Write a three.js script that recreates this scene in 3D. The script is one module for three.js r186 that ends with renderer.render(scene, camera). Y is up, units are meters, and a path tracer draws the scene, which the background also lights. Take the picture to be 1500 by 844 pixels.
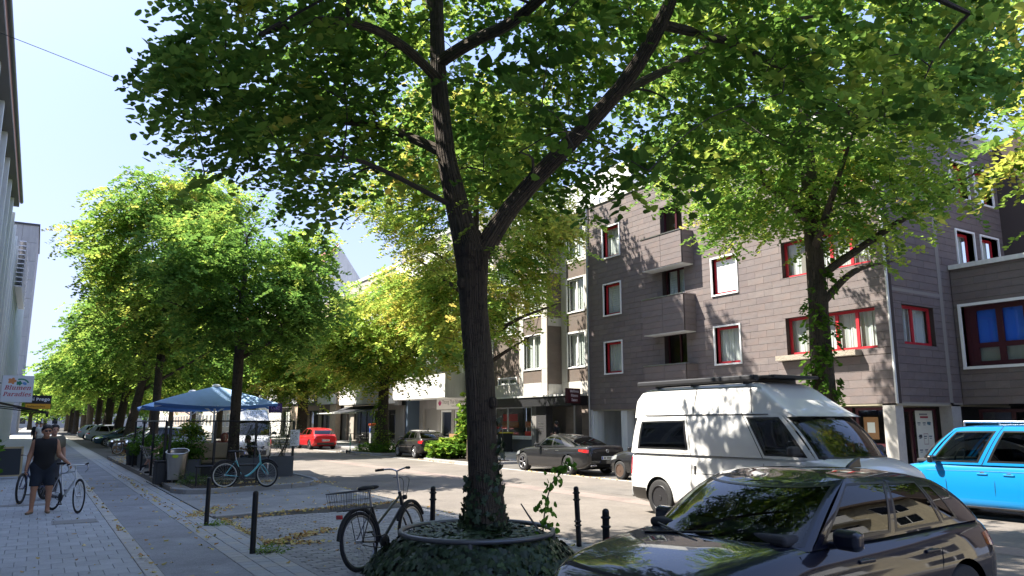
import * as THREE from 'three';
import { mergeGeometries, mergeVertices } from 'three/addons/utils/BufferGeometryUtils.js';
import { RoundedBoxGeometry } from 'three/addons/geometries/RoundedBoxGeometry.js';
import { Brush, Evaluator, SUBTRACTION } from 'three-bvh-csg';

// ---------- camera, sky, sun, exposure ----------
const scene = new THREE.Scene();
const FOCAL = 1100, EYE = 1.87, U = 1.1;   // the setting is surveyed in units of U metres
//                      // photograph is 1500 x 844, focal length in its pixels
const PITCH = Math.atan(196 / FOCAL), YAW = Math.atan(698 * Math.cos(PITCH) / FOCAL);
const camera = new THREE.PerspectiveCamera(2 * Math.atan(422 / FOCAL) * 180 / Math.PI, 1500 / 844, 0.1, 2000);
camera.rotation.order = 'YXZ';
camera.position.set(0, EYE, 0);
camera.rotation.set(PITCH, -YAW, 0);
camera.updateMatrixWorld(true);
const SUN = new THREE.Vector3(-1, 1.6, -0.7).normalize();
const renderer = new THREE.WebGLRenderer({ antialias: true });
renderer.toneMapping = THREE.LinearToneMapping;
renderer.toneMappingExposure = 3.5;
renderer.shadowMap.enabled = true;
{
  const W = 512, H = 256, data = new Float32Array(W * H * 4);
  const hor = [0.255, 0.298, 0.41], mid = [0.168, 0.234, 0.425], zen = [0.138, 0.218, 0.445];
  for (let j = 0; j < H; j++) for (let i = 0; i < W; i++) {
    const el = ((j + 0.5) / H - 0.5) * Math.PI, az = ((i + 0.5) / W - 0.5) * 2 * Math.PI;
    const y = Math.sin(el), x = Math.cos(el) * Math.cos(az), z = Math.cos(el) * Math.sin(az);
    const e = Math.max(0, y), a = Math.min(1, e / 0.42), b = Math.max(0, Math.min(1, (e - 0.42) / 0.58));
    const glow = Math.pow(Math.max(0, x * SUN.x + y * SUN.y + z * SUN.z), 4) * 0.34;
    for (let c = 0; c < 3; c++) {
      const s = a * a * (3 - 2 * a);
      const v = hor[c] + (mid[c] - hor[c]) * s + (zen[c] - mid[c]) * b;
      data[(j * W + i) * 4 + c] = v + glow * [1, 0.95, 0.85][c];
    }
    data[(j * W + i) * 4 + 3] = 1;
  }
  const t = new THREE.DataTexture(data, W, H, THREE.RGBAFormat, THREE.FloatType);
  t.mapping = THREE.EquirectangularReflectionMapping; t.magFilter = THREE.LinearFilter; t.needsUpdate = true;
  scene.background = t; scene.environment = t;
}
const sun = new THREE.DirectionalLight(new THREE.Color().setRGB(1, 0.93, 0.82), 4.8);
sun.name = 'sun'; sun.position.copy(SUN).multiplyScalar(120).add(new THREE.Vector3(8, 0, -20));
sun.target.position.set(8, 0, -20); sun.castShadow = true; sun.shadow.radius = 1.2;
Object.assign(sun.shadow.camera, { left: -90, right: 90, top: 90, bottom: -90, near: 1, far: 320 });
sun.shadow.mapSize.set(4096, 4096);
scene.add(sun, sun.target);

// ---------- helpers ----------
const V = (x, y, z) => new THREE.Vector3(x, y, z);
const mulberry = (a) => () => { a |= 0; a = a + 0x6D2B79F5 | 0; let t = Math.imul(a ^ a >>> 15, 1 | a); t = t + Math.imul(t ^ t >>> 7, 61 | t) ^ t; return ((t ^ t >>> 14) >>> 0) / 4294967296; };
let rnd = mulberry(7);
const rr = (a, b) => a + (b - a) * rnd();
const lerp = THREE.MathUtils.lerp, clamp = THREE.MathUtils.clamp, sstep = THREE.MathUtils.smoothstep;
const rayOf = (px, py) => V((px - 750) / FOCAL, -(py - 422) / FOCAL, -1).applyEuler(camera.rotation);
let eyeY = EYE / U;
const onGround = (px, py, h = 0) => { const d = rayOf(px, py), t = (h - eyeY) / d.y; return V(d.x * t, h, d.z * t); };      // photo pixel -> point at height h
const atDist = (px, py, dist) => { const d = rayOf(px, py), t = dist / Math.hypot(d.x, d.z); return V(d.x * t, eyeY + d.y * t, d.z * t); };
let viewInv = new THREE.Matrix4().makeRotationFromEuler(camera.rotation).setPosition(0, eyeY, 0).invert();
function toMetres() { for (const o of scene.children) if (!o.isLight && o !== sun.target) { o.position.multiplyScalar(U); o.scale.multiplyScalar(U); } eyeY = EYE; viewInv = camera.matrixWorld.clone().invert(); }
const toPix = (p) => { const q = p.clone().applyMatrix4(viewInv); return [750 + FOCAL * q.x / -q.z, 422 - FOCAL * q.y / -q.z, -q.z]; };

const taken = new Map();
const numbered = (name) => { const n = taken.get(name) || 0; taken.set(name, n + 1); return n ? name + '_' + String(n).padStart(3, '0') : name; };
const C = (r, g, b) => new THREE.Color().setRGB(r, g, b);
function M(color, rough = 0.8, o = {}) {
  const phys = o.transmission || o.clearcoat || o.sheen || o.ior || o.specularIntensity !== undefined;
  const m = phys ? new THREE.MeshPhysicalMaterial() : new THREE.MeshStandardMaterial();
  m.color = color; m.roughness = rough; m.side = THREE.DoubleSide; Object.assign(m, o);
  if (o.thickness === undefined && o.transmission) m.thickness = 0;
  return m;
}
// planar uv in metres by the dominant normal
function uvm(g, s = 1) {
  const p = g.attributes.position, n = g.attributes.normal, uv = new Float32Array(p.count * 2);
  for (let i = 0; i < p.count; i++) {
    const x = p.getX(i), y = p.getY(i), z = p.getZ(i), a = Math.abs(n.getX(i)), b = Math.abs(n.getY(i)), c = Math.abs(n.getZ(i));
    if (b >= a && b >= c) { uv[2 * i] = x * s; uv[2 * i + 1] = z * s; } else if (a >= c) { uv[2 * i] = z * s; uv[2 * i + 1] = y * s; } else { uv[2 * i] = x * s; uv[2 * i + 1] = y * s; }
  }
  g.setAttribute('uv', new THREE.BufferAttribute(uv, 2)); return g;
}
function clean(list) {
  const gs = [].concat(list).filter(Boolean).map((g) => (g.index ? g.toNonIndexed() : g));
  const wantColor = gs.every((g) => g.attributes.color);
  return gs.map((g) => { const h = new THREE.BufferGeometry(); for (const k of ['position', 'normal', 'uv', 'color']) { if (k === 'color' && !wantColor) continue; let a = g.attributes[k]; if (!a && k === 'uv') a = new THREE.BufferAttribute(new Float32Array(g.attributes.position.count * 2), 2); if (a) h.setAttribute(k, a); } return h; });
}
const join = (list) => { const c = clean(list); return c.length === 1 ? c[0] : mergeGeometries(c); };
function obj(name, geoms, mat, parent = scene, uvs = 1) {
  const g = Array.isArray(geoms) ? join(geoms) : geoms;
  if (mat.map || mat.bumpMap) { if (uvs) uvm(g, uvs); }
  const m = new THREE.Mesh(g, mat); m.castShadow = m.receiveShadow = true;
  m.name = parent === scene ? numbered(name) : name; parent.add(m); return m;
}
function tag(o, label, category, group) { o.userData.label = label; o.userData.category = category; if (group) o.userData.group = group; return o; }
function thing(name, label, category, pos = [0, 0, 0], turn = 0, group) {
  const o = new THREE.Group(); o.name = numbered(name); o.position.set(...pos); o.rotation.y = turn; scene.add(o); return tag(o, label, category, group);
}
function grp(name, parent, pos = [0, 0, 0]) { const o = new THREE.Group(); o.name = name; o.position.set(...pos); parent.add(o); return o; }
function structure(name, geoms, mat, uvs = 1) { const o = obj(name, geoms, mat, scene, uvs); o.userData.kind = 'structure'; return o; }
function dup(root, pos, turn, label, group) {
  const r = root.clone(); r.name = numbered(root.name.replace(/_\d{3}$/, '')); r.position.set(...pos); r.rotation.y = turn; r.userData = { ...root.userData }; if (label) r.userData.label = label; if (group) r.userData.group = group; scene.add(r); return r;
}
const box = (w, h, d, x = 0, y = 0, z = 0) => new THREE.BoxGeometry(w, h, d).translate(x, y, z);
const box2 = (x0, x1, y0, y1, z0, z1) => box(x1 - x0, y1 - y0, z1 - z0, (x0 + x1) / 2, (y0 + y1) / 2, (z0 + z1) / 2);
const rbox = (w, h, d, r, x = 0, y = 0, z = 0, s = 2) => new RoundedBoxGeometry(w, h, d, s, r).translate(x, y, z);
function rod(a, b, r0, r1 = r0, seg = 8) {
  a = Array.isArray(a) ? V(...a) : a; b = Array.isArray(b) ? V(...b) : b;
  const d = b.clone().sub(a), g = new THREE.CylinderGeometry(r1, r0, d.length(), seg, 1);
  g.translate(0, d.length() / 2, 0); g.applyQuaternion(new THREE.Quaternion().setFromUnitVectors(V(0, 1, 0), d.clone().normalize())); return g.translate(a.x, a.y, a.z);
}
const tube = (pts, r, seg = 16, rad = 6, closed = false) => new THREE.TubeGeometry(new THREE.CatmullRomCurve3(pts.map((p) => (Array.isArray(p) ? V(...p) : p)), closed), seg, r, rad, closed);
const ell = (rx, ry, rz, x, y, z, w = 12, h = 8) => new THREE.SphereGeometry(1, w, h).scale(rx, ry, rz).translate(x, y, z);
const torus = (R, r, x = 0, y = 0, z = 0, a = 8, b = 32) => new THREE.TorusGeometry(R, r, a, b).translate(x, y, z);
// tapered tube through points with a radius each
function taper(pts, rad, seg = 24, sides = 10, wob = 0, seed = 1) {
  const c = new THREE.CatmullRomCurve3(pts), F = c.computeFrenetFrames(seg, false), pos = [], idx = [], uv = [];
  let len = 0, last = null;
  for (let i = 0; i <= seg; i++) {
    const t = i / seg, p = c.getPoint(t), k = t * (rad.length - 1), k0 = Math.min(rad.length - 2, Math.floor(k)), r = lerp(rad[k0], rad[k0 + 1], k - k0);
    if (last) len += p.distanceTo(last); last = p;
    for (let j = 0; j <= sides; j++) {
      const a = j / sides * Math.PI * 2, w = 1 + wob * (Math.sin(a * 3 + seed + t * 4) * 0.5 + Math.sin(a * 5 + seed * 2 - t * 7) * 0.35 + Math.sin(a * 2 + t * 19 + seed) * 0.25);
      pos.push(p.x + (F.normals[i].x * Math.cos(a) + F.binormals[i].x * Math.sin(a)) * r * w, p.y + (F.normals[i].y * Math.cos(a) + F.binormals[i].y * Math.sin(a)) * r * w, p.z + (F.normals[i].z * Math.cos(a) + F.binormals[i].z * Math.sin(a)) * r * w);
      uv.push(j / sides * 2 * Math.PI * rad[0], len);
      if (i < seg && j < sides) { const q = i * (sides + 1) + j; idx.push(q, q + sides + 1, q + 1, q + 1, q + sides + 1, q + sides + 2); }
    }
  }
  const g = new THREE.BufferGeometry(); g.setAttribute('position', new THREE.Float32BufferAttribute(pos, 3)); g.setAttribute('uv', new THREE.Float32BufferAttribute(uv, 2)); g.setIndex(idx); g.computeVertexNormals(); return g;
}
// flat plate in xy with thickness along +z and chamfered front edges
const plateCache = new Map();
function plate(w, h, t, c = 0.004, variant = 0) {
  const key = [w.toFixed(3), h.toFixed(3), t, c, variant].join();
  if (plateCache.has(key)) return plateCache.get(key);
  const a = w / 2, b = h / 2, ring = (x, y, z) => [[-x, -y, z], [x, -y, z], [x, y, z], [-x, y, z]], R = [ring(a, b, 0), ring(a, b, t - c), ring(a - c, b - c, t)];
  const pos = [], q = (A, B, D, E) => pos.push(...A, ...B, ...D, ...A, ...D, ...E);
  for (let k = 0; k < 2; k++) for (let i = 0; i < 4; i++) q(R[k][i], R[k][(i + 1) % 4], R[k + 1][(i + 1) % 4], R[k + 1][i]);
  q(R[2][0], R[2][1], R[2][2], R[2][3]);
  const g = new THREE.BufferGeometry(); g.setAttribute('position', new THREE.Float32BufferAttribute(pos, 3)); g.computeVertexNormals(); uvm(g);
  const u = g.attributes.uv; for (let i = 0; i < u.count; i++) u.setXY(i, u.getX(i) + variant * 0.371, u.getY(i) + variant * 0.618);
  plateCache.set(key, g); return g;
}
// many alike pieces: the nearest `limit` as meshes of their own, the rest as one part
function pieces(name, list, parent, limit = 300, restName = name + '_remainder') {
  parent.updateMatrixWorld(true);
  const w = V(0, 0, 0);
  for (const k of list) { w.copy(k.p).applyMatrix4(parent.matrixWorld); const s = toPix(w); k.d = w.distanceTo(V(0, eyeY, 0)) + (s[2] < 0.2 || s[0] < -60 || s[0] > 1560 || s[1] < -60 || s[1] > 900 ? 1000 : 0); }
  list.sort((a, b) => a.d - b.d);
  const rest = new Map();
  list.forEach((k, i) => {
    if (i < limit && k.d < 900) { const m = new THREE.Mesh(k.g, k.m); m.name = name; m.position.copy(k.p); if (k.r) m.rotation.set(...k.r); m.castShadow = m.receiveShadow = true; parent.add(m); return; }
    const g = k.g.clone(); if (k.r) g.applyMatrix4(new THREE.Matrix4().makeRotationFromEuler(new THREE.Euler(...k.r))); g.translate(k.p.x, k.p.y, k.p.z);
    if (!rest.has(k.m)) rest.set(k.m, []); rest.get(k.m).push(g);
  });
  for (const [m, gs] of rest) { const o = new THREE.Mesh(join(gs), m); o.name = restName; o.userData.kind = 'stuff'; o.castShadow = o.receiveShadow = true; parent.add(o); }
}
// rectangle [u0,u1,v0,v1] minus openings
function rectMinus(r, holes) {
  let out = [r];
  for (const h of holes) {
    const nx = [];
    for (const q of out) {
      const a = Math.max(q[0], h[0]), b = Math.min(q[1], h[1]), c = Math.max(q[2], h[2]), d = Math.min(q[3], h[3]);
      if (a >= b || c >= d) { nx.push(q); continue; }
      if (q[2] < c) nx.push([q[0], q[1], q[2], c]);
      if (d < q[3]) nx.push([q[0], q[1], d, q[3]]);
      if (q[0] < a) nx.push([q[0], a, c, d]);
      if (b < q[1]) nx.push([b, q[1], c, d]);
    }
    out = nx;
  }
  return out;
}
function wallGeoms(u0, u1, v0, v1, z0, z1, holes) {            // boxes round the openings
  return rectMinus([u0, u1, v0, v1], holes).map((q) => box2(q[0], q[1], q[2], q[3], z0, z1));
}
// ---------- textures ----------
const hash = (x, y, s) => { let h = Math.imul(x, 374761393) ^ Math.imul(y, 668265263) ^ Math.imul(s, 2147483647 ^ 0x5bd1e995); h = Math.imul(h ^ h >>> 13, 1274126177); return ((h ^ h >>> 16) >>> 0) / 4294967296; };
function vnoise(x, y, per, s) {                                // value noise, repeats every `per`
  const xi = Math.floor(x), yi = Math.floor(y), fx = x - xi, fy = y - yi, m = (a) => ((a % per) + per) % per, u = fx * fx * (3 - 2 * fx), v = fy * fy * (3 - 2 * fy);
  return lerp(lerp(hash(m(xi), m(yi), s), hash(m(xi + 1), m(yi), s), u), lerp(hash(m(xi), m(yi + 1), s), hash(m(xi + 1), m(yi + 1), s), u), v);
}
function fbm(x, y, per, oct, s) { let a = 0, w = 0.5, t = 0; for (let i = 0; i < oct; i++) { a += w * vnoise(x, y, per, s + i); t += w; x *= 2; y *= 2; per *= 2; w *= 0.55; } return a / t; }
function tex(n, f, rep = 1, srgb = true) {                     // f(u, v) -> [r, g, b] 0..1 or a number
  const d = new Uint8Array(n * n * 4);
  for (let j = 0; j < n; j++) for (let i = 0; i < n; i++) { const v = f(i / n, j / n), q = (j * n + i) * 4; for (let c = 0; c < 3; c++) { const k = clamp(v.length ? v[c] : v, 0, 1); d[q + c] = 255 * (srgb ? Math.pow(k, 1 / 2.2) : k); } d[q + 3] = 255; }
  const t = new THREE.DataTexture(d, n, n); t.wrapS = t.wrapT = THREE.RepeatWrapping; t.magFilter = THREE.LinearFilter; t.repeat.set(rep, rep); if (srgb) t.colorSpace = THREE.SRGBColorSpace; t.needsUpdate = true; return t;
}
const again = (t, r, r2 = r) => { const c = t.clone(); c.repeat.set(r, r2); c.needsUpdate = true; return c; };
function canvasTex(w, h, draw) { const c = document.createElement('canvas'); c.width = w; c.height = h; const x = c.getContext('2d'); draw(x, w, h); const t = new THREE.CanvasTexture(c); t.colorSpace = THREE.SRGBColorSpace; t.magFilter = THREE.LinearFilter; return t; }
const T = {};
T.grain = tex(512, (u, v) => 0.72 + 0.16 * fbm(u * 64, v * 64, 64, 3, 3) + 0.2 * (fbm(u * 6, v * 6, 6, 4, 9) - 0.5) + (hash(u * 512 | 0, v * 512 | 0, 4) - 0.5) * 0.14);
T.asphalt = tex(1024, (u, v) => { const a = 0.7 + 0.5 * (fbm(u * 5, v * 5, 5, 5, 21) - 0.5), s = hash(u * 1024 | 0, v * 1024 | 0, 5), k = fbm(u * 128, v * 128, 128, 2, 40); const q = a + (s - 0.5) * 0.18 + (k - 0.5) * 0.22; return [q, q * 0.985, q * 0.96]; });
T.asphaltBump = tex(512, (u, v) => fbm(u * 96, v * 96, 96, 2, 12), 1, false);
T.bark = tex(512, (u, v) => { const w = fbm(u * 6, v * 3, 6, 3, 2) * 1.2, r = Math.abs(Math.sin((u * 14 + w * 1.6) * Math.PI)), k = fbm(u * 24, v * 12, 24, 4, 31), c = fbm(u * 8, v * 40, 40, 3, 57), pt = fbm(u * 3, v * 3, 3, 3, 70); const q = 0.35 + 0.3 * r + 0.5 * (k - 0.5) - (c > 0.62 ? 0.16 : 0) + 0.3 * (pt - 0.5); return [q, q * (0.92 + 0.1 * (pt - 0.5)), q * 0.82]; });
T.barkBump = tex(512, (u, v) => { const w = fbm(u * 6, v * 3, 6, 3, 2) * 1.2, r = Math.abs(Math.sin((u * 14 + w * 1.6) * Math.PI)); return 0.2 + 0.5 * Math.pow(r, 0.7) * (fbm(u * 8, v * 40, 40, 3, 57) > 0.62 ? 0.4 : 1) + 0.4 * (fbm(u * 24, v * 12, 24, 4, 31) - 0.5); }, 1, false);
T.stain = tex(512, (u, v) => { const a = fbm(u * 4, v * 4, 4, 5, 51), st = fbm(u * 24, v * 2, 24, 3, 77); return 0.86 + 0.16 * (a - 0.5) + 0.22 * (st - 0.5); });
T.slate = tex(512, (u, v) => { const a = fbm(u * 3, v * 12, 12, 4, 61), b = fbm(u * 40, v * 80, 80, 2, 8), c = fbm(u * 3, v * 3, 3, 3, 5); return [0.8 + 0.22 * (a - 0.5) + 0.18 * (b - 0.5) + 0.14 * (c - 0.5), 0.8 + 0.22 * (a - 0.5) + 0.18 * (b - 0.5), 0.8 + 0.22 * (a - 0.5) + 0.18 * (b - 0.5) - 0.08 * (c - 0.5)]; });
T.cloth = tex(256, (u, v) => 0.82 + 0.1 * Math.sin(u * 256 * 1.2) * Math.sin(v * 256 * 1.2) + 0.16 * (fbm(u * 5, v * 5, 5, 4, 15) - 0.5));
T.wood = tex(256, (u, v) => { const g = fbm(u * 3, v * 24, 24, 4, 91); return [0.75 + 0.4 * (g - 0.5), 0.72 + 0.4 * (g - 0.5), 0.66 + 0.4 * (g - 0.5)]; });
T.pleat = tex(256, (u, v) => { const a = 0.5 + 0.5 * Math.sin(u * 2 * Math.PI * 9 + Math.sin(u * 19) * 1.5 + fbm(u * 4, v * 2, 4, 2, 3) * 2); return 0.25 + 0.6 * a; }, 1, false);
// ---------- shared materials ----------
const K = {
  black: M(C(0.012, 0.012, 0.014), 0.45), blackMatt: M(C(0.02, 0.02, 0.022), 0.8), rubber: M(C(0.016, 0.016, 0.017), 0.75, { bumpMap: again(T.asphaltBump, 8), bumpScale: 0.001 }),
  chrome: M(C(0.6, 0.6, 0.62), 0.18, { metalness: 1 }), alu: M(C(0.5, 0.5, 0.52), 0.34, { metalness: 1 }), steel: M(C(0.42, 0.41, 0.39), 0.3, { metalness: 1, map: again(T.stain, 0.9), anisotropy: 0 }), darkSteel: M(C(0.05, 0.05, 0.055), 0.42, { metalness: 0.6 }),
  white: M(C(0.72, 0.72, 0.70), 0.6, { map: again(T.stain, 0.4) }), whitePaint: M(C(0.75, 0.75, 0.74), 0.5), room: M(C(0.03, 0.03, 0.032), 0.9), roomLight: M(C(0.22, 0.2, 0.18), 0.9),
  redFrame: M(C(0.42, 0.018, 0.028), 0.45), maroon: M(C(0.05, 0.008, 0.014), 0.4), curtain: M(C(0.62, 0.64, 0.62), 0.95, { transmission: 0.3, bumpMap: again(T.pleat, 0.9, 0.3), bumpScale: 0.05 }),
  pane: M(C(0.92, 0.96, 0.95), 0.015, { transmission: 1, ior: 1.5 }), darkPane: M(C(0.012, 0.015, 0.018), 0.03, { specularIntensity: 1, ior: 1.5 }),
  carGlass: M(C(0.28, 0.33, 0.32), 0.012, { transmission: 1, ior: 1.52 }), tintGlass: M(C(0.05, 0.055, 0.06), 0.012, { transmission: 1, ior: 1.52 }),
  concrete: M(C(0.5, 0.48, 0.45), 0.85, { map: again(T.grain, 0.8), bumpMap: again(T.asphaltBump, 1), bumpScale: 0.002 }), kerb: M(C(0.36, 0.355, 0.35), 0.85, { map: again(T.grain, 1.1), bumpMap: again(T.asphaltBump, 2), bumpScale: 0.002 }),
  soil: M(C(0.05, 0.036, 0.024), 0.95, { map: again(T.grain, 1.5), bumpMap: again(T.asphaltBump, 2), bumpScale: 0.02 }), wood: M(C(0.36, 0.22, 0.11), 0.6, { map: again(T.wood, 2) }), skin: M(C(0.42, 0.23, 0.16), 0.55), hair: M(C(0.018, 0.013, 0.010), 0.6), lens: M(C(0.75, 0.78, 0.8), 0.06, { transmission: 0.7, ior: 1.45 }), tail: M(C(0.45, 0.01, 0.015), 0.12, { clearcoat: 1, clearcoatRoughness: 0.05 }),
};
K.steel.map.colorSpace = THREE.SRGBColorSpace;
// ---------- ground, road, pavements ----------
function sheet(pts, y) { const s = new THREE.Shape(); pts.forEach(([x, z], i) => (i ? s.lineTo(x, -z) : s.moveTo(x, -z))); const g = new THREE.ShapeGeometry(s); g.rotateX(-Math.PI / 2); return g.translate(0, y, 0); }
const rectSheet = (x0, x1, z0, z1, y) => sheet([[x0, z0], [x1, z0], [x1, z1], [x0, z1]], y);
const G = {
  road: M(C(0.225, 0.20, 0.178), 0.9, { map: again(T.asphalt, 0.21), bumpMap: again(T.asphaltBump, 0.9), bumpScale: 0.006 }),
  roadPatch: M(C(0.20, 0.182, 0.165), 0.9, { map: again(T.asphalt, 0.33), bumpMap: again(T.asphaltBump, 1.1), bumpScale: 0.006 }),
  roadPink: M(C(0.29, 0.235, 0.212), 0.9, { map: again(T.asphalt, 0.3), bumpMap: again(T.asphaltBump, 1.1), bumpScale: 0.005 }),
  ground: M(C(0.12, 0.115, 0.105), 0.95, { map: again(T.asphalt, 0.05) }),
  cycle: M(C(0.37, 0.385, 0.42), 0.88, { map: again(T.asphalt, 0.4), bumpMap: again(T.asphaltBump, 1.3), bumpScale: 0.004 }),
  slabBase: M(C(0.15, 0.15, 0.145), 0.95), pave: M(C(0.42, 0.41, 0.39), 0.9, { map: again(T.grain, 0.5), bumpMap: again(T.asphaltBump, 1), bumpScale: 0.003 }),
  apron: M(C(0.34, 0.345, 0.35), 0.9, { map: again(T.asphalt, 0.45), bumpMap: again(T.asphaltBump, 1), bumpScale: 0.006 }),
};
const slabMats = [0.47, 0.51, 0.44, 0.49].map((k, i) => M(C(k * 0.97, k, k * 1.03), 0.86, { map: again(T.grain, 0.9 + i * 0.1), bumpMap: again(T.asphaltBump, 2), bumpScale: 0.0015 }));
const stripMats = [0.52, 0.56, 0.48].map((k) => M(C(k * 1.03, k, k * 0.95), 0.9, { map: again(T.grain, 1.3), bumpMap: again(T.asphaltBump, 2), bumpScale: 0.002 }));
const bayMats = [0.35, 0.39, 0.31].map((k) => M(C(k, k * 0.99, k * 0.99), 0.85, { map: again(T.grain, 1.6), bumpMap: again(T.asphaltBump, 2), bumpScale: 0.002 }));
structure('ground', new THREE.PlaneGeometry(1600, 1600, 8, 8).rotateX(-Math.PI / 2).translate(0, -0.06, 0), G.ground);
const road = structure('road', rectSheet(6.8, 14.75, 90, -420, 0), G.road);
obj('resurfaced_strip', rectSheet(10.85, 11.5, 60, -200, 0.004), G.roadPink, road);
obj('road_patch', [rectSheet(8.2, 10.4, -21, -24.5, 0.004), rectSheet(12.1, 14.2, -30, -37, 0.004), rectSheet(11.9, 13.0, -13, -16.5, 0.004)], G.roadPatch, road);
const lane = structure('parking_lane', rectSheet(14.75, 17.1, 90, -420, 0.004), M(C(0.16, 0.148, 0.135), 0.9, { map: again(T.asphalt, 0.3), bumpMap: again(T.asphaltBump, 0.8), bumpScale: 0.01 }));
const farWalk = structure('far_pavement', box2(17.25, 24, -0.3, 0.12, -420, 90), G.pave);
// near footway: concrete slabs laid in rows across the path, on a dark bed
const walk = structure('footway', rectSheet(-2.6, 1.18, 40, -420, 0.0), G.slabBase);
{
  rnd = mulberry(11);
  const list = [], plain = [];
  const gs = [0, 1, 2, 3].map((v) => plate(0.2455, 0.357, 0.03, 0.006, v).clone().rotateX(-Math.PI / 2)), hs = plate(0.1215, 0.357, 0.03, 0.006, 1).clone().rotateX(-Math.PI / 2);
  for (let r = 0; r < 117; r++) {
    const z = -6 - r * 0.36;
    for (let k = 0; k <= 14; k++) {
      const odd = r % 2, half = odd && (k === 0 || k === 14); if (!odd && k === 14) continue;
      const x = -2.3 + (odd ? (k === 0 ? 0.0621 : k === 14 ? 3.418 : k * 0.24857) : (k + 0.5) * 0.24857);
      list.push({ g: half ? hs : gs[Math.floor(rnd() * 4)], m: slabMats[Math.floor(rnd() * 4)], p: V(x, 0.002 + rnd() * 0.003, z), r: [rr(-0.004, 0.004), 0, rr(-0.006, 0.006)] });
    }
  }
  pieces('paving_slab', list, walk, 300, 'paving_slab_field');
  obj('far_slab_paving', [rectSheet(-2.5, 1.18, -48, -420, 0.03), rectSheet(-2.5, 1.18, 40, -5.7, 0.03)], G.pave, walk);
}
const band = structure('paving_strip', [rectSheet(1.18, 1.37, 40, -420, 0.004), rectSheet(2.2, 2.97, 40, -420, 0.004)], G.pave);
{
  const list = [], g1 = [0, 1, 2].map((v) => plate(0.178, 0.118, 0.03, 0.005, v).clone().rotateX(-Math.PI / 2)), g2 = [0, 1, 2].map((v) => plate(0.19, 0.19, 0.03, 0.006, v).clone().rotateX(-Math.PI / 2));
  for (let z = -7.5; z > -46; z -= 0.122) list.push({ g: g1[Math.floor(rnd() * 3)], m: stripMats[Math.floor(rnd() * 3)], p: V(1.275, 0.003 + rnd() * 0.003, z), r: [0, rr(-0.02, 0.02), 0] });
  for (let z = -7.5; z > -40; z -= 0.197) for (let k = 0; k < 3; k++) list.push({ g: g2[Math.floor(rnd() * 3)], m: rnd() < 0.6 ? slabMats[2] : stripMats[2], p: V(2.3 + k * 0.197, 0.003 + rnd() * 0.004, z + (k % 2) * 0.09), r: [0, rr(-0.015, 0.015), 0] });
  pieces('paving_stone', list, band, 300, 'paving_stone_field');
  obj('far_stone_paving', [rectSheet(1.18, 1.37, -45.9, -420, 0.03), rectSheet(2.2, 2.8, -39.9, -420, 0.03)], stripMats[0], band);
}
structure('cycle_path', rectSheet(1.37, 2.2, 40, -420, 0.028), G.cycle);
// parking bay of small interlocking stones
const bay = structure('parking_bay', rectSheet(2.8, 6.8, 40, -14.35, -0.004), G.slabBase);
{
  const list = [], gs = [0, 1, 2, 3].map((v) => plate(0.212, 0.104, 0.03, 0.007, v).clone().rotateX(-Math.PI / 2));
  for (let r = 0; r < 88; r++) for (let k = 0; k < 18; k++) {
    const x = 2.95 + k * 0.22 + (r % 2) * 0.11; if (x > 6.75) continue;
    list.push({ g: gs[Math.floor(rnd() * 4)], m: bayMats[Math.floor(rnd() * 3)], p: V(x, -0.02 + rnd() * 0.007, -14.25 + r * 0.111), r: [rr(-0.02, 0.02), (k + r) % 2 ? 0.13 : -0.13, rr(-0.02, 0.02)] });
  }
  pieces('cobble', list, bay, 300, 'cobble_field');
  obj('bay_remainder', rectSheet(2.8, 6.8, 40, -4.4, 0.008), bayMats[0], bay);
}
const apronPts = [[2.8, -14.5], [6.75, -15.3], [6.75, -21], [6.3, -20.05], [3.5, -19.1], [2.9, -19.6], [2.8, -24]];
structure('apron', (() => { const s = new THREE.Shape(); apronPts.forEach(([x, z], i) => (i ? s.lineTo(x, -z) : s.moveTo(x, -z))); return new THREE.ExtrudeGeometry(s, { depth: 0.1, bevelEnabled: false }).rotateX(-Math.PI / 2).translate(0, -0.05, 0); })(), G.apron);
function kerbRun(name, pts, h, w = 0.13, y0 = -0.1, len = 0.9) {           // kerb stones laid end to end along a line
  const o = new THREE.Group(); o.name = numbered(name); o.userData.kind = 'structure'; scene.add(o);
  const c = new THREE.CurvePath(); for (let i = 1; i < pts.length; i++) c.add(new THREE.LineCurve3(V(pts[i - 1][0], 0, pts[i - 1][1]), V(pts[i][0], 0, pts[i][1])));
  for (const seg of c.curves) {
    const L = seg.getLength(), n = Math.max(1, Math.round(L / len)), d = seg.v2.clone().sub(seg.v1).normalize();
    for (let i = 0; i < n; i++) {
      const p = seg.getPoint((i + 0.5) / n), g = plate(L / n - 0.008, w, h - y0, 0.015, i % 3).clone().rotateX(-Math.PI / 2);
      const m = new THREE.Mesh(g, K.kerb); m.name = 'kerb_stone'; m.position.set(p.x, y0 + rr(-0.003, 0.003), p.z); m.rotation.y = Math.atan2(-d.z, d.x); m.castShadow = m.receiveShadow = true; o.add(m);
    }
  }
  return o;
}
kerbRun('kerb', [[2.82, -14.4], [6.75, -15.2]], 0.075);
kerbRun('kerb', [[2.84, -14.3], [2.84, -5]], 0.032, 0.1);
kerbRun('kerb', [[2.9, -19.8], [3.1, -19.2], [3.55, -19.02], [5.6, -19.55], [6.15, -19.85], [6.55, -20.4], [6.72, -21.2], [6.8, -23], [6.8, -40]], 0.17, 0.13);
kerbRun('kerb', [[17.18, 30], [17.18, -80]], 0.12, 0.14, -0.1, 1.2);
kerbRun('kerb', [[14.78, 30], [14.78, -80]], 0.012, 0.16, -0.1, 1.2);
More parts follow.
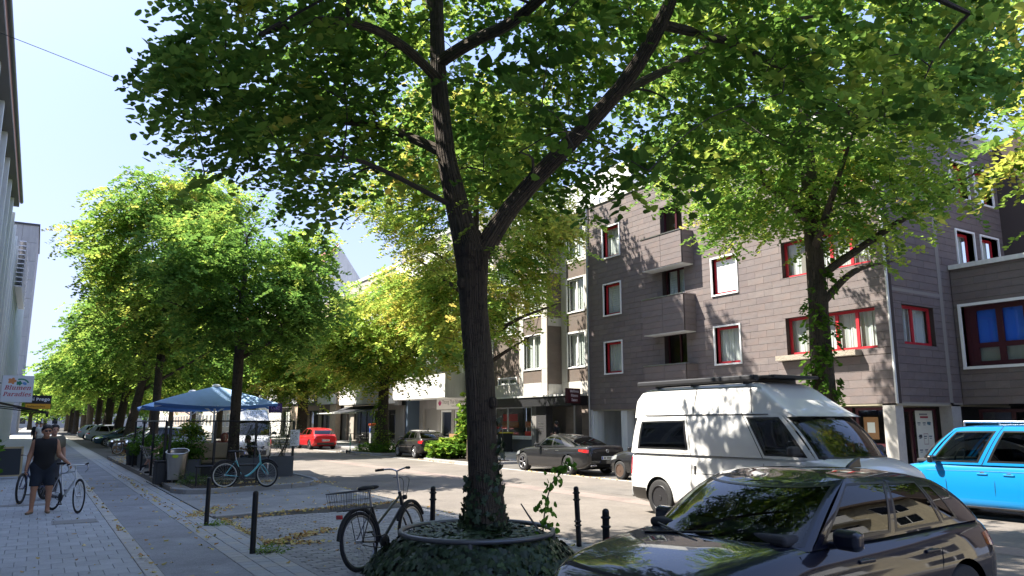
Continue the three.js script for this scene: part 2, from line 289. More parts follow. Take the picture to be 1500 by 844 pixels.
// raised beds that hold trees
function bed(name, pts, h, mat) { const s = new THREE.Shape(); pts.forEach(([x, z], i) => (i ? s.lineTo(x, -z) : s.moveTo(x, -z))); const o = structure(name, new THREE.ExtrudeGeometry(s, { depth: h + 0.1, bevelEnabled: false }).rotateX(-Math.PI / 2).translate(0, -0.1, 0), mat); return o; }
bed('island_bed', [[2.95, -40], [2.95, -19.9], [3.15, -19.3], [3.55, -19.1], [5.6, -19.62], [6.1, -19.93], [6.48, -20.45], [6.65, -21.2], [6.73, -23], [6.73, -40]], 0.135, M(C(0.26, 0.24, 0.21), 0.95, { map: again(T.grain, 0.8), bumpMap: again(T.asphaltBump, 1), bumpScale: 0.01 }));
bed('soil_strip', [[3.3, -21.7], [3.3, -19.5], [3.6, -19.25], [5.0, -19.6], [5.3, -21.9]], 0.15, K.soil);
for (const [z0, z1] of [[-9.9, -13.4], [-26.6, -31.6], [-37, -42.6], [-53, -57]]) {
  bed('tree_bed', [[14.95, z0 - 0.4], [15.3, z0], [17.1, z0], [17.1, z1], [15.3, z1], [14.95, z1 + 0.4]], 0.09, K.soil);
  kerbRun('kerb', [[17.1, z0], [15.25, z0], [14.9, z0 - 0.4], [14.9, z1 + 0.4], [15.25, z1], [17.1, z1]], 0.11, 0.12);
}
// inspection covers in the footway
for (const [x, z, w, d, lab] of [[0.72, -15.1, 0.62, 0.44, 'pale rectangular concrete cover set in the footway by the road bike'], [-0.35, -18.6, 1.5, 0.32, 'long pale threshold strip let into the footway near the mountain bike']]) {
  const o = thing('footway_cover', lab, 'cover', [x, 0.033, z]);
  obj('lid', plate(w, d, 0.012, 0.004).clone().rotateX(-Math.PI / 2), M(C(0.3, 0.29, 0.28), 0.8, { map: again(T.grain, 2) }), o, 0);
  obj('rim', [box(w + 0.06, 0.008, 0.025, 0, 0.004, d / 2 + 0.016), box(w + 0.06, 0.008, 0.025, 0, 0.004, -d / 2 - 0.016), box(0.025, 0.008, d, w / 2 + 0.016, 0.004, 0), box(0.025, 0.008, d, -w / 2 - 0.016, 0.004, 0)], K.kerb, o);
}
// ---------- buildings ----------
// windows, balconies etc. are built in a facade's own axes: x along the wall, y up, z out of the wall
function win(parent, u0, u1, v0, v1, z, o = {}) {
  const { frame = K.whitePaint, fw = 0.07, mull = [], trans = [], surround, recess = 0.12, curtain, glass = K.pane, sash = 0.05, sw = 0.06 } = o;
  const zr = z - recess, g = [box2(u0, u1, v0, v0 + fw, zr - sash, zr), box2(u0, u1, v1 - fw, v1, zr - sash, zr), box2(u0, u0 + fw, v0 + fw, v1 - fw, zr - sash, zr), box2(u1 - fw, u1, v0 + fw, v1 - fw, zr - sash, zr)];
  const us = [u0, ...mull.map((f) => lerp(u0, u1, f)), u1], vs = [v0, ...trans.map((f) => lerp(v0, v1, f)), v1];
  for (const f of mull) { const u = lerp(u0, u1, f); g.push(box2(u - fw * 0.6, u + fw * 0.6, v0 + fw, v1 - fw, zr - sash, zr + 0.012)); }
  for (const f of trans) { const v = lerp(v0, v1, f); g.push(box2(u0 + fw, u1 - fw, v - fw * 0.5, v + fw * 0.5, zr - sash, zr + 0.006)); }
  const w = obj('window', g, frame, parent);
  for (let i = 0; i + 1 < us.length; i++) for (let j = 0; j + 1 < vs.length; j++) obj('pane', box2(us[i] + fw * 0.5, us[i + 1] - fw * 0.5, vs[j] + fw * 0.4, vs[j + 1] - fw * 0.4, zr - 0.031, zr - 0.0305).toNonIndexed(), glass, w).geometry = new THREE.PlaneGeometry(us[i + 1] - us[i] - fw, vs[j + 1] - vs[j] - fw * 0.8).translate((us[i] + us[i + 1]) / 2, (vs[j] + vs[j + 1]) / 2, zr - 0.03);
  if (surround) obj('surround', [box2(u0 - sw, u1 + sw, v1, v1 + sw, zr - sash, z + 0.035), box2(u0 - sw, u1 + sw, v0 - sw, v0, zr - sash, z + 0.05), box2(u0 - sw, u0, v0, v1, zr - sash, z + 0.035), box2(u1, u1 + sw, v0, v1, zr - sash, z + 0.035)], surround, w);
  if (curtain) { const n = Math.max(8, Math.round((u1 - u0) * 22)), cg = new THREE.PlaneGeometry(u1 - u0 - 0.05, v1 - v0 - 0.05, n, 1), p = cg.attributes.position; for (let i = 0; i < p.count; i++) p.setZ(i, 0.025 * Math.sin(p.getX(i) * 34 + 2 * Math.sin(p.getX(i) * 7))); cg.computeVertexNormals(); obj('curtain', cg.translate((u0 + u1) / 2, (v0 + v1) / 2, zr - 0.16), curtain, w); }
  return w;
}
function tiles(parent, name, rect, holes, tw, th, mats, z, limit, thick = 0.014, off = 0) {
  const list = []; let row = 0;
  for (let v = rect[2]; v < rect[3] - 0.01; v += th, row++) for (let u = rect[0] - (row % 2 ? tw * 0.5 : 0) + off; u < rect[1] - 0.005; u += tw) {
    const t = [Math.max(u, rect[0]), Math.min(u + tw, rect[1]), v, Math.min(v + th, rect[3])]; if (t[1] - t[0] < 0.03) continue;
    for (const q of rectMinus(t, holes)) { const w = q[1] - q[0], h = q[3] - q[2]; if (w < 0.02 || h < 0.02) continue; list.push({ g: plate(Math.round((w - 0.003) * 500) / 500, Math.round((h - 0.009) * 500) / 500, thick, 0.002, Math.floor(rnd() * 3)), m: mats[Math.floor(rnd() * mats.length)], p: V((q[0] + q[1]) / 2, (q[2] + q[3]) / 2, z + rnd() * 0.004), r: [-0.012, rr(-0.003, 0.003), 0] }); }
  }
  pieces(name, list, parent, limit, name + '_field');
}
const onRight = (x) => [[x, 0, 0], -Math.PI / 2];      // facade of the far side: its local x is the world's z
const slateMats = [[0.179, 0.143, 0.136], [0.174, 0.140, 0.135], [0.184, 0.148, 0.140], [0.177, 0.144, 0.139], [0.176, 0.141, 0.134], [0.181, 0.146, 0.138], [0.163, 0.130, 0.127], [0.197, 0.160, 0.151]].map((c) => M(C(...c), 0.6, { map: again(T.slate, 0.9), bumpMap: again(T.slate, 1.3), bumpScale: 0.003 }));
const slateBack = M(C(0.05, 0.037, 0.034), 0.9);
{ // brown slate-clad block with red windows and boxed balconies
  const b = thing('slate_building', 'brown slate clad apartment block with red framed windows and boxy balconies', 'building', ...onRight(22));
  const L = -28.3, R = -13.3, T0 = 2.25, T1 = 12.05;
  const rows = [[3.88, 5.28], [6.56, 7.98], [9.28, 10.72]], H = [];
  for (const [a, c] of rows) { H.push([-27.1, -25.92, a, c], [-20.38, -19.16, a, c], [-23.2, -21.9, a - 0.7, c + 0.05]); }
  H.push([-17.1, -13.75, 3.98, 5.27], [-17.1, -13.75, 6.7, 7.98], [-17.1, -13.75, 9.4, 10.7]);
  obj('wall', wallGeoms(L, R, T0, T1, -0.3, -0.02, H), slateBack, b);
  tiles(b, 'slate_tile', [L, R, T0, T1 - 0.05], H, 0.74, 0.245, slateMats, -0.02, 300);
  obj('roof_edge', [box2(L, R + 0.05, T1 - 0.05, T1 + 0.12, -0.5, 0.06)], K.white, b);
  obj('flat_roof', [box2(L, R, T1 - 0.3, T1 - 0.05, -12, -0.3)], K.concrete, b);
  obj('interior', [box2(L, R, T0, T1 - 0.3, -3.2, -3.0), box2(L, R, 5.75, 5.85, -3, -0.3), box2(L, R, 8.5, 8.6, -3, -0.3), box2(L, R, T0, T0 + 0.05, -12, -0.3), box2(L, L + 0.1, T0, T1, -12, -0.3), box2(-24, -23.9, T0, T1, -3, -0.3), box2(-18.3, -18.2, T0, T1, -3, -0.3)], K.roomLight, b);
  const cur = K.curtain, blind = M(C(0.5, 0.52, 0.5), 0.8, { bumpMap: again(tex(64, (u, v) => (v * 8) % 1, 1, false), 1.2), bumpScale: 0.02 });
  rows.forEach(([a, c], i) => {
    win(b, -27.1, -25.92, a, c, 0, { frame: K.redFrame, fw: 0.09, surround: K.whitePaint, curtain: i === 1 ? blind : cur, recess: 0.14 });
    win(b, -20.38, -19.16, a, c, 0, { frame: K.redFrame, fw: 0.09, surround: K.whitePaint, curtain: i === 0 ? cur : null, recess: 0.14 });
    if (i === 1) obj('roller_blind', box2(-20.3, -19.24, a + 0.1, c - 0.09, -0.165, -0.16), M(C(0.8, 0.8, 0.8), 0.9), b);
    win(b, -23.2, -21.9, a - 0.7, c + 0.05, 0, { frame: K.maroon, fw: 0.08, mull: [0.55], recess: 0.25, curtain: i === 1 ? blind : null });
  });
  win(b, -17.1, -13.75, 3.98, 5.27, 0, { frame: K.redFrame, fw: 0.09, mull: [0.3, 0.56, 0.78], curtain: cur, recess: 0.2 });
  win(b, -17.1, -13.75, 6.7, 7.98, 0, { frame: K.redFrame, fw: 0.09, mull: [0.3, 0.56, 0.78], curtain: cur, recess: 0.2 });
  win(b, -17.1, -13.75, 9.4, 10.7, 0, { frame: K.redFrame, fw: 0.09, mull: [0.3, 0.56, 0.78], recess: 0.2 });
  obj('window_ledge', [box2(-17.35, -14.3, 3.78, 3.95, -0.02, 0.34)], M(C(0.42, 0.37, 0.3), 0.9, { map: again(T.grain, 1), bumpMap: again(T.asphaltBump, 0.6), bumpScale: 0.02 }), b);
  for (const [y0, y1] of [[7.95, 9.36], [5.2, 6.74], [2.55, 3.95]]) { // balconies: boards on three sides, floor, coping
    const k = grp('balcony', b);
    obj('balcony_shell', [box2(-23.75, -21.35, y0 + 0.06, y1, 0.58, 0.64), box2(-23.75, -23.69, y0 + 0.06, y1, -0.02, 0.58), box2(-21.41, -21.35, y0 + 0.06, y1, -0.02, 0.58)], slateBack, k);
    obj('balcony_floor', box2(-23.73, -21.37, y0 + 0.03, y0 + 0.06, -0.02, 0.63), K.white, k);
    obj('coping', [box2(-23.78, -21.32, y1, y1 + 0.04, 0.55, 0.68), box2(-21.44, -21.32, y1, y1 + 0.04, -0.02, 0.55), box2(-23.78, -23.66, y1, y1 + 0.04, -0.02, 0.55)], K.alu, k);
    const n = Math.round((y1 - y0 - 0.06) / 0.245), th = (y1 - y0 - 0.06) / n;
    for (let r = 0; r < n; r++) {
      for (let c = 0; c < 2; c++) { const m = new THREE.Mesh(plate(1.19, Math.round((th - 0.008) * 1000) / 1000, 0.014, 0.004, (r + c) % 3), slateMats[(r * 2 + c) % 6]); m.name = 'slate_tile'; m.position.set(-23.75 + 0.6 + c * 1.2, y0 + 0.06 + th * (r + 0.5), 0.64); m.castShadow = m.receiveShadow = true; k.add(m); }
      const m = new THREE.Mesh(plate(0.6, Math.round((th - 0.008) * 1000) / 1000, 0.014, 0.004, r % 3), slateMats[r % 6]); m.name = 'slate_tile'; m.rotation.y = Math.PI / 2; m.position.set(-21.35, y0 + 0.06 + th * (r + 0.5), 0.29); k.add(m);
    }
  }
  obj('spandrel', [box2(-17.5, R + 0.02, T0, 3.78, -0.02, 0.0)], slateBack, b);
  tiles(b, 'slate_tile', [-17.5, R + 0.03, T0, 3.76], [], 0.9, 0.25, slateMats, 0.004, 60);
  obj('corner_trim', [box2(R, R + 0.05, T0, T1 - 0.06, -0.05, 0.03)], K.white, b);
  obj('downpipe', rod([L + 0.05, 0.1, 0.08], [L + 0.05, 12.3, 0.08], 0.05), K.alu, b);
  // ground storey: white garage recess with pillars, then dark shop glazing
  const gr = K.white;
  obj('garage_recess', [box2(-28.2, -25.0, 0.1, T0, -2.6, -2.5), box2(-28.3, -28.15, 0.1, T0, -2.6, -0.02), box2(-26.0, -25.85, 0.1, T0, -2.5, -0.6)], gr, b);
  obj('meter_flap', box2(-27.2, -26.9, 1.0, 1.5, -2.5, -2.47), K.concrete, b);
  for (const u of [-28.1, -26.0, -21.5, -17.2]) obj('pillar', box2(u - 0.2, u + 0.2, 0.1, T0, -0.5, -0.1), gr, b);
  obj('soffit', box2(L, R, T0 - 0.06, T0, -3, -0.05), M(C(0.3, 0.27, 0.2), 0.9), b);
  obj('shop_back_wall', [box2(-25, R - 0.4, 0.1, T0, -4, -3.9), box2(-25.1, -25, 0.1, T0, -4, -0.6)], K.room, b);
  for (let u = -24.8; u < R - 0.8; u += 1.62) win(b, u, u + 1.5, 0.25, 2.15, -0.55, { frame: K.maroon, fw: 0.09, trans: [0.38], recess: 0.05, glass: K.pane });
  for (const [u, w] of [[-14.9, 0.5], [-16.2, 0.42], [-18.4, 0.5]]) { const c = obj('notice', box2(u, u + w, 1.15, 1.85, -0.74, -0.73), M(C(0.33, 0.17, 0.08), 0.9), b); obj('notice_paper', box2(u + 0.12, u + w - 0.12, 1.35, 1.68, -0.729, -0.727), K.whitePaint, c); }
}
{ // the wing round the corner, facing along the street, in its own shade
  const b = thing('slate_wing', 'dark slate side wing turning the corner with a blue curtained window band', 'building');
  const z = -13.3, T0 = 2.25, dk = slateMats;
  const H = [[22.75, 24.55, 4.1, 5.36], [26.45, 27.6, 6.95, 8.25], [28.1, 29.3, 7.0, 8.25], [26.45, 27.6, 9.5, 10.8], [28.1, 29.3, 9.5, 10.8]];
  obj('wall', wallGeoms(22.02, 30, T0, 12.05, z - 0.3, z - 0.02, H).concat([box2(29.7, 30, 3, 12.05, z, 6)]), slateBack, b);
  const face = grp('face', b, [0, 0, z]);
  tiles(face, 'slate_tile', [22.02, 29.98, T0, 12.0], H.map((h) => h), 0.74, 0.245, dk, -0.02, 200);
  win(face, 22.75, 24.55, 4.1, 5.36, 0, { frame: K.redFrame, fw: 0.1, mull: [0.42], recess: 0.16, curtain: K.curtain });
  for (const h of H.slice(1)) win(face, ...h, 0, { frame: K.redFrame, fw: 0.1, surround: K.whitePaint, recess: 0.22, curtain: K.curtain });
  obj('interior', [box2(22.3, 30, T0, 12, z - 3.2, z - 3), box2(22.3, 30, 5.8, 5.9, z - 3, z - 0.3), box2(22.3, 30, 8.6, 8.7, z - 3, z - 0.3)], K.roomLight, b);
  obj('roof_edge', box2(22, 30, 12.0, 12.16, z - 0.5, z + 0.05), K.white, b);
  // projecting low block with the blue curtains
  const low = grp('low_block', b, [25.75, 0, 0]); low.rotation.y = -Math.PI / 2;
  const HB = [[-13.05, -8.6, 3.48, 5.46]];
  obj('wall', wallGeoms(z + 0.02, 4, T0, 6.75, -0.3, -0.02, HB), slateBack, low);
  tiles(low, 'slate_tile', [z + 0.02, 4, T0, 6.75], HB, 0.74, 0.245, dk, -0.02, 120);
  obj('terrace_coping', [box2(z + 0.02, 4, 6.75, 6.9, -0.5, 0.08)], K.white, low);
  obj('terrace_floor', [box2(z + 0.02, 4, 6.2, 6.3, -4.2, -0.3)], K.concrete, low);
  win(low, -13.05, -8.6, 3.48, 5.46, 0, { frame: K.maroon, fw: 0.16, mull: [0.06, 0.24, 0.42, 0.62, 0.82], trans: [0.34], recess: 0.2, surround: K.whitePaint, sw: 0.09 });
  for (const [a, c] of [[-12.72, -12.04], [-11.92, -11.24], [-11.1, -10.35], [-10.2, -9.45]]) obj('blue_curtain', box2(a, c, 4.2, 5.34, -0.34, -0.33), M(C(0.02, 0.13, 0.68), 0.9), low);
  obj('sill_board', box2(-13, -8.6, 3.5, 4.1, -0.4, -0.39), M(C(0.3, 0.32, 0.3), 0.9), low);
  obj('interior', [box2(z, 4, T0, 6.2, -3.2, -3)], K.room, low);
  // street level: pale pillars, glass door with a poster, dark glazing
  obj('pillar', box2(22.0, 22.42, 0.1, T0, z - 0.45, z - 0.05), K.concrete, b);
  obj('pillar', box2(25.15, 25.7, 0.1, T0, z - 0.45, z - 0.05), K.concrete, b);
  obj('soffit', box2(22, 30, T0 - 0.05, T0, z - 3, z - 0.05), M(C(0.4, 0.36, 0.26), 0.9), b);
  win(face, 22.5, 25.1, 0.15, 2.12, -0.5, { frame: K.maroon, fw: 0.1, mull: [0.45], recess: 0.05 });
  const po = obj('poster', new THREE.PlaneGeometry(0.98, 1.55).translate(24.32, 1.28, z - 0.52), M(C(1, 1, 1), 0.9, { map: canvasTex(256, 400, (x, w, h) => { x.fillStyle = '#d9d6c4'; x.fillRect(0, 0, w, h); x.fillStyle = '#8a8a86'; x.fillRect(60, 24, 120, 14); x.fillStyle = '#a34048'; x.fillRect(70, 46, 120, 16); x.strokeStyle = '#8c4a44'; x.lineWidth = 4; x.strokeRect(104, 190, 62, 84); x.fillStyle = '#60666a'; for (let i = 0; i < 9; i++) { x.fillRect(24 + (i % 3) * 78, 96 + Math.floor(i / 3) * 110, 46, 10); x.fillRect(30 + (i % 3) * 78, 114 + Math.floor(i / 3) * 110, 34, 6); } x.fillStyle = '#4d6f78'; x.fillRect(168, 92, 50, 22); x.fillStyle = '#444'; x.fillRect(34, 196, 44, 26); }) }), b, 0);
  obj('shop_back', [box2(22, 25.6, 0.1, T0, z - 3, z - 2.9), box2(25.7, 30, 0.1, T0, z - 0.5, z - 0.4)], K.room, b);
  win(low, z + 0.2, -11, 0.2, 2.1, -0.5, { frame: K.maroon, fw: 0.1, mull: [0.5], recess: 0.05 }); win(low, -10.9, -8.4, 0.2, 2.1, -0.5, { frame: K.maroon, fw: 0.1, mull: [0.5], recess: 0.05 });
  obj('shop_back', [box2(z, 4, 0.1, T0, -3.2, -3.1)], K.room, low);
}
const stone = M(C(0.52, 0.5, 0.46), 0.8, { map: again(T.stain, 0.5), bumpMap: again(T.asphaltBump, 1), bumpScale: 0.002 }), brownPanel = M(C(0.16, 0.125, 0.105), 0.7, { map: again(T.slate, 0.5) });
{ // grey and white block with brown spandrels
  const b = thing('panel_building', 'pale stone apartment block with brown spandrel panels and white windows', 'building', ...onRight(22));
  const zl = -39, zr = -31.75, zs = -0.9, mk = [];
  const win2 = (u0, u1, v0, v1, z, mull = [0.5]) => win(b, u0, u1, v0, v1, z, { mull, surround: K.whitePaint, sw: 0.05, recess: 0.1, curtain: K.curtain });
  const HA = [], HB = [];
  for (const v of [4.42, 7.25, 10.0]) { HA.push([-33.95, -32.3, v, v + 1.78]); HB.push([-31.2, -29.75, v, v + 1.72]); }
  HA.push([-36.7, -34.7, 6.5, 8.0], [-36.6, -34.7, 3.74, 4.06], [-36.7, -34.7, 9.2, 10.8]);
  const top = 12.4;
  // walls with openings, panel by panel
  const grid = (u0, u1, z, H, side) => {
    const cols = side === 'A' ? [[zl, -37.2], [-37.2, -34.4], [-34.4, -34.0], [-34.0, -32.25], [-32.25, zr]] : [[zr, -31.25], [-31.25, -29.7], [-29.7, -28.3]];
    for (const [a, c] of cols) for (const [y0, y1, k] of [[2.95, 3.7, 0], [3.7, 4.4, 1], [4.4, 6.25, 2], [6.25, 7.0, 0], [7.0, 7.25, 1], [7.25, 9.05, 2], [9.05, 9.8, 0], [9.8, top, 2]]) {
      const wide = c - a > 1.2, dark = wide && k === 1 || (wide && a === -37.2 && k !== 0) || (wide && k === 0 && y0 > 6 && a !== zl);
      for (const q of rectMinus([a + 0.006, c - 0.006, y0 + 0.006, y1 - 0.006], H)) { const m = new THREE.Mesh(plate(Math.round((q[1] - q[0]) * 100) / 100, Math.round((q[3] - q[2]) * 100) / 100, dark ? 0.02 : 0.05, 0.006, Math.floor(rnd() * 3)), dark ? brownPanel : stone); m.name = 'cladding_panel'; m.position.set((q[0] + q[1]) / 2, (q[2] + q[3]) / 2, z); m.castShadow = m.receiveShadow = true; b.add(m); }
    }
    obj('wall', wallGeoms(cols[0][0], cols[cols.length - 1][1], 2.95, top, z - 0.3, z - 0.004, H), slateBack, b);
  };
  grid(zl, zr, 0, HA, 'A'); grid(zr, -28.3, zs, HB, 'B');
  obj('return_wall', box2(zr - 0.02, zr + 0.03, 2.95, top, zs, 0.03), brownPanel, b);
  for (const [a, c] of [[6.6, 7.05], [2.95, 3.6], [9.4, 9.8]]) obj('return_band', box2(zr + 0.03, zr + 0.05, a, c, zs + 0.05, 0.0), stone, b);
  for (const h of HA) win2(...h, 0.02); for (const h of HB) win2(...h, zs + 0.02);
  obj('cornice', [box2(zl, zr + 0.1, top, top + 0.35, -0.6, 0.15), box2(zr + 0.1, -28.32, top, top + 0.35, zs - 0.4, zs + 0.12)], K.white, b);
  obj('roof_railing', [0, 0.28, 0.56].map((d) => rod([zl, top + 0.6 + d, -0.1], [-28.4, top + 0.6 + d, zs + 0.2], 0.022, 0.022, 6)).concat([-38, -36, -34, -32, -30, -28.5].map((u) => rod([u, top + 0.3, -0.3], [u, top + 1.2, -0.3], 0.025))), K.alu, b);
  obj('penthouse_wall', box2(zl, -28.4, top + 0.3, 15.2, -4, -3), K.white, b); obj('roof', box2(zl, -28.35, top - 0.1, top, -12, -0.6), K.concrete, b);
  obj('interior', [box2(zl, -28.3, 0.2, top, -3.6, -3.4), box2(zl, -28.3, 6.6, 6.7, -3.4, -1.3), box2(zl, -28.3, 9.4, 9.5, -3.4, -1.3)], K.roomLight, b);
  // street level
  obj('canopy', [box2(zl, -29.4, 2.48, 2.95, -0.7, 0.28)], M(C(0.02, 0.021, 0.024), 0.5), b);
  obj('canopy_edge', box2(zl, -29.4, 2.95, 3.03, -0.7, 0.34), K.white, b);
  obj('stall_riser', box2(zl, -33.3, 0.1, 0.78, -0.35, -0.05), M(C(0.1, 0.11, 0.125), 0.7), b);
  obj('shop_sill', box2(zl, -33.3, 0.78, 0.9, -0.35, 0.06), K.white, b);
  win(b, -37.2, -33.45, 0.9, 2.48, 0, { mull: [0.36], recess: 0.12, frame: K.whitePaint, fw: 0.06 }); win(b, -38.9, -37.3, 0.9, 2.48, 0, { recess: 0.12, frame: K.whitePaint, fw: 0.06 });
  obj('red_menu_board', [box2(-36.8, -35.3, 1.72, 2.12, -0.42, -0.4)], M(C(0.6, 0.02, 0.015), 0.6), b);
  obj('orange_menu_board', [box2(-36.9, -35.2, 1.38, 1.68, -0.42, -0.4), box2(-34.5, -33.7, 1.4, 1.72, -0.42, -0.4)], M(C(0.42, 0.13, 0.04), 0.6), b);
  obj('counter', box2(-37, -33.6, 0.1, 1.1, -2.2, -1.6), M(C(0.12, 0.1, 0.09), 0.6), b); obj('red_crate', box2(-34.3, -33.6, 0.92, 1.2, -0.5, -0.25), M(C(0.6, 0.02, 0.02), 0.5), b);
  obj('pier', [box2(-33.3, -32.85, 0.1, 2.48, -0.4, -0.02)], M(C(0.25, 0.24, 0.23), 0.8, { map: again(T.grain, 0.6) }), b);
  obj('dark_pier', box2(-32.85, -31.95, 0.1, 2.48, -0.4, 0.0), M(C(0.035, 0.035, 0.038), 0.6), b);
  obj('name_plates', [0, 1, 2, 3].map((i) => box2(-32.65, -32.2, 1.62 - i * 0.13, 1.66 - i * 0.13, 0, 0.006)), K.alu, b);
  obj('entrance_panel', [box2(-31.95, -29.7, 0.1, 2.45, -1.3, -1.25)], M(C(0.3, 0.25, 0.22), 0.7, { map: again(T.slate, 0.6) }), b);
  obj('mail_boxes', [0, 1].map((i) => box2(-31.8 + i, -30.95 + i, 0.9, 1.35, -1.25, -1.22)), M(C(0.18, 0.15, 0.135), 0.6), b);
  obj('post', [box2(-29.75, -29.6, 0.1, 2.48, -0.5, -0.1)], K.alu, b); obj('side_wall', box2(-29.6, -28.32, 0.1, 2.9, -1.1, -1.0), M(C(0.22, 0.17, 0.145), 0.8), b);
  obj('grille', Array.from({ length: 12 }, (_, i) => box2(-28.75, -28.34, 0.9 + i * 0.14, 0.98 + i * 0.14, -0.95, -0.93)), K.darkSteel, b);
}
const signMat = (w, h, draw) => M(C(1, 1, 1), 0.55, { map: canvasTex(w, h, draw) });
function signBoard(name, label, w, h, pos, turn, mat, back, depth = 0.12) { const o = thing(name, label, 'sign', pos, turn); obj('sign_case', box(w, h, depth), back, o); for (const s of [1, -1]) obj('sign_face', new THREE.PlaneGeometry(w - 0.02, h - 0.02).rotateY(s < 0 ? Math.PI : 0).translate(0, 0, s * (depth / 2 + 0.004)), mat, o, 0); return o; }
signBoard('hanging_sign', 'maroon box sign with three white words fixed beside the slate building', 1.05, 0.7, [21.6, 2.92, -29.1], 0.35, signMat(256, 172, (x, w, h) => { x.fillStyle = '#4a0f1e'; x.fillRect(0, 0, w, h); x.fillStyle = '#efe6e8'; x.font = 'bold 44px sans-serif'; x.textAlign = 'center'; ['Wellness', 'Fitness', 'Dance'].forEach((t, i) => x.fillText(t, w / 2, 48 + i * 52)); }), K.maroon, 0.18);
const plasterW = M(C(0.7, 0.69, 0.66), 0.85, { map: again(T.stain, 0.35) });
{ // white balconied block with the massage shop
  const b = thing('balcony_building', 'white rendered block with broad white balconies above a massage shop', 'building', ...onRight(22.4));
  const zl = -51.6, zr = -39.02, top = 14.2, H = [];
  for (const v of [4.6, 7.3, 10.0]) H.push([-48.6, -44.4, v, v + 2.1], [-43.6, -41.0, v, v + 2.1]);
  obj('wall', wallGeoms(zl, zr, 3.3, top, -0.3, 0, H), M(C(0.34, 0.32, 0.29), 0.85, { map: again(T.stain, 0.4) }), b);
  for (const h of H) win(b, ...h, 0, { mull: [0.33, 0.66], curtain: K.curtain, recess: 0.1 });
  for (const v of [3.18, 5.85, 8.55, 11.25]) { const k = grp('balcony', b); obj('balcony_front', box2(-49.4, -41.4, v, v + 1.5, 1.25, 1.37), plasterW, k); obj('balcony_side', box2(-41.52, -41.4, v, v + 1.5, 0, 1.25), plasterW, k); obj('balcony_side', box2(-49.4, -49.28, v, v + 1.5, 0, 1.25), plasterW, k); obj('balcony_floor', box2(-49.38, -41.42, v - 0.02, v + 0.16, 0, 1.24), K.white, k); obj('coping', box2(-49.43, -41.37, v + 1.5, v + 1.54, 1.22, 1.4), K.alu, k); }
  obj('roof_edge', box2(zl, zr, top, top + 0.3, -6, 0.12), K.white, b);
  obj('interior', [box2(zl, zr, 0.1, top, -3, -2.8)], K.roomLight, b);
  obj('shop_wall', wallGeoms(zl, zr, 0.1, 3.3, -0.9, -0.6, [[-45.9, -44.3, 0.6, 2.45], [-43.9, -42.3, 0.3, 2.45], [-41.9, -40.3, 0.6, 2.45], [-48.6, -46.4, 0.1, 2.6]]), M(C(0.33, 0.31, 0.29), 0.85, { map: again(T.stain, 0.6) }), b);
  obj('shop_fascia', box2(-46.2, -39.1, 2.5, 3.3, -0.6, -0.46), plasterW, b);
  for (const u of [-45.9, -43.9, -41.9]) win(b, u, u + 1.6, u === -43.9 ? 0.3 : 0.6, 2.45, -0.6, { recess: 0.06, fw: 0.12 });
  obj('shop_door', box2(-48.5, -46.5, 0.1, 2.6, -0.85, -0.8), M(C(0.25, 0.235, 0.22), 0.7), b);
  obj('blue_entrance', [box2(-51.5, -49.3, 0.1, 3.2, -0.58, -0.55), box2(-49.4, -49.2, 0.1, 3.3, -0.6, 0.3)], M(C(0.05, 0.075, 0.11), 0.6), b);
  obj('bench_box', box2(-43.4, -41.2, 0.1, 0.95, -0.4, 0.0), K.wood, b); obj('yellow_banner', box2(-42.2, -41.0, 0.3, 1.1, 0.02, 0.04), M(C(0.6, 0.55, 0.05), 0.7), b);
  const sg = signBoard('shop_sign', 'white massage shop fascia sign with pink lotus mark and dark lettering', 5.2, 0.74, [22.4 + 0.4, 2.9, -43.4], -Math.PI / 2, signMat(1024, 146, (x, w, h) => { x.fillStyle = '#e9e5e0'; x.fillRect(0, 0, w, h); x.fillStyle = '#b8336e'; for (let i = 0; i < 5; i++) { x.beginPath(); x.ellipse(90 + (i - 2) * 14, 78 - (2 - Math.abs(i - 2)) * 10, 9, 34, (i - 2) * 0.35, 0, 7); x.fill(); } x.fillStyle = '#5b514c'; x.font = '70px sans-serif'; x.fillText('Thong Thai Massage', 160, 82); x.font = '26px sans-serif'; x.fillText('Traditionelle Massage', 420, 122); }), K.white, 0.06);
}
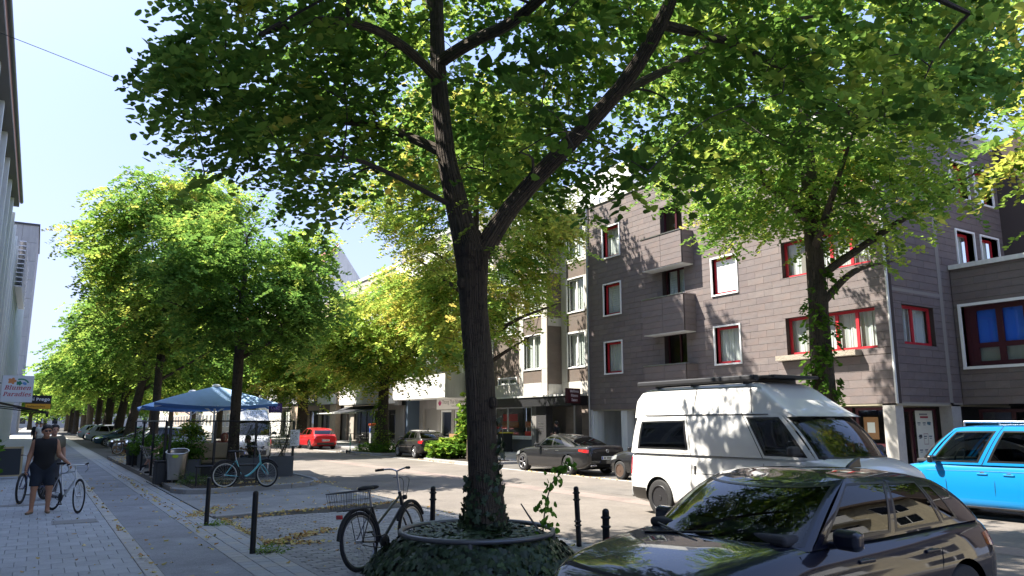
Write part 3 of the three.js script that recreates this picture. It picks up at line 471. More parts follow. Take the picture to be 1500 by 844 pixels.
{ // block with rounded white balcony and black awning
  const b = thing('cafe_building', 'light block with white balcony band and black awning over a cafe front', 'building', ...onRight(22.4));
  const zl = -63.2, zr = -51.62, top = 13.4, H = [];
  for (const v of [4.4, 7.2, 10.0]) H.push([-61.5, -58.5, v, v + 2.1], [-57.5, -53.5, v, v + 2.1]);
  obj('wall', wallGeoms(zl, zr, 2.9, top, -0.3, 0, H).concat(wallGeoms(zl, zr, 0.1, 2.9, -0.8, -0.5, [[-62, -56.5, 0.2, 2.6], [-55.8, -53.2, 0.2, 2.6]])), M(C(0.4, 0.36, 0.31), 0.85, { map: again(T.stain, 0.4) }), b);
  for (const h of H) win(b, ...h, 0, { mull: [0.33, 0.66], recess: 0.1, curtain: K.curtain });
  for (const v of [3.05, 5.85, 8.65]) { const k = grp('balcony', b); obj('balcony_front', box2(-61.2, -52.2, v, v + 1.5, 1.0, 1.12), plasterW, k); obj('balcony_side', box2(-52.32, -52.2, v, v + 1.5, 0, 1.0), plasterW, k); obj('balcony_floor', box2(-61.1, -52.3, v - 0.02, v + 0.12, 0, 1.0), K.white, k); }
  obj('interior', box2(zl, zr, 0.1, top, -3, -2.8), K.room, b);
  win(b, -62, -56.5, 0.2, 2.6, -0.5, { frame: K.black, mull: [0.25, 0.5, 0.75], recess: 0.06 }); win(b, -55.8, -53.2, 0.2, 2.6, -0.5, { frame: K.black, mull: [0.5], recess: 0.06 });
  const aw = new THREE.BufferGeometry(); const A = [[-62.2, 2.95, 0.1], [-53.4, 2.95, 0.1], [-53.4, 2.35, 2.6], [-62.2, 2.35, 2.6]], n = 12, ps = [];
  for (let i = 0; i < n; i++) { const q = (t, s) => [lerp(A[0][0], A[1][0], s), lerp(2.95, 2.35, t) - 0.12 * Math.sin(t * Math.PI), lerp(0.1, 2.6, t)], a = i / n, c = (i + 1) / n; ps.push(...q(a, 0), ...q(c, 0), ...q(c, 1), ...q(a, 0), ...q(c, 1), ...q(a, 1)); }
  aw.setAttribute('position', new THREE.Float32BufferAttribute(ps, 3)); aw.computeVertexNormals(); obj('awning', aw, M(C(0.025, 0.027, 0.035), 0.85), b);
  obj('awning_bar', [rod([-62.3, 2.35, 2.6], [-53.3, 2.35, 2.6], 0.05), rod([-60.5, 2.7, 0.1], [-60.5, 2.37, 2.5], 0.03), rod([-55, 2.7, 0.1], [-55, 2.37, 2.5], 0.03)], K.white, b);
  obj('roof_edge', box2(zl, zr, top, top + 0.25, -6, 0.1), K.white, b);
}
{ // furniture shop, brown panels, then a gabled house behind
  const b = thing('furniture_shop_building', 'brown panelled block with black furniture shop fascia and pale brick pier', 'building', ...onRight(22.2));
  const zl = -84, zr = -63.22, top = 12.6, H = [];
  for (let i = 0; i < 5; i++) for (const v of [6.4, 9.2]) H.push([-82.5 + i * 3.9, -79.9 + i * 3.9, v, v + 1.7]);
  obj('wall', wallGeoms(zl, zr, 3.2, top, -0.3, 0, H), brownPanel, b);
  for (const h of H) win(b, ...h, 0, { mull: [0.5], recess: 0.08, curtain: K.curtain });
  for (let i = 0; i < 6; i++) obj('brick_pier', box2(-84 + i * 3.9, -82.9 + i * 3.9, 3.2, top, 0.0, 0.12), M(C(0.5, 0.39, 0.3), 0.85, { map: again(T.grain, 0.6) }), b);
  obj('street_pier', [box2(-78.3, -75.6, 0.1, 4, -0.3, 0.15), box2(-65.8, -64.2, 0.1, 3.2, -0.3, 0.15)], M(C(0.55, 0.42, 0.32), 0.85, { map: again(T.grain, 0.6) }), b);
  obj('fascia', box2(-79, -64.2, 3.2, 4.05, 0.0, 0.14), M(C(0.03, 0.032, 0.045), 0.6), b); obj('white_fascia', box2(-69, -64.2, 3.24, 4.1, 0.14, 0.3), K.white, b);
  obj('shop_wall', wallGeoms(zl, zr, 0.1, 3.2, -0.8, -0.5, [[-83, -79, 0.3, 2.8], [-75, -71, 0.3, 2.8], [-70, -66.2, 0.3, 2.8]]), M(C(0.16, 0.14, 0.12), 0.8), b);
  for (const u of [-83, -75, -70]) win(b, u, u + 3.8, 0.3, 2.8, -0.5, { frame: K.black, mull: [0.33, 0.66], recess: 0.06 });
  obj('interior', box2(zl, zr, 0.1, top, -3, -2.8), K.room, b); obj('roof', box2(zl, zr, top, top + 0.2, -9, 0.15), K.concrete, b);
  signBoard('shop_sign', 'black furniture shop fascia sign with white lettering', 9.4, 0.68, [22.2 - 0.2, 3.65, -73.9], -Math.PI / 2, signMat(1024, 74, (x, w, h) => { x.fillStyle = '#15161f'; x.fillRect(0, 0, w, h); x.fillStyle = '#eef0f2'; x.font = 'bold 66px sans-serif'; x.fillText('schlafen', 40, 56); x.fillText('wohnen', 660, 56); }), K.black, 0.06);
}
const roofTile = [[0.27, 0.09, 0.06], [0.24, 0.08, 0.055], [0.30, 0.105, 0.07]].map((c) => M(C(...c), 0.8, { map: again(T.grain, 0.8) }));
{ // gabled house with a red tile roof rising behind
  const b = thing('gabled_house', 'tall white house with a steep red tiled roof behind the yellowing trees', 'building', ...onRight(24));
  obj('wall', [box2(-100, -84.02, 0.1, 16, -9, 0)], plasterW, b);
  const s = new THREE.Shape(); s.moveTo(-9, 16); s.lineTo(0, 16); s.lineTo(-4.5, 22.2); obj('gable', new THREE.ExtrudeGeometry(s, { depth: 15.9, bevelEnabled: false }).rotateY(-Math.PI / 2).scale(1, 1, 1).translate(-84.05, 0, 0), plasterW, b);
  const sl = grp('roof_slope', b, [0, 16, 0.15]); sl.rotation.x = -0.62; const list = [];
  for (let r = 0; r < 23; r++) for (let c = 0; c < 27; c++) list.push({ g: plate(0.6, 0.36, 0.05, 0.01, c % 3), m: roofTile[Math.floor(rnd() * 3)], p: V(-100 + 0.3 + c * 0.61, 0.17 + r * 0.335, 0), r: [0.1, 0, 0] });
  pieces('roof_tile', list, sl, 0, 'roof_tile_field');
  for (let i = 0; i < 5; i++) for (const v of [4, 7.2, 10.4, 13.2]) win(b, -99 + i * 3, -97.4 + i * 3, v, v + 1.8, 0.13, { mull: [0.5], glass: K.darkPane, recess: 0.08 });
}
{ // further houses of the far side
  const cols = [[0.45, 0.4, 0.33], [0.5, 0.46, 0.4], [0.4, 0.3, 0.24], [0.55, 0.52, 0.47]], labs = ['ochre rendered house beyond the gabled house', 'cream house far along the street behind trees', 'reddish brown house near the end of the street', 'off white house closing the far side of the street'];
  [[-118, -100.1, 15], [-140, -118.1, 13], [-165, -140.1, 16], [-200, -165.1, 14]].forEach(([a, c, h], i) => {
    const b = thing('street_house', labs[i], 'building', ...onRight(23), 'houses at the far end of the street'); obj('wall', box2(a, c, 0.1, h, -9, 0), M(C(...cols[i]), 0.9, { map: again(T.stain, 0.3) }), b);
    for (let u = a + 1.5; u < c - 2; u += 3.2) for (let v = 1; v < h - 2; v += 3) win(b, u, u + 1.5, v, v + 1.8, 0.1, { mull: [0.5], glass: K.darkPane, recess: 0.05 });
    obj('roof', box2(a, c, h, h + 0.4, -9, 0.4), roofTile[0], b);
  });
}
{ // cream block across the street behind the viewer, mirrored in the parked car
  const b = thing('cream_building', 'cream yellow apartment block across the road beyond the slate building', 'building', ...onRight(24.5));
  const zl = 4.2, zr = 40, top = 7.9, H = [];
  for (let u = 6; u < 38; u += 4.2) for (const v of [1.0, 3.6, 5.9]) H.push([u, u + 2.4, v, v + 1.5]);
  obj('wall', wallGeoms(zl, zr, 0.1, top, -0.3, 0, H), M(C(0.6, 0.53, 0.37), 0.85, { map: again(T.stain, 0.3) }), b);
  for (const h of H) win(b, ...h, 0, { mull: [0.5], recess: 0.08, glass: K.darkPane });
  for (let u = 9.2; u < 36; u += 8.4) for (const v of [3.4, 5.7]) { const k = grp('balcony', b); obj('balcony_front', box2(u, u + 3, v, v + 1.0, 1.2, 1.3), K.white, k); obj('balcony_floor', box2(u, u + 3, v - 0.15, v, 0, 1.3), K.white, k); }
  obj('eave', box2(zl - 0.3, zr, top, top + 0.3, -8, 0.9), M(C(0.12, 0.09, 0.07), 0.8), b);
}
// ---------- the near row on the left ----------
const onLeft = (x) => [[x, 0, 0], Math.PI / 2];     // local x = - world z
{
  const b = thing('corner_house', 'tall near side apartment house with grey eave gutter rising over the flower shop', 'building', ...onLeft(-2.3));
  const a = -30, c = 48.5, top = 13.4, H = [], m = M(C(0.42, 0.43, 0.45), 0.85, { map: again(T.stain, 0.35) });
  for (let u = 1.5; u < c - 2.2; u += 3.6) for (const v of [4.2, 7.1, 10.1]) H.push([u, u + 1.9, v, v + 1.9]);
  obj('wall', wallGeoms(a, c, 3.0, top, -0.35, 0, H), m, b);
  for (const h of H) win(b, ...h, 0, { mull: [0.5], recess: 0.12, surround: K.white, sw: 0.09, curtain: K.curtain });
  for (let u = -0.3; u < c; u += 3.6) obj('fin', box2(u, u + 0.35, 3.0, top, 0, 0.22), K.white, b);
  obj('cornice', box2(a, c, 3.0, 3.25, 0, 0.28), K.white, b);
  obj('eave', [box2(a, c, top, top + 0.18, -0.4, 0.42)], M(C(0.16, 0.15, 0.145), 0.8), b);
  obj('gutter', [tube([[a, top + 0.3, 0.5], [c, top + 0.3, 0.5]], 0.1, 4, 10)], M(C(0.1, 0.105, 0.11), 0.5, { metalness: 0.4 }), b);
  const s = new THREE.Shape(); s.moveTo(0.4, top + 0.18); s.lineTo(-6, top + 2.2); s.lineTo(-12, top + 0.18); obj('roof', new THREE.ExtrudeGeometry(s, { depth: c - a, bevelEnabled: false }).rotateY(-Math.PI / 2).translate(c, 0, 0), roofTile[1], b);
  obj('shop_wall', wallGeoms(a, c, 0.0, 3.0, -0.5, -0.2, [[24, 28.5, 0.3, 2.6], [29.5, 34, 0.3, 2.6], [36, 40, 0.3, 2.6], [10, 14, 0.3, 2.6], [16, 20, 0.3, 2.6], [3, 7, 0.3, 2.6]]), m, b);
  for (const u of [3, 10, 16, 24, 29.5, 36]) win(b, u, u + 4, 0.3, 2.6, -0.2, { frame: K.black, mull: [0.33, 0.66], recess: 0.08 });
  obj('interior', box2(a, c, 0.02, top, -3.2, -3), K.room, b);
  obj('end_wall', box2(c - 0.3, c, 0.02, top, -3, -0.35), m, b);
}
{
  const b = thing('white_finned_house', 'white house with vertical fins and small balcony grilles past the near row gutter', 'building', ...onLeft(-2.5));
  obj('wall', box2(48.6, 92, 0, 13.2, -8, 0), plasterW, b);
  for (let u = 49; u < 91; u += 3.2) { for (let v = 1; v < 12; v += 2.9) win(b, u + 0.5, u + 2.3, v, v + 1.8, 0.12, { mull: [0.5], glass: K.darkPane, recess: 0.06 }); obj('fin', box2(u, u + 0.3, 0, 13.2, 0, 0.45), K.white, b); }
  for (let v = 10.4; v < 13.6; v += 0.3) obj('balcony_bar', box2(58, 70, v, v + 0.06, 0.5, 0.9), K.alu, b);
}
{
  const b = thing('grey_tower', 'slim grey panelled tower standing far down the near side', 'building', [0, 0, 0]);
  const mats = [0.36, 0.38, 0.34].map((k) => M(C(k, k * 1.02, k * 1.06), 0.85, { map: again(T.stain, 0.2) }));
  obj('core', box2(-22, -2.25, 0, 30.1, -150, -128.2), mats[2], b);
  const f = grp('front', b, [0, 0, -128.2]);
  for (let r = 0; r < 11; r++) for (let c = 0; c < 5; c++) { const m = new THREE.Mesh(plate(1.96, 2.72, 0.08, 0.02, (r + c) % 3), mats[(r * 3 + c) % 3]); m.name = 'facade_panel'; m.position.set(-3.2 - c * 2, 1.4 + r * 2.75, 0); f.add(m); }
  obj('roof_edge', box2(-22.1, -2.1, 30.1, 30.4, -150.1, -128), K.darkSteel, b);
}
{ const b = thing('street_end_house', 'pale house seen through the far trees at the end of the street', 'building'); obj('wall', box2(-30, 60, 0, 12, -272, -262), M(C(0.5, 0.47, 0.42), 0.9, { map: again(T.stain, 0.2) }), b); for (let u = -28; u < 58; u += 4) for (let v = 1; v < 10; v += 3) win(b, u, u + 1.6, v, v + 1.9, -261.9, { glass: K.darkPane, recess: 0.05 }); obj('roof', box2(-31, 61, 12, 12.6, -273, -261), roofTile[1], b); }
// ---------- trees and plants ----------
const barkM = M(C(0.125, 0.105, 0.085), 0.95, { map: again(T.bark, 1.6, 0.55), bumpMap: again(T.barkBump, 1.6, 0.55), bumpScale: 0.03 });
const twigM = M(C(0.05, 0.042, 0.034), 0.9);
function leafShape(pts, fold, L) { // outline (right half, base to tip) folded along the midrib
  const pos = [], mid = [0, 0.45 * L, -0.02 * L];
  for (const s of [1, -1]) for (let i = 0; i + 1 < pts.length; i++) {
    const a = [s * pts[i][0] * L, pts[i][1] * L, -fold * Math.abs(pts[i][0]) * L], b = [s * pts[i + 1][0] * L, pts[i + 1][1] * L, -fold * Math.abs(pts[i + 1][0]) * L];
    if (s > 0) pos.push(...mid, ...a, ...b); else pos.push(...mid, ...b, ...a);
  }
  const g = new THREE.BufferGeometry(); g.setAttribute('position', new THREE.Float32BufferAttribute(pos, 3)); g.computeVertexNormals(); return g;
}
const HEART = [[0, 0.02], [0.3, -0.1], [0.5, 0.2], [0.44, 0.55], [0.22, 0.86], [0, 1.08]], SIMPLE = [[0, 0], [0.46, 0.25], [0.34, 0.75], [0, 1.05]], IVY = [[0, 0.02], [0.28, -0.12], [0.62, 0.1], [0.36, 0.36], [0.52, 0.66], [0.2, 0.7], [0, 1.1]];
// a spray: a drooping twig with alternate leaves
function spray(seed, n, L, len, outline, hang = 0.5, vary = 0.22) {
  const r = mulberry(seed), gs = [], cols = [];
  for (let i = 0; i < n; i++) {
    const t = (i + 0.6) / n, side = i % 2 ? 1 : -1, s = L * (0.55 + 0.8 * r()), g = leafShape(outline, 0.25 + 0.3 * r(), s);
    g.rotateX(Math.PI / 2 + (r() - 0.5) * 0.6 - hang * r());      // leaf lies roughly flat, tip outwards and down
    g.rotateZ((r() - 0.5) * 0.9); g.rotateY(-side * (0.7 + 0.7 * r()) + Math.PI / 2);
    g.translate(len * t, -0.25 * len * t * t + (r() - 0.5) * 0.06, side * 0.04 + (r() - 0.5) * 0.12);
    const k = 1 + (r() - 0.5) * 2 * vary, y = 1 + (r() - 0.3) * vary, c = g.attributes.position.count, a = new Float32Array(c * 3); for (let q = 0; q < c; q++) { a[q * 3] = k * y; a[q * 3 + 1] = k; a[q * 3 + 2] = k * 0.9; }
    g.setAttribute('color', new THREE.BufferAttribute(a, 3)); gs.push(g);
  }
  return join(gs);
}
const leafM = M(C(1, 1, 1), 1, { transmission: 0.6, vertexColors: true, specularIntensity: 0 });
const SPR = { near: [1, 2].map((s) => spray(s * 17, 15, 0.08, 0.55, HEART, 0.7)), mid: [1, 2].map((s) => spray(s * 29, 19, 0.105, 0.75, SIMPLE, 0.7)), far: [1].map((s) => spray(s * 41, 20, 0.18, 1.15, SIMPLE, 0.7)) };
const q0 = new THREE.Quaternion(), m0 = new THREE.Matrix4(), e0 = new THREE.Euler();
function leaves(name, parent, geoms, places, mat = leafM, kind = 'stuff') { // places: {p, e:[x,y,z], s, c}
  geoms.forEach((g, k) => {
    const mine = places.filter((_, i) => i % geoms.length === k); if (!mine.length) return;
    const im = new THREE.InstancedMesh(g, mat, mine.length); im.name = name; im.castShadow = im.receiveShadow = true;
    mine.forEach((o, i) => { q0.setFromEuler(e0.set(...o.e, 'YXZ')); im.setMatrixAt(i, m0.compose(o.p, q0, V(o.s, o.s, o.s))); im.setColorAt(i, o.c); });
    if (parent === scene) im.name = numbered(name); else im.userData.kind = kind; parent.add(im);
  });
}
const pal = { // linear leaf colours, shared between what a leaf reflects and what it lets through
  green: [[0.135, 0.26, 0.055], [0.155, 0.285, 0.06], [0.185, 0.325, 0.065], [0.115, 0.22, 0.05]],
  lime: [[0.28, 0.42, 0.085], [0.32, 0.45, 0.095], [0.245, 0.385, 0.08], [0.37, 0.47, 0.10]],
  yellow: [[0.45, 0.50, 0.10], [0.50, 0.52, 0.12], [0.36, 0.46, 0.095], [0.54, 0.48, 0.13], [0.46, 0.50, 0.11]],
  dark: [[0.085, 0.175, 0.04], [0.10, 0.20, 0.045], [0.125, 0.235, 0.05]],
};
const pick = (a) => a[Math.floor(rnd() * a.length)], col = (a) => { const c = pick(a), k = rr(0.82, 1.18); return C(c[0] * k, c[1] * k, c[2] * k); };
function makeTree(o) {
  const { base, limbs, clusters, nSpray, spread, geoms, palettes, label, group, name = 'linden_tree', droop = 0.25, sc = [0.8, 1.2], trunkSides = 14, twig = 6, ok } = o;
  rnd = mulberry(o.seed);
  const t = thing(name, label, 'tree', base, 0, group), nodes = [], gl = [];
  limbs.forEach((l, i) => {
    const pts = l.p.map((p) => (Array.isArray(p) ? V(...p) : p)); const g = taper(pts, l.r, i ? 14 : 26, i ? 9 : trunkSides, i ? 0.08 : 0.12, i + o.seed);
    if (i === 0) obj('trunk', g, barkM, t, 0); else obj('limb', g, barkM, t, 0);
    const c = new THREE.CatmullRomCurve3(pts), n = Math.ceil(c.getLength() / 0.35); for (let k = i ? 0 : Math.floor(n * (o.bare ?? 0.55)); k <= n; k++) { const q = c.getPoint(k / n); q.rad = lerp(l.r[0], l.r[l.r.length - 1], k / n); nodes.push(q); }
  });
  clusters.sort((a, b) => a.lengthSq() - b.lengthSq());
  const places = [], axis = o.axis ?? V(0, 0, 0);
  for (const c of clusters) {
    let best = null, bd = 1e9; for (const n of nodes) { const d = n.distanceTo(c) + Math.max(0, n.y - c.y) * 1.2; if (d < bd) { bd = d; best = n; } }
    const L = best.distanceTo(c), mid = best.clone().lerp(c, 0.5).add(V(rr(-0.15, 0.15) * L, 0.12 * L, rr(-0.15, 0.15) * L)), r0 = Math.max(0.008, Math.min(clamp(0.012 + 0.012 * L, 0.014, 0.06), best.rad * 0.85));
    if (L > 0.2) { gl.push(taper([best, mid, c], [r0, r0 * 0.7, 0.006], twig, 5)); for (let k = 1; k <= 4; k++) { const a = best.clone().lerp(mid, k / 4), b2 = mid.clone().lerp(c, k / 4); const q = a.lerp(b2, k / 4); q.rad = lerp(r0, 0.007, k / 4); nodes.push(q); } }
    const hue = palettes(c), out = Math.atan2(-(c.z - axis.z), c.x - axis.x);
    for (let i = 0; i < nSpray; i++) {
      const p = c.clone().add(V(rr(-1, 1), rr(-0.75, 0.6), rr(-1, 1)).multiplyScalar(spread * Math.cbrt(rnd() + 0.15)));
      if (ok && !ok(p)) continue;
      places.push({ p, e: [rr(-0.5, 0.5), out + rr(-1.5, 1.5), -droop + rr(-0.5, 0.35)], s: rr(...sc), c: col(rnd() < 0.8 ? hue : palettes(p)) });
    }
  }
  if (gl.length) obj('twigs', gl, twigM, t).userData.kind = 'stuff';
  leaves('crown', t, geoms, places);
  return t;
}
function inEllipsoids(list, n, hollow = 0.0) { const out = []; let guard = 0; const tot = list.reduce((a, e) => a + e[3] * e[4] * e[5], 0); for (const [x, y, z, a, b, c] of list) { const k = Math.round(n * a * b * c / tot); for (let i = 0; i < k && guard < 1e5; guard++) { const v = V(rr(-1, 1), rr(-1, 1), rr(-1, 1)), l = v.length(); if (l > 1 || l < hollow) continue; out.push(V(x + v.x * a, y + v.y * b, z + v.z * c)); i++; } } return out; }
// the main tree: stems follow the photograph, set at the trunk's own distance
const TREE = onGround(712, 770, 0.5); TREE.y = 0;
const DT = Math.hypot(TREE.x, TREE.z);
{
  const P = (px, py, d = 0) => atDist(px, py, DT + d).sub(TREE), s = DT;
  const limbs = [
    { p: [V(0.02, -0.1, 0.02), P(714, 770), P(706, 680), P(702, 560), P(694, 450), P(692, 375), P(684, 345, 0.02)], r: [0.36, 0.215, 0.183, 0.172, 0.176, 0.205, 0.18] },
    { p: [P(686, 372), P(672, 310, 0.05), P(655, 235, 0.1), P(645, 150, 0.2), P(640, 40, 0.2), P(640, -90, 0.1), P(650, -230, 0)], r: [0.17, 0.155, 0.13, 0.12, 0.10, 0.08, 0.05] },
    { p: [P(704, 372), P(738, 318, -0.1), P(785, 262, -0.3), P(850, 195, -0.6), P(918, 118, -0.9), P(968, 35, -1.2), P(1010, -70, -1.4)], r: [0.14, 0.12, 0.11, 0.10, 0.095, 0.085, 0.05] },
    { p: [P(648, 222, 0.1), P(610, 205, 0.3), P(560, 185, 0.7), P(500, 178, 1.1), P(430, 165, 1.5)], r: [0.075, 0.065, 0.055, 0.045, 0.025] },
    { p: [P(645, 90, 0.2), P(690, 62, -0.4), P(745, 35, -1.0), P(800, -10, -1.6), P(860, -70, -2.2)], r: [0.09, 0.08, 0.07, 0.06, 0.04] },
    { p: [P(645, 120, 0.2), P(600, 75, -0.6), P(540, 40, -1.4), P(460, 30, -2.0), P(380, 50, -2.4)], r: [0.07, 0.06, 0.05, 0.04, 0.02] },
    { p: [P(640, 20, 0.2), P(600, -40, 1.2), P(540, -60, 2.2), P(430, -60, 3.0)], r: [0.06, 0.055, 0.045, 0.025] },
    { p: [P(968, 35, -1.2), P(1060, 60, -0.6), P(1165, 110, 0.2), P(1240, 165, 0.6), P(1330, 182, 1.0)], r: [0.06, 0.05, 0.045, 0.035, 0.015] },
    { p: [P(900, 140, -0.8), P(1000, 90, 0.6), P(1100, 40, 1.6), P(1220, 20, 2.4)], r: [0.06, 0.05, 0.04, 0.02] },
    { p: [P(1000, -50, -1.3), P(1120, -60, -1.8), P(1280, -40, -2.0), P(1420, 20, -1.8)], r: [0.06, 0.05, 0.04, 0.02] },
  ];
  // lower edge of the crown as the photograph shows it (photo pixels)
  const low = [[150, 60], [165, 200], [240, 225], [300, 272], [360, 300], [440, 318], [470, 345], [530, 335], [560, 300], [600, 285], [650, 300], [700, 330], [760, 322], [830, 318], [900, 300], [960, 305], [1040, 290], [1100, 255], [1200, 225], [1300, 215], [1400, 215], [1520, 250]];
  const up = [[150, 150], [165, 84], [235, 62], [262, 20], [280, -30], [330, -400]];
  const f = (t, x) => { if (x <= t[0][0]) return t[0][1]; for (let i = 1; i < t.length; i++) if (x <= t[i][0]) return lerp(t[i - 1][1], t[i][1], (x - t[i - 1][0]) / (t[i][0] - t[i - 1][0])); return t[t.length - 1][1]; };
  const wob = (x) => 14 * Math.sin(x * 0.045) + 9 * Math.sin(x * 0.11 + 1);
  const bareAt = [[690, 380, 650, 200, 52], [650, 200, 640, -40, 44], [705, 370, 790, 260, 46], [790, 260, 960, 40, 40], [645, 215, 540, 182, 30], [645, 85, 790, 0, 30]]; // the inner limbs carry few leaves
  const ok = (p) => { const w = p.clone().add(TREE); if (Math.hypot(w.x, w.y - eyeY, w.z) < 2.6 || w.y < 2.9) return false; const [x, y, z] = toPix(w); if (z < 0.5) return true; if (x < 222) return false; if (x > 1560 || y < -250) return true; if (y >= f(low, x) - 24 + wob(x) || (x <= 330 && y <= f(up, x) + 34)) return false;
    return Math.hypot(w.x, w.z) > DT - 0.1 || !bareAt.some(([a, b, c, d, r]) => { const t = clamp(((x - a) * (c - a) + (y - b) * (d - b)) / ((c - a) ** 2 + (d - b) ** 2), 0, 1); return Math.hypot(x - a - t * (c - a), y - b - t * (d - b)) < r; }); };
  rnd = mulberry(99);
  const rt = V(Math.cos(YAW), 0, Math.sin(YAW)), fw = V(Math.sin(YAW), 0, -Math.cos(YAW)), cl = [];
  // crown: a broad dome, wider across the view, sampled denser towards its shell
  for (let guard = 0; cl.length < 410 && guard < 60000; guard++) {
    const v = V(rr(-1, 1), rr(-1, 1), rr(-1, 1)), l = v.length(); if (l > 1 || l < 0.25) continue;
    const side = v.x > 0 ? 6.6 : 5.1, p = rt.clone().multiplyScalar(v.x * side).add(fw.clone().multiplyScalar(v.z * 4.1)).add(V(0, 6.9 + v.y * 4.3, 0)).add(rt.clone().multiplyScalar(0.2));
    if (ok(p) && p.y > 2.6 + 0.0 * l) cl.push(p);
  }
  const tr = makeTree({ base: [TREE.x, 0, TREE.z], limbs, clusters: cl, nSpray: 11, spread: 0.64, geoms: SPR.near, palettes: (c) => (rnd() < 0.025 ? pal.yellow : rnd() < 0.16 ? pal.lime : rnd() < 0.5 ? pal.green : pal.dark), label: 'big dark linden tree with forked ivy clad trunk inside a steel ring', seed: 5, trunkSides: 28, ok, bare: 0.9 });
  // burrs and twiggy shoots on the trunk
  for (const [x, y, d, r] of [[688, 365, -0.16, 0.1], [722, 590, -0.1, 0.06], [676, 415, -0.15, 0.06]]) obj('burr', ell(r, r * 1.3, r * 0.9, ...P(x, y, d).toArray()), barkM, tr);
  const sh = [], spotted = [[655, 505], [640, 498], [628, 512], [668, 520], [720, 365], [735, 345], [800, 318], [828, 320], [858, 322], [690, 300], [700, 330]];
  for (const [x, y] of spotted) for (let i = 0; i < 2; i++) sh.push({ p: P(x + rr(-8, 8), y + rr(-8, 8), rr(-0.25, -0.1)), e: [rr(-0.4, 0.4), rr(0, 6.3), rr(-0.8, 0)], s: rr(0.5, 0.7), c: col(pal.lime) });
  leaves('trunk_shoots', tr, SPR.near, sh);
}
// young and grown street trees
function streetTree(o) {
  const { x, z, h, trunkH, r, lean = [0, 0], R, cl, ns, geoms, pal: pl, label, group, seed, sc, yoff = 0, spread = 0.8, ok } = o;
  rnd = mulberry(seed * 7 + 3);
  const top = V(lean[0], h * 0.86, lean[1]), mid = V(lean[0] * 0.5, trunkH, lean[1] * 0.5);
  const limbs = [{ p: [V(0, -0.05, 0), V(lean[0] * 0.12, trunkH * 0.3, lean[1] * 0.12), mid, V(lean[0] * 0.8, lerp(trunkH, h, 0.45), lean[1] * 0.8), top], r: [r * 1.35, r * 1.05, r * 0.9, r * 0.5, 0.03] }];
  const nl = o.nl ?? 6;
  for (let i = 0; i < nl; i++) { const a = i / nl * 6.283 + rr(-0.3, 0.3), y0 = lerp(trunkH * 0.9, h * 0.55, i / nl), b = V(lerp(lean[0] * 0.5, lean[0], y0 / h), y0, lerp(lean[1] * 0.5, lean[1], y0 / h)), L = R * rr(0.6, 0.8); limbs.push({ p: [b, b.clone().add(V(Math.cos(a) * L * 0.45, L * 0.3, Math.sin(a) * L * 0.45)), b.clone().add(V(Math.cos(a) * L, L * rr(0.45, 0.75), Math.sin(a) * L))], r: [r * 0.42, r * 0.3, 0.02] }); }
  const cy = (trunkH * 0.82 + h) / 2 + yoff, ry = (h - trunkH * 0.82) / 2;
  const e = o.ell ?? [[lean[0], cy, lean[1], R * 0.72, ry * 0.86, R * 0.72]];
  if (!o.ell) for (let i = 0; i < 9; i++) { const a = i * 2.4 + rr(-0.4, 0.4), v = rr(-0.75, 0.8), q = Math.sqrt(1 - v * v) * rr(0.55, 0.78), s = rr(0.3, 0.46); e.push([lean[0] + Math.cos(a) * q * R, cy + v * ry * 0.8, lean[1] + Math.sin(a) * q * R, R * s, R * s * rr(0.6, 0.95), R * s]); }
  const clusters = inEllipsoids(e, cl, 0.5).filter((p) => { const w = p.clone().add(V(x, 0, z)); return !ok || ok(w, p); });
  return makeTree({ base: [x, 0, z], limbs, clusters, nSpray: ns, spread, geoms, palettes: pl, label, group, seed, sc: sc ?? [0.8, 1.2], axis: V(lean[0], 0, lean[1]), bare: 0.6 });
}
const mixPal = (...w) => () => { let k = rnd(); for (const [p, s] of w) { if ((k -= s) <= 0) return pal[p]; } return pal.green; };
const nearRow = 'lindens of the near row', farRow = 'lindens of the far row';
streetTree({ x: 4.95, z: -23.2, h: 8.4, trunkH: 3.9, r: 0.15, R: 2.9, cl: 170, ns: 13, geoms: SPR.mid, pal: mixPal(['green', 0.5], ['lime', 0.25], ['dark', 0.25]), label: 'slender young linden growing beside the blue parasols', group: nearRow, seed: 21, sc: [0.75, 1.05], spread: 0.62 });
streetTree({ x: 5.2, z: -43, h: 16.5, trunkH: 4.2, r: 0.2, R: 4.8, cl: 280, ns: 12, geoms: SPR.mid, pal: mixPal(['lime', 0.5], ['green', 0.4], ['yellow', 0.1]), label: 'tall linden with pale green top rising past the parasols', group: nearRow, seed: 22, sc: [1.1, 1.6], spread: 1.0 });
const nearLabs = ['linden with thick leaning trunk behind the parked silver car', 'linden leaning over the dark parked cars, second of the leaning trunks', 'upright dark linden trunk between the leaning trees', 'linden with ragged low crown past the leaning trunks'];
[[5.4, -58.5, 14, 0.3, 1.3], [5.4, -67, 14, 0.31, 1.0], [5.3, -76, 13.5, 0.34, 0.5], [5.3, -88, 13, 0.3, 0.3]].forEach(([x, z, h, r, ln], i) => streetTree({ x, z, h, trunkH: 4.4, r, lean: [ln, 0], R: 5.0, cl: 190, ns: 10, geoms: SPR.far, pal: mixPal(['green', 0.45], ['lime', 0.3], ['dark', 0.25]), label: nearLabs[i], group: nearRow, seed: 30 + i, spread: 1.15 }));
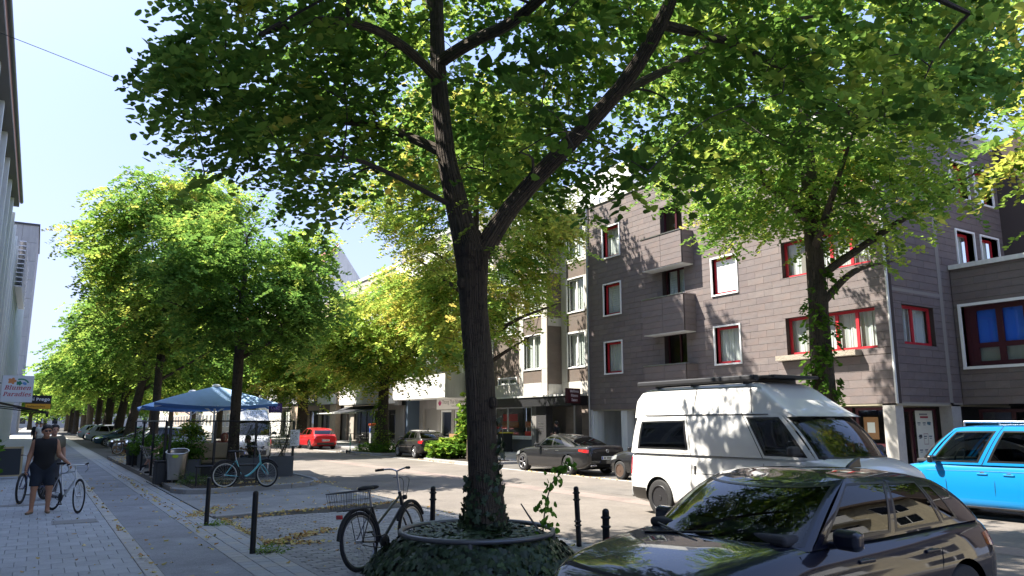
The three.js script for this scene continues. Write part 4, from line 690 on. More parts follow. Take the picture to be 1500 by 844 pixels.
[[5.3, -101, 13], [5.3, -114, 14], [5.0, -128, 12], [5.0, -145, 13], [5, -165, 13]].forEach(([x, z, h], i) => streetTree({ x, z, h, trunkH: 4, r: 0.35, R: 5, cl: 110, ns: 10, geoms: SPR.far, pal: mixPal(['green', 0.4], ['lime', 0.6]), label: 'linden far down the near row, its crown merging with its neighbours', group: 'far lindens of the near row', seed: 40 + i, sc: [1.1, 1.6], spread: 1.3, nl: 4 }));
// far row
streetTree({ x: 16.2, z: -11.6, h: 16, trunkH: 5.0, r: 0.26, R: 5.2, cl: 340, ns: 14, geoms: SPR.mid, pal: mixPal(['green', 0.45], ['lime', 0.5], ['yellow', 0.05]), label: 'linden with vine wrapped trunk in front of the slate building', group: farRow, seed: 51, sc: [0.7, 1.05], spread: 0.75, ell: [[0, 11.2, 0, 5.0, 4.6, 5.4], [-0.3, 7.2, -2.8, 2.6, 1.2, 2.4], [0.2, 6.9, 1.4, 2.4, 1.3, 2.2], [-1.2, 7.6, 0.2, 2.6, 1.4, 2.6]], ok: (w) => { const [x, y] = toPix(w); return x > 945 && !(x > 1335 && y > 330) && y < 470 && !(x < 1050 && y > 275) && !(x < 1110 && y > 350); } });
streetTree({ x: 16.3, z: -29.2, h: 18.5, trunkH: 4.2, r: 0.28, R: 5.2, cl: 380, ns: 15, geoms: SPR.mid, pal: mixPal(['yellow', 0.4], ['lime', 0.45], ['green', 0.15]), label: 'yellowing linden hidden behind the big forked trunk', group: farRow, seed: 52, sc: [0.85, 1.25], spread: 0.85, ok: (w) => { const [x, y] = toPix(w); return (x < 838 || y < 240) && y < 545; } });
streetTree({ x: 16.2, z: -39.3, h: 10.5, trunkH: 4.0, r: 0.3, R: 4.6, cl: 220, ns: 15, geoms: SPR.mid, pal: mixPal(['yellow', 0.25], ['lime', 0.5], ['green', 0.25]), label: 'yellow green linden in front of the white balconies, ivy at its foot', group: farRow, seed: 53, sc: [1.0, 1.4], spread: 0.95 });
streetTree({ x: 16.4, z: -55, h: 10.5, trunkH: 4.4, r: 0.36, R: 4.6, cl: 190, ns: 11, geoms: SPR.mid, pal: mixPal(['lime', 0.5], ['green', 0.35], ['yellow', 0.15]), label: 'linden with dark trunk before the furniture shop', group: farRow, seed: 54, sc: [1.3, 1.8], spread: 1.05 });
[[-70, 12], [-84, 12.5], [-100, 13], [-118, 13], [-140, 13]].forEach(([z, h], i) => streetTree({ x: 16.3, z, h, trunkH: 4.2, r: 0.32, R: 4.8, cl: 130, ns: 10, geoms: SPR.far, pal: mixPal(['green', 0.4], ['lime', 0.5], ['yellow', 0.1]), label: 'linden far along the far row beyond the furniture shop', group: 'distant lindens of the far row', seed: 60 + i, sc: [0.9, 1.4], spread: 1.15, nl: 4 }));
streetTree({ x: 16.2, z: -3.4, h: 10, trunkH: 4.5, r: 0.26, R: 3.6, cl: 150, ns: 12, geoms: SPR.mid, pal: mixPal(['lime', 0.6], ['green', 0.25], ['yellow', 0.15]), label: 'bright lime linden beyond the blue van by the low wing', group: farRow, seed: 71, sc: [0.8, 1.15], spread: 0.8 });
// crowns that screen the far end of the road
[[10.5, -215, 13], [2, -225, 14], [20, -210, 13], [-1, -190, 11], [27, -230, 14]].forEach(([x, z, h], i) => streetTree({ x, z, h, trunkH: 3.5, r: 0.4, R: 6, cl: 90, ns: 9, geoms: SPR.far, pal: mixPal(['green', 0.5], ['lime', 0.5]), label: 'broad tree closing the view at the end of the street', group: 'trees at the end of the street', seed: 80 + i, sc: [1.6, 2.2], spread: 1.7, nl: 3 }));
toMetres();
// ---------- vehicles ----------
const csg = new Evaluator(); csg.attributes = ['position', 'normal']; csg.useGroups = false;
const spline = (pts) => (x) => { // monotone-ish cubic through [x, y] pairs
  if (x <= pts[0][0]) return pts[0][1]; const n = pts.length; if (x >= pts[n - 1][0]) return pts[n - 1][1];
  let i = 0; while (x > pts[i + 1][0]) i++;
  const h = (k) => (pts[k + 1][1] - pts[k][1]) / (pts[k + 1][0] - pts[k][0]), d = (k) => { if (k <= 0) return h(0); if (k >= n - 1) return h(n - 2); const a = h(k - 1), b = h(k); return a * b <= 0 ? 0 : 2 * a * b / (a + b); };
  const w = pts[i + 1][0] - pts[i][0], t = (x - pts[i][0]) / w, a = pts[i][1], b = pts[i + 1][1], da = d(i) * w, db = d(i + 1) * w;
  return a * (1 + 2 * t) * (1 - t) ** 2 + da * t * (1 - t) ** 2 + b * t * t * (3 - 2 * t) + db * t * t * (t - 1);
};
const paint = (r, g, b, o = {}) => M(C(r, g, b), 0.45, { clearcoat: 1, clearcoatRoughness: 0.03, specularIntensity: 0.25, ...o });
const trimM = M(C(0.012, 0.012, 0.013), 0.35), plasticM = M(C(0.03, 0.03, 0.032), 0.7), seamM = M(C(0.004, 0.004, 0.004), 0.9), seatM = M(C(0.03, 0.03, 0.033), 0.9), rimM = M(C(0.42, 0.42, 0.43), 0.3, { metalness: 0.9 }), darkRimM = M(C(0.06, 0.06, 0.065), 0.4, { metalness: 0.7 });
function grid(nu, nv, f) { const pos = [], nor = [], idx = []; for (let i = 0; i <= nu; i++) for (let j = 0; j <= nv; j++) { const { p, n } = f(i / nu, j / nv); pos.push(p.x, p.y, p.z); nor.push(n.x, n.y, n.z); if (i < nu && j < nv) { const a = i * (nv + 1) + j; idx.push(a, a + 1, a + nv + 1, a + 1, a + nv + 2, a + nv + 1); } } let flip = 0; const A = V(0, 0, 0), B = A.clone(), D = A.clone(), N = A.clone(); for (let k = 0; k < idx.length; k += 3) { A.fromArray(pos, idx[k] * 3); B.fromArray(pos, idx[k + 1] * 3).sub(A); D.fromArray(pos, idx[k + 2] * 3).sub(A); N.fromArray(nor, idx[k] * 3); flip += B.cross(D).dot(N); } if (flip < 0) for (let k = 0; k < idx.length; k += 3) { const q = idx[k + 1]; idx[k + 1] = idx[k + 2]; idx[k + 2] = q; }
  const g = new THREE.BufferGeometry(); g.setAttribute('position', new THREE.Float32BufferAttribute(pos, 3)); g.setAttribute('normal', new THREE.Float32BufferAttribute(nor, 3)); g.setIndex(idx); return g; }
function wheel(parent, x, y, z, R, w, side, spokes, rimMat) {
  const prof = [[R * 0.66, -w / 2], [R * 0.9, -w / 2], [R * 0.985, -w * 0.4], [R, -w * 0.25], [R, w * 0.25], [R * 0.985, w * 0.4], [R * 0.9, w / 2], [R * 0.66, w / 2]].map(([a, b]) => new THREE.Vector2(a, b));
  const t = obj('wheel', new THREE.LatheGeometry(prof, 36).rotateX(Math.PI / 2).translate(0, 0, 0), K.rubber, parent, 0); t.position.set(x, y, z);
  const s = side, gs = [new THREE.TorusGeometry(R * 0.66, R * 0.045, 8, 36).translate(0, 0, s * w * 0.45), new THREE.CylinderGeometry(R * 0.68, R * 0.68, w * 0.8, 32, 1, true).rotateX(Math.PI / 2), new THREE.CylinderGeometry(R * 0.13, R * 0.15, 0.03, 16).rotateX(Math.PI / 2).translate(0, 0, s * w * 0.4)];
  if (spokes) for (let i = 0; i < spokes; i++) { const a = i / spokes * Math.PI * 2; for (const d of [-0.13, 0.13]) gs.push(rod([Math.cos(a) * R * 0.1, Math.sin(a) * R * 0.1, s * w * 0.38], [Math.cos(a + d) * R * 0.66, Math.sin(a + d) * R * 0.66, s * w * 0.44], R * 0.05, R * 0.045, 6)); }
  else gs.push(new THREE.CylinderGeometry(R * 0.66, R * 0.6, 0.04, 32).rotateX(Math.PI / 2).translate(0, 0, s * w * 0.34), ...Array.from({ length: 8 }, (_, i) => ell(R * 0.07, R * 0.07, 0.012, Math.cos(i * 0.785) * R * 0.45, Math.sin(i * 0.785) * R * 0.45, s * w * 0.38)));
  obj('rim', gs, rimMat, t); obj('brake_disc', new THREE.CylinderGeometry(R * 0.45, R * 0.45, 0.02, 24).rotateX(Math.PI / 2).translate(0, 0, s * w * 0.1), K.darkSteel, t);
  return t;
}
/* A car: front at +x, width along z. S holds side curves: top (deck), bot, wid; the cabin by its belt and roof loops. */
function makeCar(S, name, label, category, pos, turn, group) {
  const t = thing(name, label, category, pos, turn, group), HL = S.len / 2, top = spline(S.top), bot = spline(S.bot), wid = spline(S.wid), body = S.paint, sh = S.shoulder ?? 0.58;
  // lower shell surface: u along the length, v round the half section (0 bottom centre .. 1 top centre)
  const secPts = [[0, 0], [0.6, 0], [0.88, 0.015], [0.965, 0.1], [0.99, 0.3], [1, sh], [0.985 - (S.tumble ?? 0) * 0.5, sh + 0.2], [0.945 - (S.tumble ?? 0), 0.93], [0.86 - (S.tumble ?? 0), 0.99], [0.5, 1.0], [0, 1.0]];
  const cs = new THREE.CatmullRomCurve3(secPts.map(([a, b]) => V(a, b, 0)), false, 'centripetal');
  const X = (u) => HL * Math.sin((u - 0.5) * Math.PI), crown = S.crown ?? 0.035;
  const P = (x, v, s) => { const c = cs.getPoint(v), w = wid(x), y0 = bot(x), h = top(x) - y0, cut = S.crease ? S.crease(x, c.y) : 0; return V(x, y0 + h * c.y + (c.y > 0.9 ? crown * (1 - c.x * c.x) : 0), s * (w * c.x + cut)); };
  const surf = (x, v, s, off = 0) => { const e = 0.004, p = P(x, v, s), xa = clamp(x - e, -HL, HL), xb = clamp(x + e, -HL, HL), a = P(xb, v, s).sub(P(xa, v, s)), b = P(x, Math.min(1, v + e), s).sub(P(x, Math.max(0, v - e), s)), n = a.cross(b).multiplyScalar(-s).normalize(); if (n.z * s < -0.2 || n.lengthSq() < 0.5) n.set(0, v > 0.5 ? 1 : -1, 0); return { p: p.addScaledVector(n, off), n }; };
  const NU = 54, NV = 40, pos3 = [], idx = [];
  for (let i = 0; i <= NU; i++) { const x = X(i / NU); for (let j = 0; j < 2 * NV; j++) { const p = j <= NV ? P(x, j / NV, 1) : P(x, (2 * NV - j) / NV, -1); pos3.push(p.x, p.y, p.z); } }
  const ring = 2 * NV;
  for (let i = 0; i < NU; i++) for (let j = 0; j < ring; j++) { const a = i * ring + j, b = i * ring + (j + 1) % ring; idx.push(a, b, a + ring, b, b + ring, a + ring); }
  for (const [i, f] of [[0, 1], [NU, -1]]) { const x = X(i / NU), c = pos3.length / 3; pos3.push(x, (bot(x) + top(x)) / 2, 0); for (let j = 0; j < ring; j++) { const a = i * ring + j, b = i * ring + (j + 1) % ring; if (f > 0) idx.push(c, b, a); else idx.push(c, a, b); } }
  let shell = new THREE.BufferGeometry(); shell.setAttribute('position', new THREE.Float32BufferAttribute(pos3, 3)); shell.setIndex(idx); shell.computeVertexNormals();
  let br = new Brush(shell); br.updateMatrixWorld();
  for (const [wx, wr] of S.axles) for (const s of [1, -1]) { const g = new THREE.CylinderGeometry(wr * 1.13, wr * 1.13, 0.42, 40).rotateX(Math.PI / 2).translate(wx, wr + 0.01, s * (S.width / 2 - 0.17)); g.deleteAttribute('uv'); const c = new Brush(g); c.updateMatrixWorld(); br = csg.evaluate(br, c, SUBTRACTION); br.updateMatrixWorld(); }
  const bodyMesh = obj('body', br.geometry, body, t, 0);
  for (const [wx, wr] of S.axles) for (const s of [1, -1]) { wheel(t, wx, wr, s * (S.width / 2 - 0.125), wr, S.tyre ?? 0.21, s, S.spokes, S.rim ?? rimM); if (S.archTrim) { const arc = []; for (let k = 0; k <= 20; k++) { const a = Math.PI * k / 20; const x = wx + Math.cos(a) * wr * 1.13, y = wr + 0.01 + Math.sin(a) * wr * 1.13; arc.push(V(x, y, s * (wid(x) * 1.0 - 0.01))); } obj('wheel_arch_trim', tube(arc, 0.028, 30, 6), S.archTrim, t); } }
  const vOf = (x, y) => { let lo = 0.2, hi = 0.8; for (let k = 0; k < 24; k++) { const m = (lo + hi) / 2; if (P(x, m, 1).y < y) lo = m; else hi = m; } return (lo + hi) / 2; };
  const sideAt = (x, y, s, off = 0) => surf(x, vOf(x, y), s, off);
  const patch = (nm, x0, x1, y0, y1, s, mat, off = 0.006, parent = t, skew = 0) => obj(nm, grid(10, 6, (a, b) => sideAt(lerp(x0, x1, a) + skew * (b - 0.5), lerp(lerp(Array.isArray(y0) ? y0[0] : y0, Array.isArray(y0) ? y0[1] : y0, a), lerp(Array.isArray(y1) ? y1[0] : y1, Array.isArray(y1) ? y1[1] : y1, a), b), s, off)), mat, parent, 0);
  const seam = (pts, s, r = 0.006) => tube(pts.map(([x, y]) => sideAt(x, y, s, -0.001).p), r, 18, 4);
  // cabin: ruled between belt loop and roof loop
  const cb = S.cab, belt = spline(cb.belt), roofY = spline(cb.roof), hw = (f, x) => f(x);
  const wb = spline(cb.wb), wt = spline(cb.wt);
  const segs = { ws: [cb.fb, cb.ft], side: null, rear: [cb.rb, cb.rt] };
  const cf = cb.cf ?? 0.34, cr = cb.cr ?? 0.18;
  const base2 = (seg, s, lvl) => { // plan point on belt (0) or roof (1) loop
    const xf = lvl ? cb.ft : cb.fb, xr = lvl ? cb.rt : cb.rb, f = lvl ? wt : wb, cfl = cf * (lvl ? 0.75 : 1), crl = cr * (lvl ? 0.8 : 1), xs = xf - cfl, xe = xr + crl;
    if (seg === 'ws') { const z = f(xs) * Math.sin(s * Math.PI / 2 * 0.92) / Math.sin(Math.PI / 2 * 0.92); return [xs + cfl * Math.pow(Math.cos(s * Math.PI / 2), 0.9), z]; }
    if (seg === 'side') { const x = lerp(xs, xe, s); return [x, f(x)]; }
    const z = f(xe) * Math.sin((1 - s) * Math.PI / 2 * 0.94) / Math.sin(Math.PI / 2 * 0.94); return [xe - crl * Math.pow(Math.cos((1 - s) * Math.PI / 2), 0.8), z];
  };
  const curl = cb.curl ?? 2.0, cabP = (seg, s, tt, sd) => { const a = base2(seg, s, 0), b = base2(seg, s, 1), k = Math.pow(tt, curl) * 0.55 + tt * 0.45, kx = seg === 'side' ? tt : tt * 0.75 + tt * tt * 0.25; const x = lerp(a[0], b[0], kx), ya = belt(a[0]), yb = roofY(b[0]); const vy = tt < 1 ? Math.sin(tt * Math.PI / 2 * 0.8) / Math.sin(Math.PI / 2 * 0.8) : 1; return V(x, lerp(ya, yb, lerp(tt, vy, 0.4)), sd * lerp(a[1], b[1], k)); };
  const cabN = (seg, s, tt, sd, off) => { const e = 0.01, p = cabP(seg, s, tt, sd), a = cabP(seg, Math.min(1, s + e), tt, sd).sub(cabP(seg, Math.max(0, s - e), tt, sd)), b = cabP(seg, s, Math.min(1, tt + e), sd).sub(cabP(seg, s, Math.max(0, tt - e), sd)), n = a.cross(b).multiplyScalar(sd).normalize(); if (n.dot(V(p.x - (cb.fb + cb.rb) / 2, 0.3, p.z * 2)) < 0) n.negate(); if (seg === 'ws' && s < 0.02) { n.z = 0; n.normalize(); } if (seg === 'rear' && s > 0.98) { n.z = 0; n.normalize(); } return { p: p.addScaledVector(n, off || 0), n }; };
  const strip = (seg, s0, s1, t0, t1, sd, off) => grid(Math.max(1, Math.ceil((s1 - s0) * (seg === 'side' ? 18 : 9))), Math.max(1, Math.ceil((t1 - t0) * 9)), (a, b) => cabN(seg, lerp(s0, s1, a), lerp(t0, t1, b), sd, off));
  const solid = [], trim = [];
  const cut = (seg, wins, sd) => { // wins: [s0, s1, t0, t1, name, mat]
    let s = 0; for (const w of wins) { if (w[0] > s) solid.push(strip(seg, s, w[0], 0, 1, sd)); solid.push(strip(seg, w[0], w[1], 0, w[2], sd), strip(seg, w[0], w[1], w[3], 1, sd)); s = w[1]; const es = w[6] ?? (seg === 'side' ? 0.014 : 0.05), et = 0.045; obj('window_trim', [strip(seg, w[0], w[0] + es, w[2], w[3], sd, 0.001), strip(seg, w[1] - es, w[1], w[2], w[3], sd, 0.001), strip(seg, w[0] + es, w[1] - es, w[2], w[2] + et, sd, 0.001), strip(seg, w[0] + es, w[1] - es, w[3] - et, w[3], sd, 0.001)], trimM, t, 0); obj(w[4], strip(seg, w[0] + es, w[1] - es, w[2] + et, w[3] - et, sd, -0.002), w[5], t, 0); }
    if (s < 1) solid.push(strip(seg, s, 1, 0, 1, sd));
  };
  const both = (seg, s0, s1, t0, t1, nm, mat) => { for (const sd of [1, -1]) { } };
  const wsW = cb.wsW ?? [0, 0.9, 0.06, 0.93], rw = cb.rearW;
  for (const sd of [1, -1]) {
    solid.push(strip('ws', wsW[1], 1, 0, 1, sd), strip('ws', 0, wsW[1], 0, wsW[2], sd), strip('ws', 0, wsW[1], wsW[3], 1, sd));
    trim.push(strip('ws', wsW[1] - 0.05, wsW[1], wsW[2], wsW[3], sd, 0.001), strip('ws', 0, wsW[1] - 0.05, wsW[2], wsW[2] + 0.05, sd, 0.001), strip('ws', 0, wsW[1] - 0.05, wsW[3] - 0.03, wsW[3], sd, 0.001));
    cut('side', (sd > 0 ? cb.right : cb.left) ?? cb.side, sd);
    if (rw) { solid.push(strip('rear', 0, rw[0], 0, 1, sd), strip('rear', rw[0], 1, 0, rw[1], sd), strip('rear', rw[0], 1, rw[2], 1, sd)); } else solid.push(strip('rear', 0, 1, 0, 1, sd));
  }
  obj('windscreen', [1, -1].map((sd) => strip('ws', 0, wsW[1] - 0.05, wsW[2] + 0.05, wsW[3] - 0.03, sd, -0.002)), cb.wsGlass ?? K.carGlass, t, 0);
  if (rw) obj('rear_window', [1, -1].map((sd) => strip('rear', rw[0], 1, rw[1], rw[2], sd, 0.001)), cb.rearGlass ?? K.tintGlass, t, 0);
  // roof skin
  const roof = []; for (const [seg, n] of [['ws', 10], ['side', 22], ['rear', 6]]) roof.push(grid(n, 16, (a, b) => { const q = base2(seg, seg === 'ws' ? a : a, 1), y = roofY(q[0]), z = lerp(-1, 1, b), k = cb.crown ?? 0.07, cx = Math.min(1, q[1] / wt(0) * 1.0); const f = (zz) => V(q[0], y + k * cx * (1 - Math.pow(Math.abs(zz), 2.4)), zz * q[1]); const p = f(z), sl = -k * cx * 2.4 * Math.pow(Math.abs(z), 1.4) * Math.sign(z) / Math.max(0.05, q[1]), dx = (roofY(q[0] + 0.02) - roofY(q[0] - 0.02)) / 0.04; return { p, n: V(-dx, 1, -sl).normalize() }; }));
  if (cb.panelRoof !== undefined) obj('roof', roof, cb.panelRoof, t, 0); else obj('roof', roof, body, t, 0);
  obj('pillars', solid, body, t, 0); if (trim.length) obj('windscreen_trim', trim, trimM, t, 0);
  // inside: dash, wheel, seats, floor tray at belt height
  if (S.inside !== false) {
    const yb = belt(0) + 0.012, ins = [], x0 = cb.rb + 0.1, x1 = cb.fb - 0.12;
    obj('cabin_floor', grid(8, 6, (a, b) => { const x = lerp(x0, x1, a); return { p: V(x, yb - 0.01, lerp(-0.93, 0.93, b) * wb(x)), n: V(0, 1, 0) }; }), seatM, t, 0);
    const fx = S.seatX ?? (cb.fb - 1.25), hh = Math.min(0.42, roofY(0) - yb - 0.12);
    for (const zz of [-0.36, 0.36]) { obj('front_seat', [rbox(0.13, hh * 0.62, 0.46, 0.05, fx, yb + hh * 0.3, zz).rotateZ(0), rbox(0.09, hh * 0.42, 0.26, 0.04, fx - 0.05, yb + hh * 0.82, zz)], seatM, t); if (S.rows !== 1) obj('rear_seat', [rbox(0.12, hh * 0.5, 0.52, 0.05, fx - 0.95, yb + hh * 0.2, zz), rbox(0.08, hh * 0.3, 0.24, 0.04, fx - 0.98, yb + hh * 0.55, zz)], seatM, t); }
    obj('dashboard', rbox(0.45, 0.08, wb(fx + 0.6) * 1.8, 0.035, cb.fb - 0.42, yb + 0.03, 0), seatM, t);
    obj('steering_wheel', torus(0.18, 0.016).rotateY(Math.PI / 2).rotateZ(0.35).translate(fx + 0.52, yb + 0.12, -0.36), seatM, t);
    obj('rear_view_mirror', rbox(0.04, 0.06, 0.22, 0.015, cb.ft + 0.12, roofY(cb.ft) - 0.1, 0), trimM, t);
  }
  // mirrors
  const mx = S.mirrorX ?? cb.fb - 0.62, my = belt(mx) + (S.mirrorY ?? 0.07), mz = wb(mx);
  for (const s of [1, -1]) { const m = obj('wing_mirror', [rbox(0.12, 0.15, 0.22, 0.05, mx, my, s * (mz + 0.15), 3), rod([mx, my - 0.06, s * (mz - 0.03)], [mx, my - 0.04, s * (mz + 0.1)], 0.03, 0.025)], S.mirrorMat ?? body, t); obj('mirror_glass', rbox(0.006, 0.11, 0.17, 0.002, mx - 0.061, my, s * (mz + 0.15)), K.chrome, m); }
  return Object.assign(t, { car: { patch, seam, sideAt, surf, P, top, bot, wid, belt, roofY, wb, wt, HL, cabP, cabN, strip, t, obj: (n, g, m, u = 0) => obj(n, g, m, t, u) } });
}
function plateOn(t, x, y, z, yaw, w = 0.52) { // number plate with a blue strip
  const p = obj('number_plate', rbox(0.012, 0.115, w, 0.004, x, y, z), M(C(0.7, 0.7, 0.68), 0.5), t); obj('plate_strip', box(0.004, 0.1, 0.045, x + (yaw > 0 ? 0.007 : -0.007), y, z + (yaw > 0 ? 1 : -1) * (w / 2 - 0.03)), M(C(0.02, 0.06, 0.4), 0.5), p);
  obj('plate_characters', Array.from({ length: 7 }, (_, i) => box(0.004, 0.065, 0.028, x + (yaw > 0 ? 0.007 : -0.007), y, z + (yaw > 0 ? 1 : -1) * (w / 2 - 0.11 - i * 0.052 - (i > 1 ? 0.03 : 0)))), seamM, p).userData.kind = 'stuff'; return p;
}
function hatchSpec(o) { // a five-door hatchback of length o.len
  const L = o.len, h = o.h, HL = L / 2, W = o.width / 2, k = L / 4.25;
  return {
    tumble: 0.05, len: L, width: o.width, paint: o.paint, axles: [[HL - 0.87 * k, o.wr], [-HL + 0.8 * k, o.wr]], spokes: o.spokes ?? 5, rim: o.rim, mirrorMat: o.mirrorMat,
    top: [[-HL, 0.74], [-HL + 0.05, 0.9], [-HL + 0.2, 0.985], [-HL + 0.6, 1.0], [-0.2, 0.965], [HL - 1.35 * k, 0.95], [HL - 0.9 * k, 0.90], [HL - 0.4 * k, 0.80], [HL - 0.14, 0.70], [HL, 0.56]],
    bot: [[-HL, 0.42], [-HL + 0.2, 0.28], [-HL + 0.6, 0.2], [HL - 0.7, 0.2], [HL - 0.2, 0.22], [HL, 0.34]],
    wid: [[-HL, W * 0.72], [-HL + 0.06, W * 0.86], [-HL + 0.3, W * 0.965], [-HL + 0.9, W], [HL - 1.1, W], [HL - 0.5, W * 0.95], [HL - 0.2, W * 0.84], [HL - 0.05, W * 0.68], [HL, W * 0.55]],
    cab: {
      fb: HL - 0.92 * k - (o.hood ?? 0), ft: HL - 1.72 * k - (o.hood ?? 0), rb: -HL + 0.08, rt: -HL + 0.58 * k, cf: 0.4, cr: 0.2,
      belt: [[-HL, 0.99], [-HL + 0.7, 0.985], [0, 0.95], [HL - 1.2 * k, 0.915], [HL - 0.8 * k, 0.90]], roof: [[-HL + 0.5 * k, h - 0.14], [-HL + 1.1 * k, h - 0.07], [-0.1, h - 0.045], [HL - 2.0 * k, h - 0.075], [HL - 1.6 * k, h - 0.13]],
      wb: [[-HL, W * 0.77], [-HL + 0.4, W * 0.86], [-0.5, W * 0.91], [HL - 1.5, W * 0.90], [HL - 0.9, W * 0.82]], wt: [[-HL, W * 0.62], [-HL + 0.9, W * 0.68], [0.2, W * 0.72], [HL - 1.7, W * 0.68]],
      side: [[0.035, 0.405, 0.05, 0.9, 'front_side_window', o.glass ?? K.carGlass], [0.43, 0.74, 0.05, 0.89, 'rear_side_window', o.glass2 ?? K.tintGlass], [0.75, 0.86, 0.09, 0.8, 'quarter_window', o.glass2 ?? K.tintGlass]], rearW: [0.12, 0.1, 0.84], crown: 0.055,
    },
  };
}
function dressHatch(t, o = {}) {
  const c = t.car, HL = c.HL;
  for (const s of [1, -1]) {
    c.patch('tail_light', -HL + 0.02, -HL + 0.34, [0.74, 0.78], [0.9, 0.88], s, K.tail, 0.008);
    c.patch('headlight', HL - 0.6, HL - 0.12, [0.66, 0.58], [0.79, 0.68], s, K.lens, 0.008); c.patch('headlight_housing', HL - 0.58, HL - 0.14, [0.67, 0.59], [0.78, 0.67], s, K.darkSteel, 0.004);
    c.obj('door_seam', [c.seam([[HL - 1.35, 0.3], [HL - 1.32, 0.6], [HL - 1.3, 0.9]], s), c.seam([[-0.1, 0.28], [-0.12, 0.6], [-0.14, 0.94]], s), c.seam([[-HL + 1.22, 0.5], [-HL + 1.12, 0.75], [-HL + 1.0, 0.97]], s), c.seam([[-HL + 1.28, 0.29], [0.2, 0.27], [HL - 1.35, 0.3]], s)], seamM);
    for (const x of [0.06, -HL + 1.24]) { const q = c.sideAt(x, 0.8, s, 0.012), m = obj('door_handle', rbox(0.2, 0.03, 0.035, 0.012, q.p.x, q.p.y, q.p.z), o.handle ?? t.children[0].material, t); obj('handle_recess', ell(0.08, 0.035, 0.012, q.p.x, q.p.y - 0.012, q.p.z - s * 0.012), trimM, m); }
    c.patch('sill_trim', -HL + 1.2, HL - 1.25, 0.21, 0.27, s, plasticM, 0.006);
  }
  obj('grille', rbox(0.03, 0.16, 0.9, 0.01, HL - 0.03, 0.42, 0), plasticM, t);
  plateOn(t, -HL - 0.008, 0.62, 0, -1); plateOn(t, HL + 0.012, 0.42, 0, 1);
  obj('rear_bumper_trim', rbox(0.05, 0.16, 1.2, 0.02, -HL + 0.02, 0.4, 0), plasticM, t);
  const ry = c.roofY(-HL + 0.95) + 0.06; const fin = new THREE.Shape(); fin.moveTo(-0.1, 0); fin.quadraticCurveTo(-0.08, 0.07, -0.1, 0.085); fin.quadraticCurveTo(0.0, 0.06, 0.1, 0); obj('roof_antenna', new THREE.ExtrudeGeometry(fin, { depth: 0.02, bevelEnabled: true, bevelSize: 0.008, bevelThickness: 0.008, bevelSegments: 1 }).translate(-HL + 0.95, ry, -0.01), trimM, t);
  obj('wiper', [rod([HL - 0.98, 0.945, -0.1], [HL - 1.18, 1.0, 0.55], 0.01), rod([HL - 0.98, 0.945, 0.5], [HL - 1.16, 1.0, -0.1], 0.01)], trimM, t);
  return t;
}
// the dark blue-black hatchback in the near bay: nose to the footway
const inky = paint(0.004, 0.0055, 0.015);
const hero = dressHatch(makeCar(hatchSpec({ len: 4.16, hood: 0.14, h: 1.46, width: 1.8, wr: 0.33, paint: inky, glass: K.tintGlass, spokes: 5 }), 'parked_hatchback', 'glossy blue black hatchback nose in to the footway in front of the white van', 'car', [5.6, 0, -4.56], Math.PI));
// the white high roof camper van in the road
function vanSpec(o) {
  const HL = 2.65, W = 0.95;
  return {
    len: 5.3, width: 1.9, paint: o.paint, axles: [[HL - 0.93, 0.345], [-HL + 0.9, 0.345]], spokes: 0, rim: o.rim ?? darkRimM, tyre: 0.22, mirrorMat: plasticM, rows: 1, mirrorX: HL - 1.1, mirrorY: 0.14, shoulder: 0.5, seatX: HL - 1.6,
    top: [[-HL, 1.05], [-HL + 0.04, 1.16], [-HL + 0.3, 1.2], [HL - 1.05, 1.22], [HL - 0.7, 1.19], [HL - 0.3, 1.09], [HL - 0.06, 0.94], [HL, 0.76]],
    bot: [[-HL, 0.4], [-HL + 0.1, 0.27], [-HL + 0.5, 0.22], [HL - 0.5, 0.2], [HL - 0.1, 0.26], [HL, 0.36]],
    wid: [[-HL, W * 0.9], [-HL + 0.05, W * 0.96], [-HL + 0.3, W], [HL - 1.1, W], [HL - 0.4, W * 0.94], [HL - 0.12, W * 0.82], [HL, W * 0.66]], crown: 0.05,
    cab: {
      fb: HL - 0.55, ft: HL - 1.32, rb: -HL + 0.02, rt: -HL + 0.16, cf: 0.3, cr: 0.06, curl: 2.2, belt: [[-HL, 1.17], [HL - 1.3, 1.19], [HL - 0.6, 1.17]], roof: [[-HL, 1.9], [-1, 1.93], [HL - 1.5, 1.93], [HL - 1.2, 1.9]],
      wb: [[-HL, W * 0.965], [-HL + 0.4, W * 0.985], [HL - 1.3, W * 0.98], [HL - 0.8, W * 0.88]], wt: [[-HL, W * 0.86], [0, W * 0.87], [HL - 1.6, W * 0.85]], crown: 0.03,
      right: [[0.025, 0.21, 0.05, 0.88, 'front_side_window', K.carGlass], [0.62, 0.955, 0.1, 0.8, 'rear_side_window', K.tintGlass]], left: [[0.025, 0.21, 0.05, 0.88, 'front_side_window', K.carGlass], [0.3, 0.58, 0.1, 0.8, 'middle_side_window', K.tintGlass], [0.62, 0.955, 0.1, 0.8, 'rear_side_window', K.tintGlass]], rearW: [0.25, 0.12, 0.8], wsW: [0, 0.92, 0.04, 0.93],
    },
  };
}
const ironM2 = M(C(0.015, 0.016, 0.018), 0.6);
const vanWhite = paint(0.62, 0.62, 0.61, { map: null }), VAN_TURN = Math.atan2(-1, -0.15);
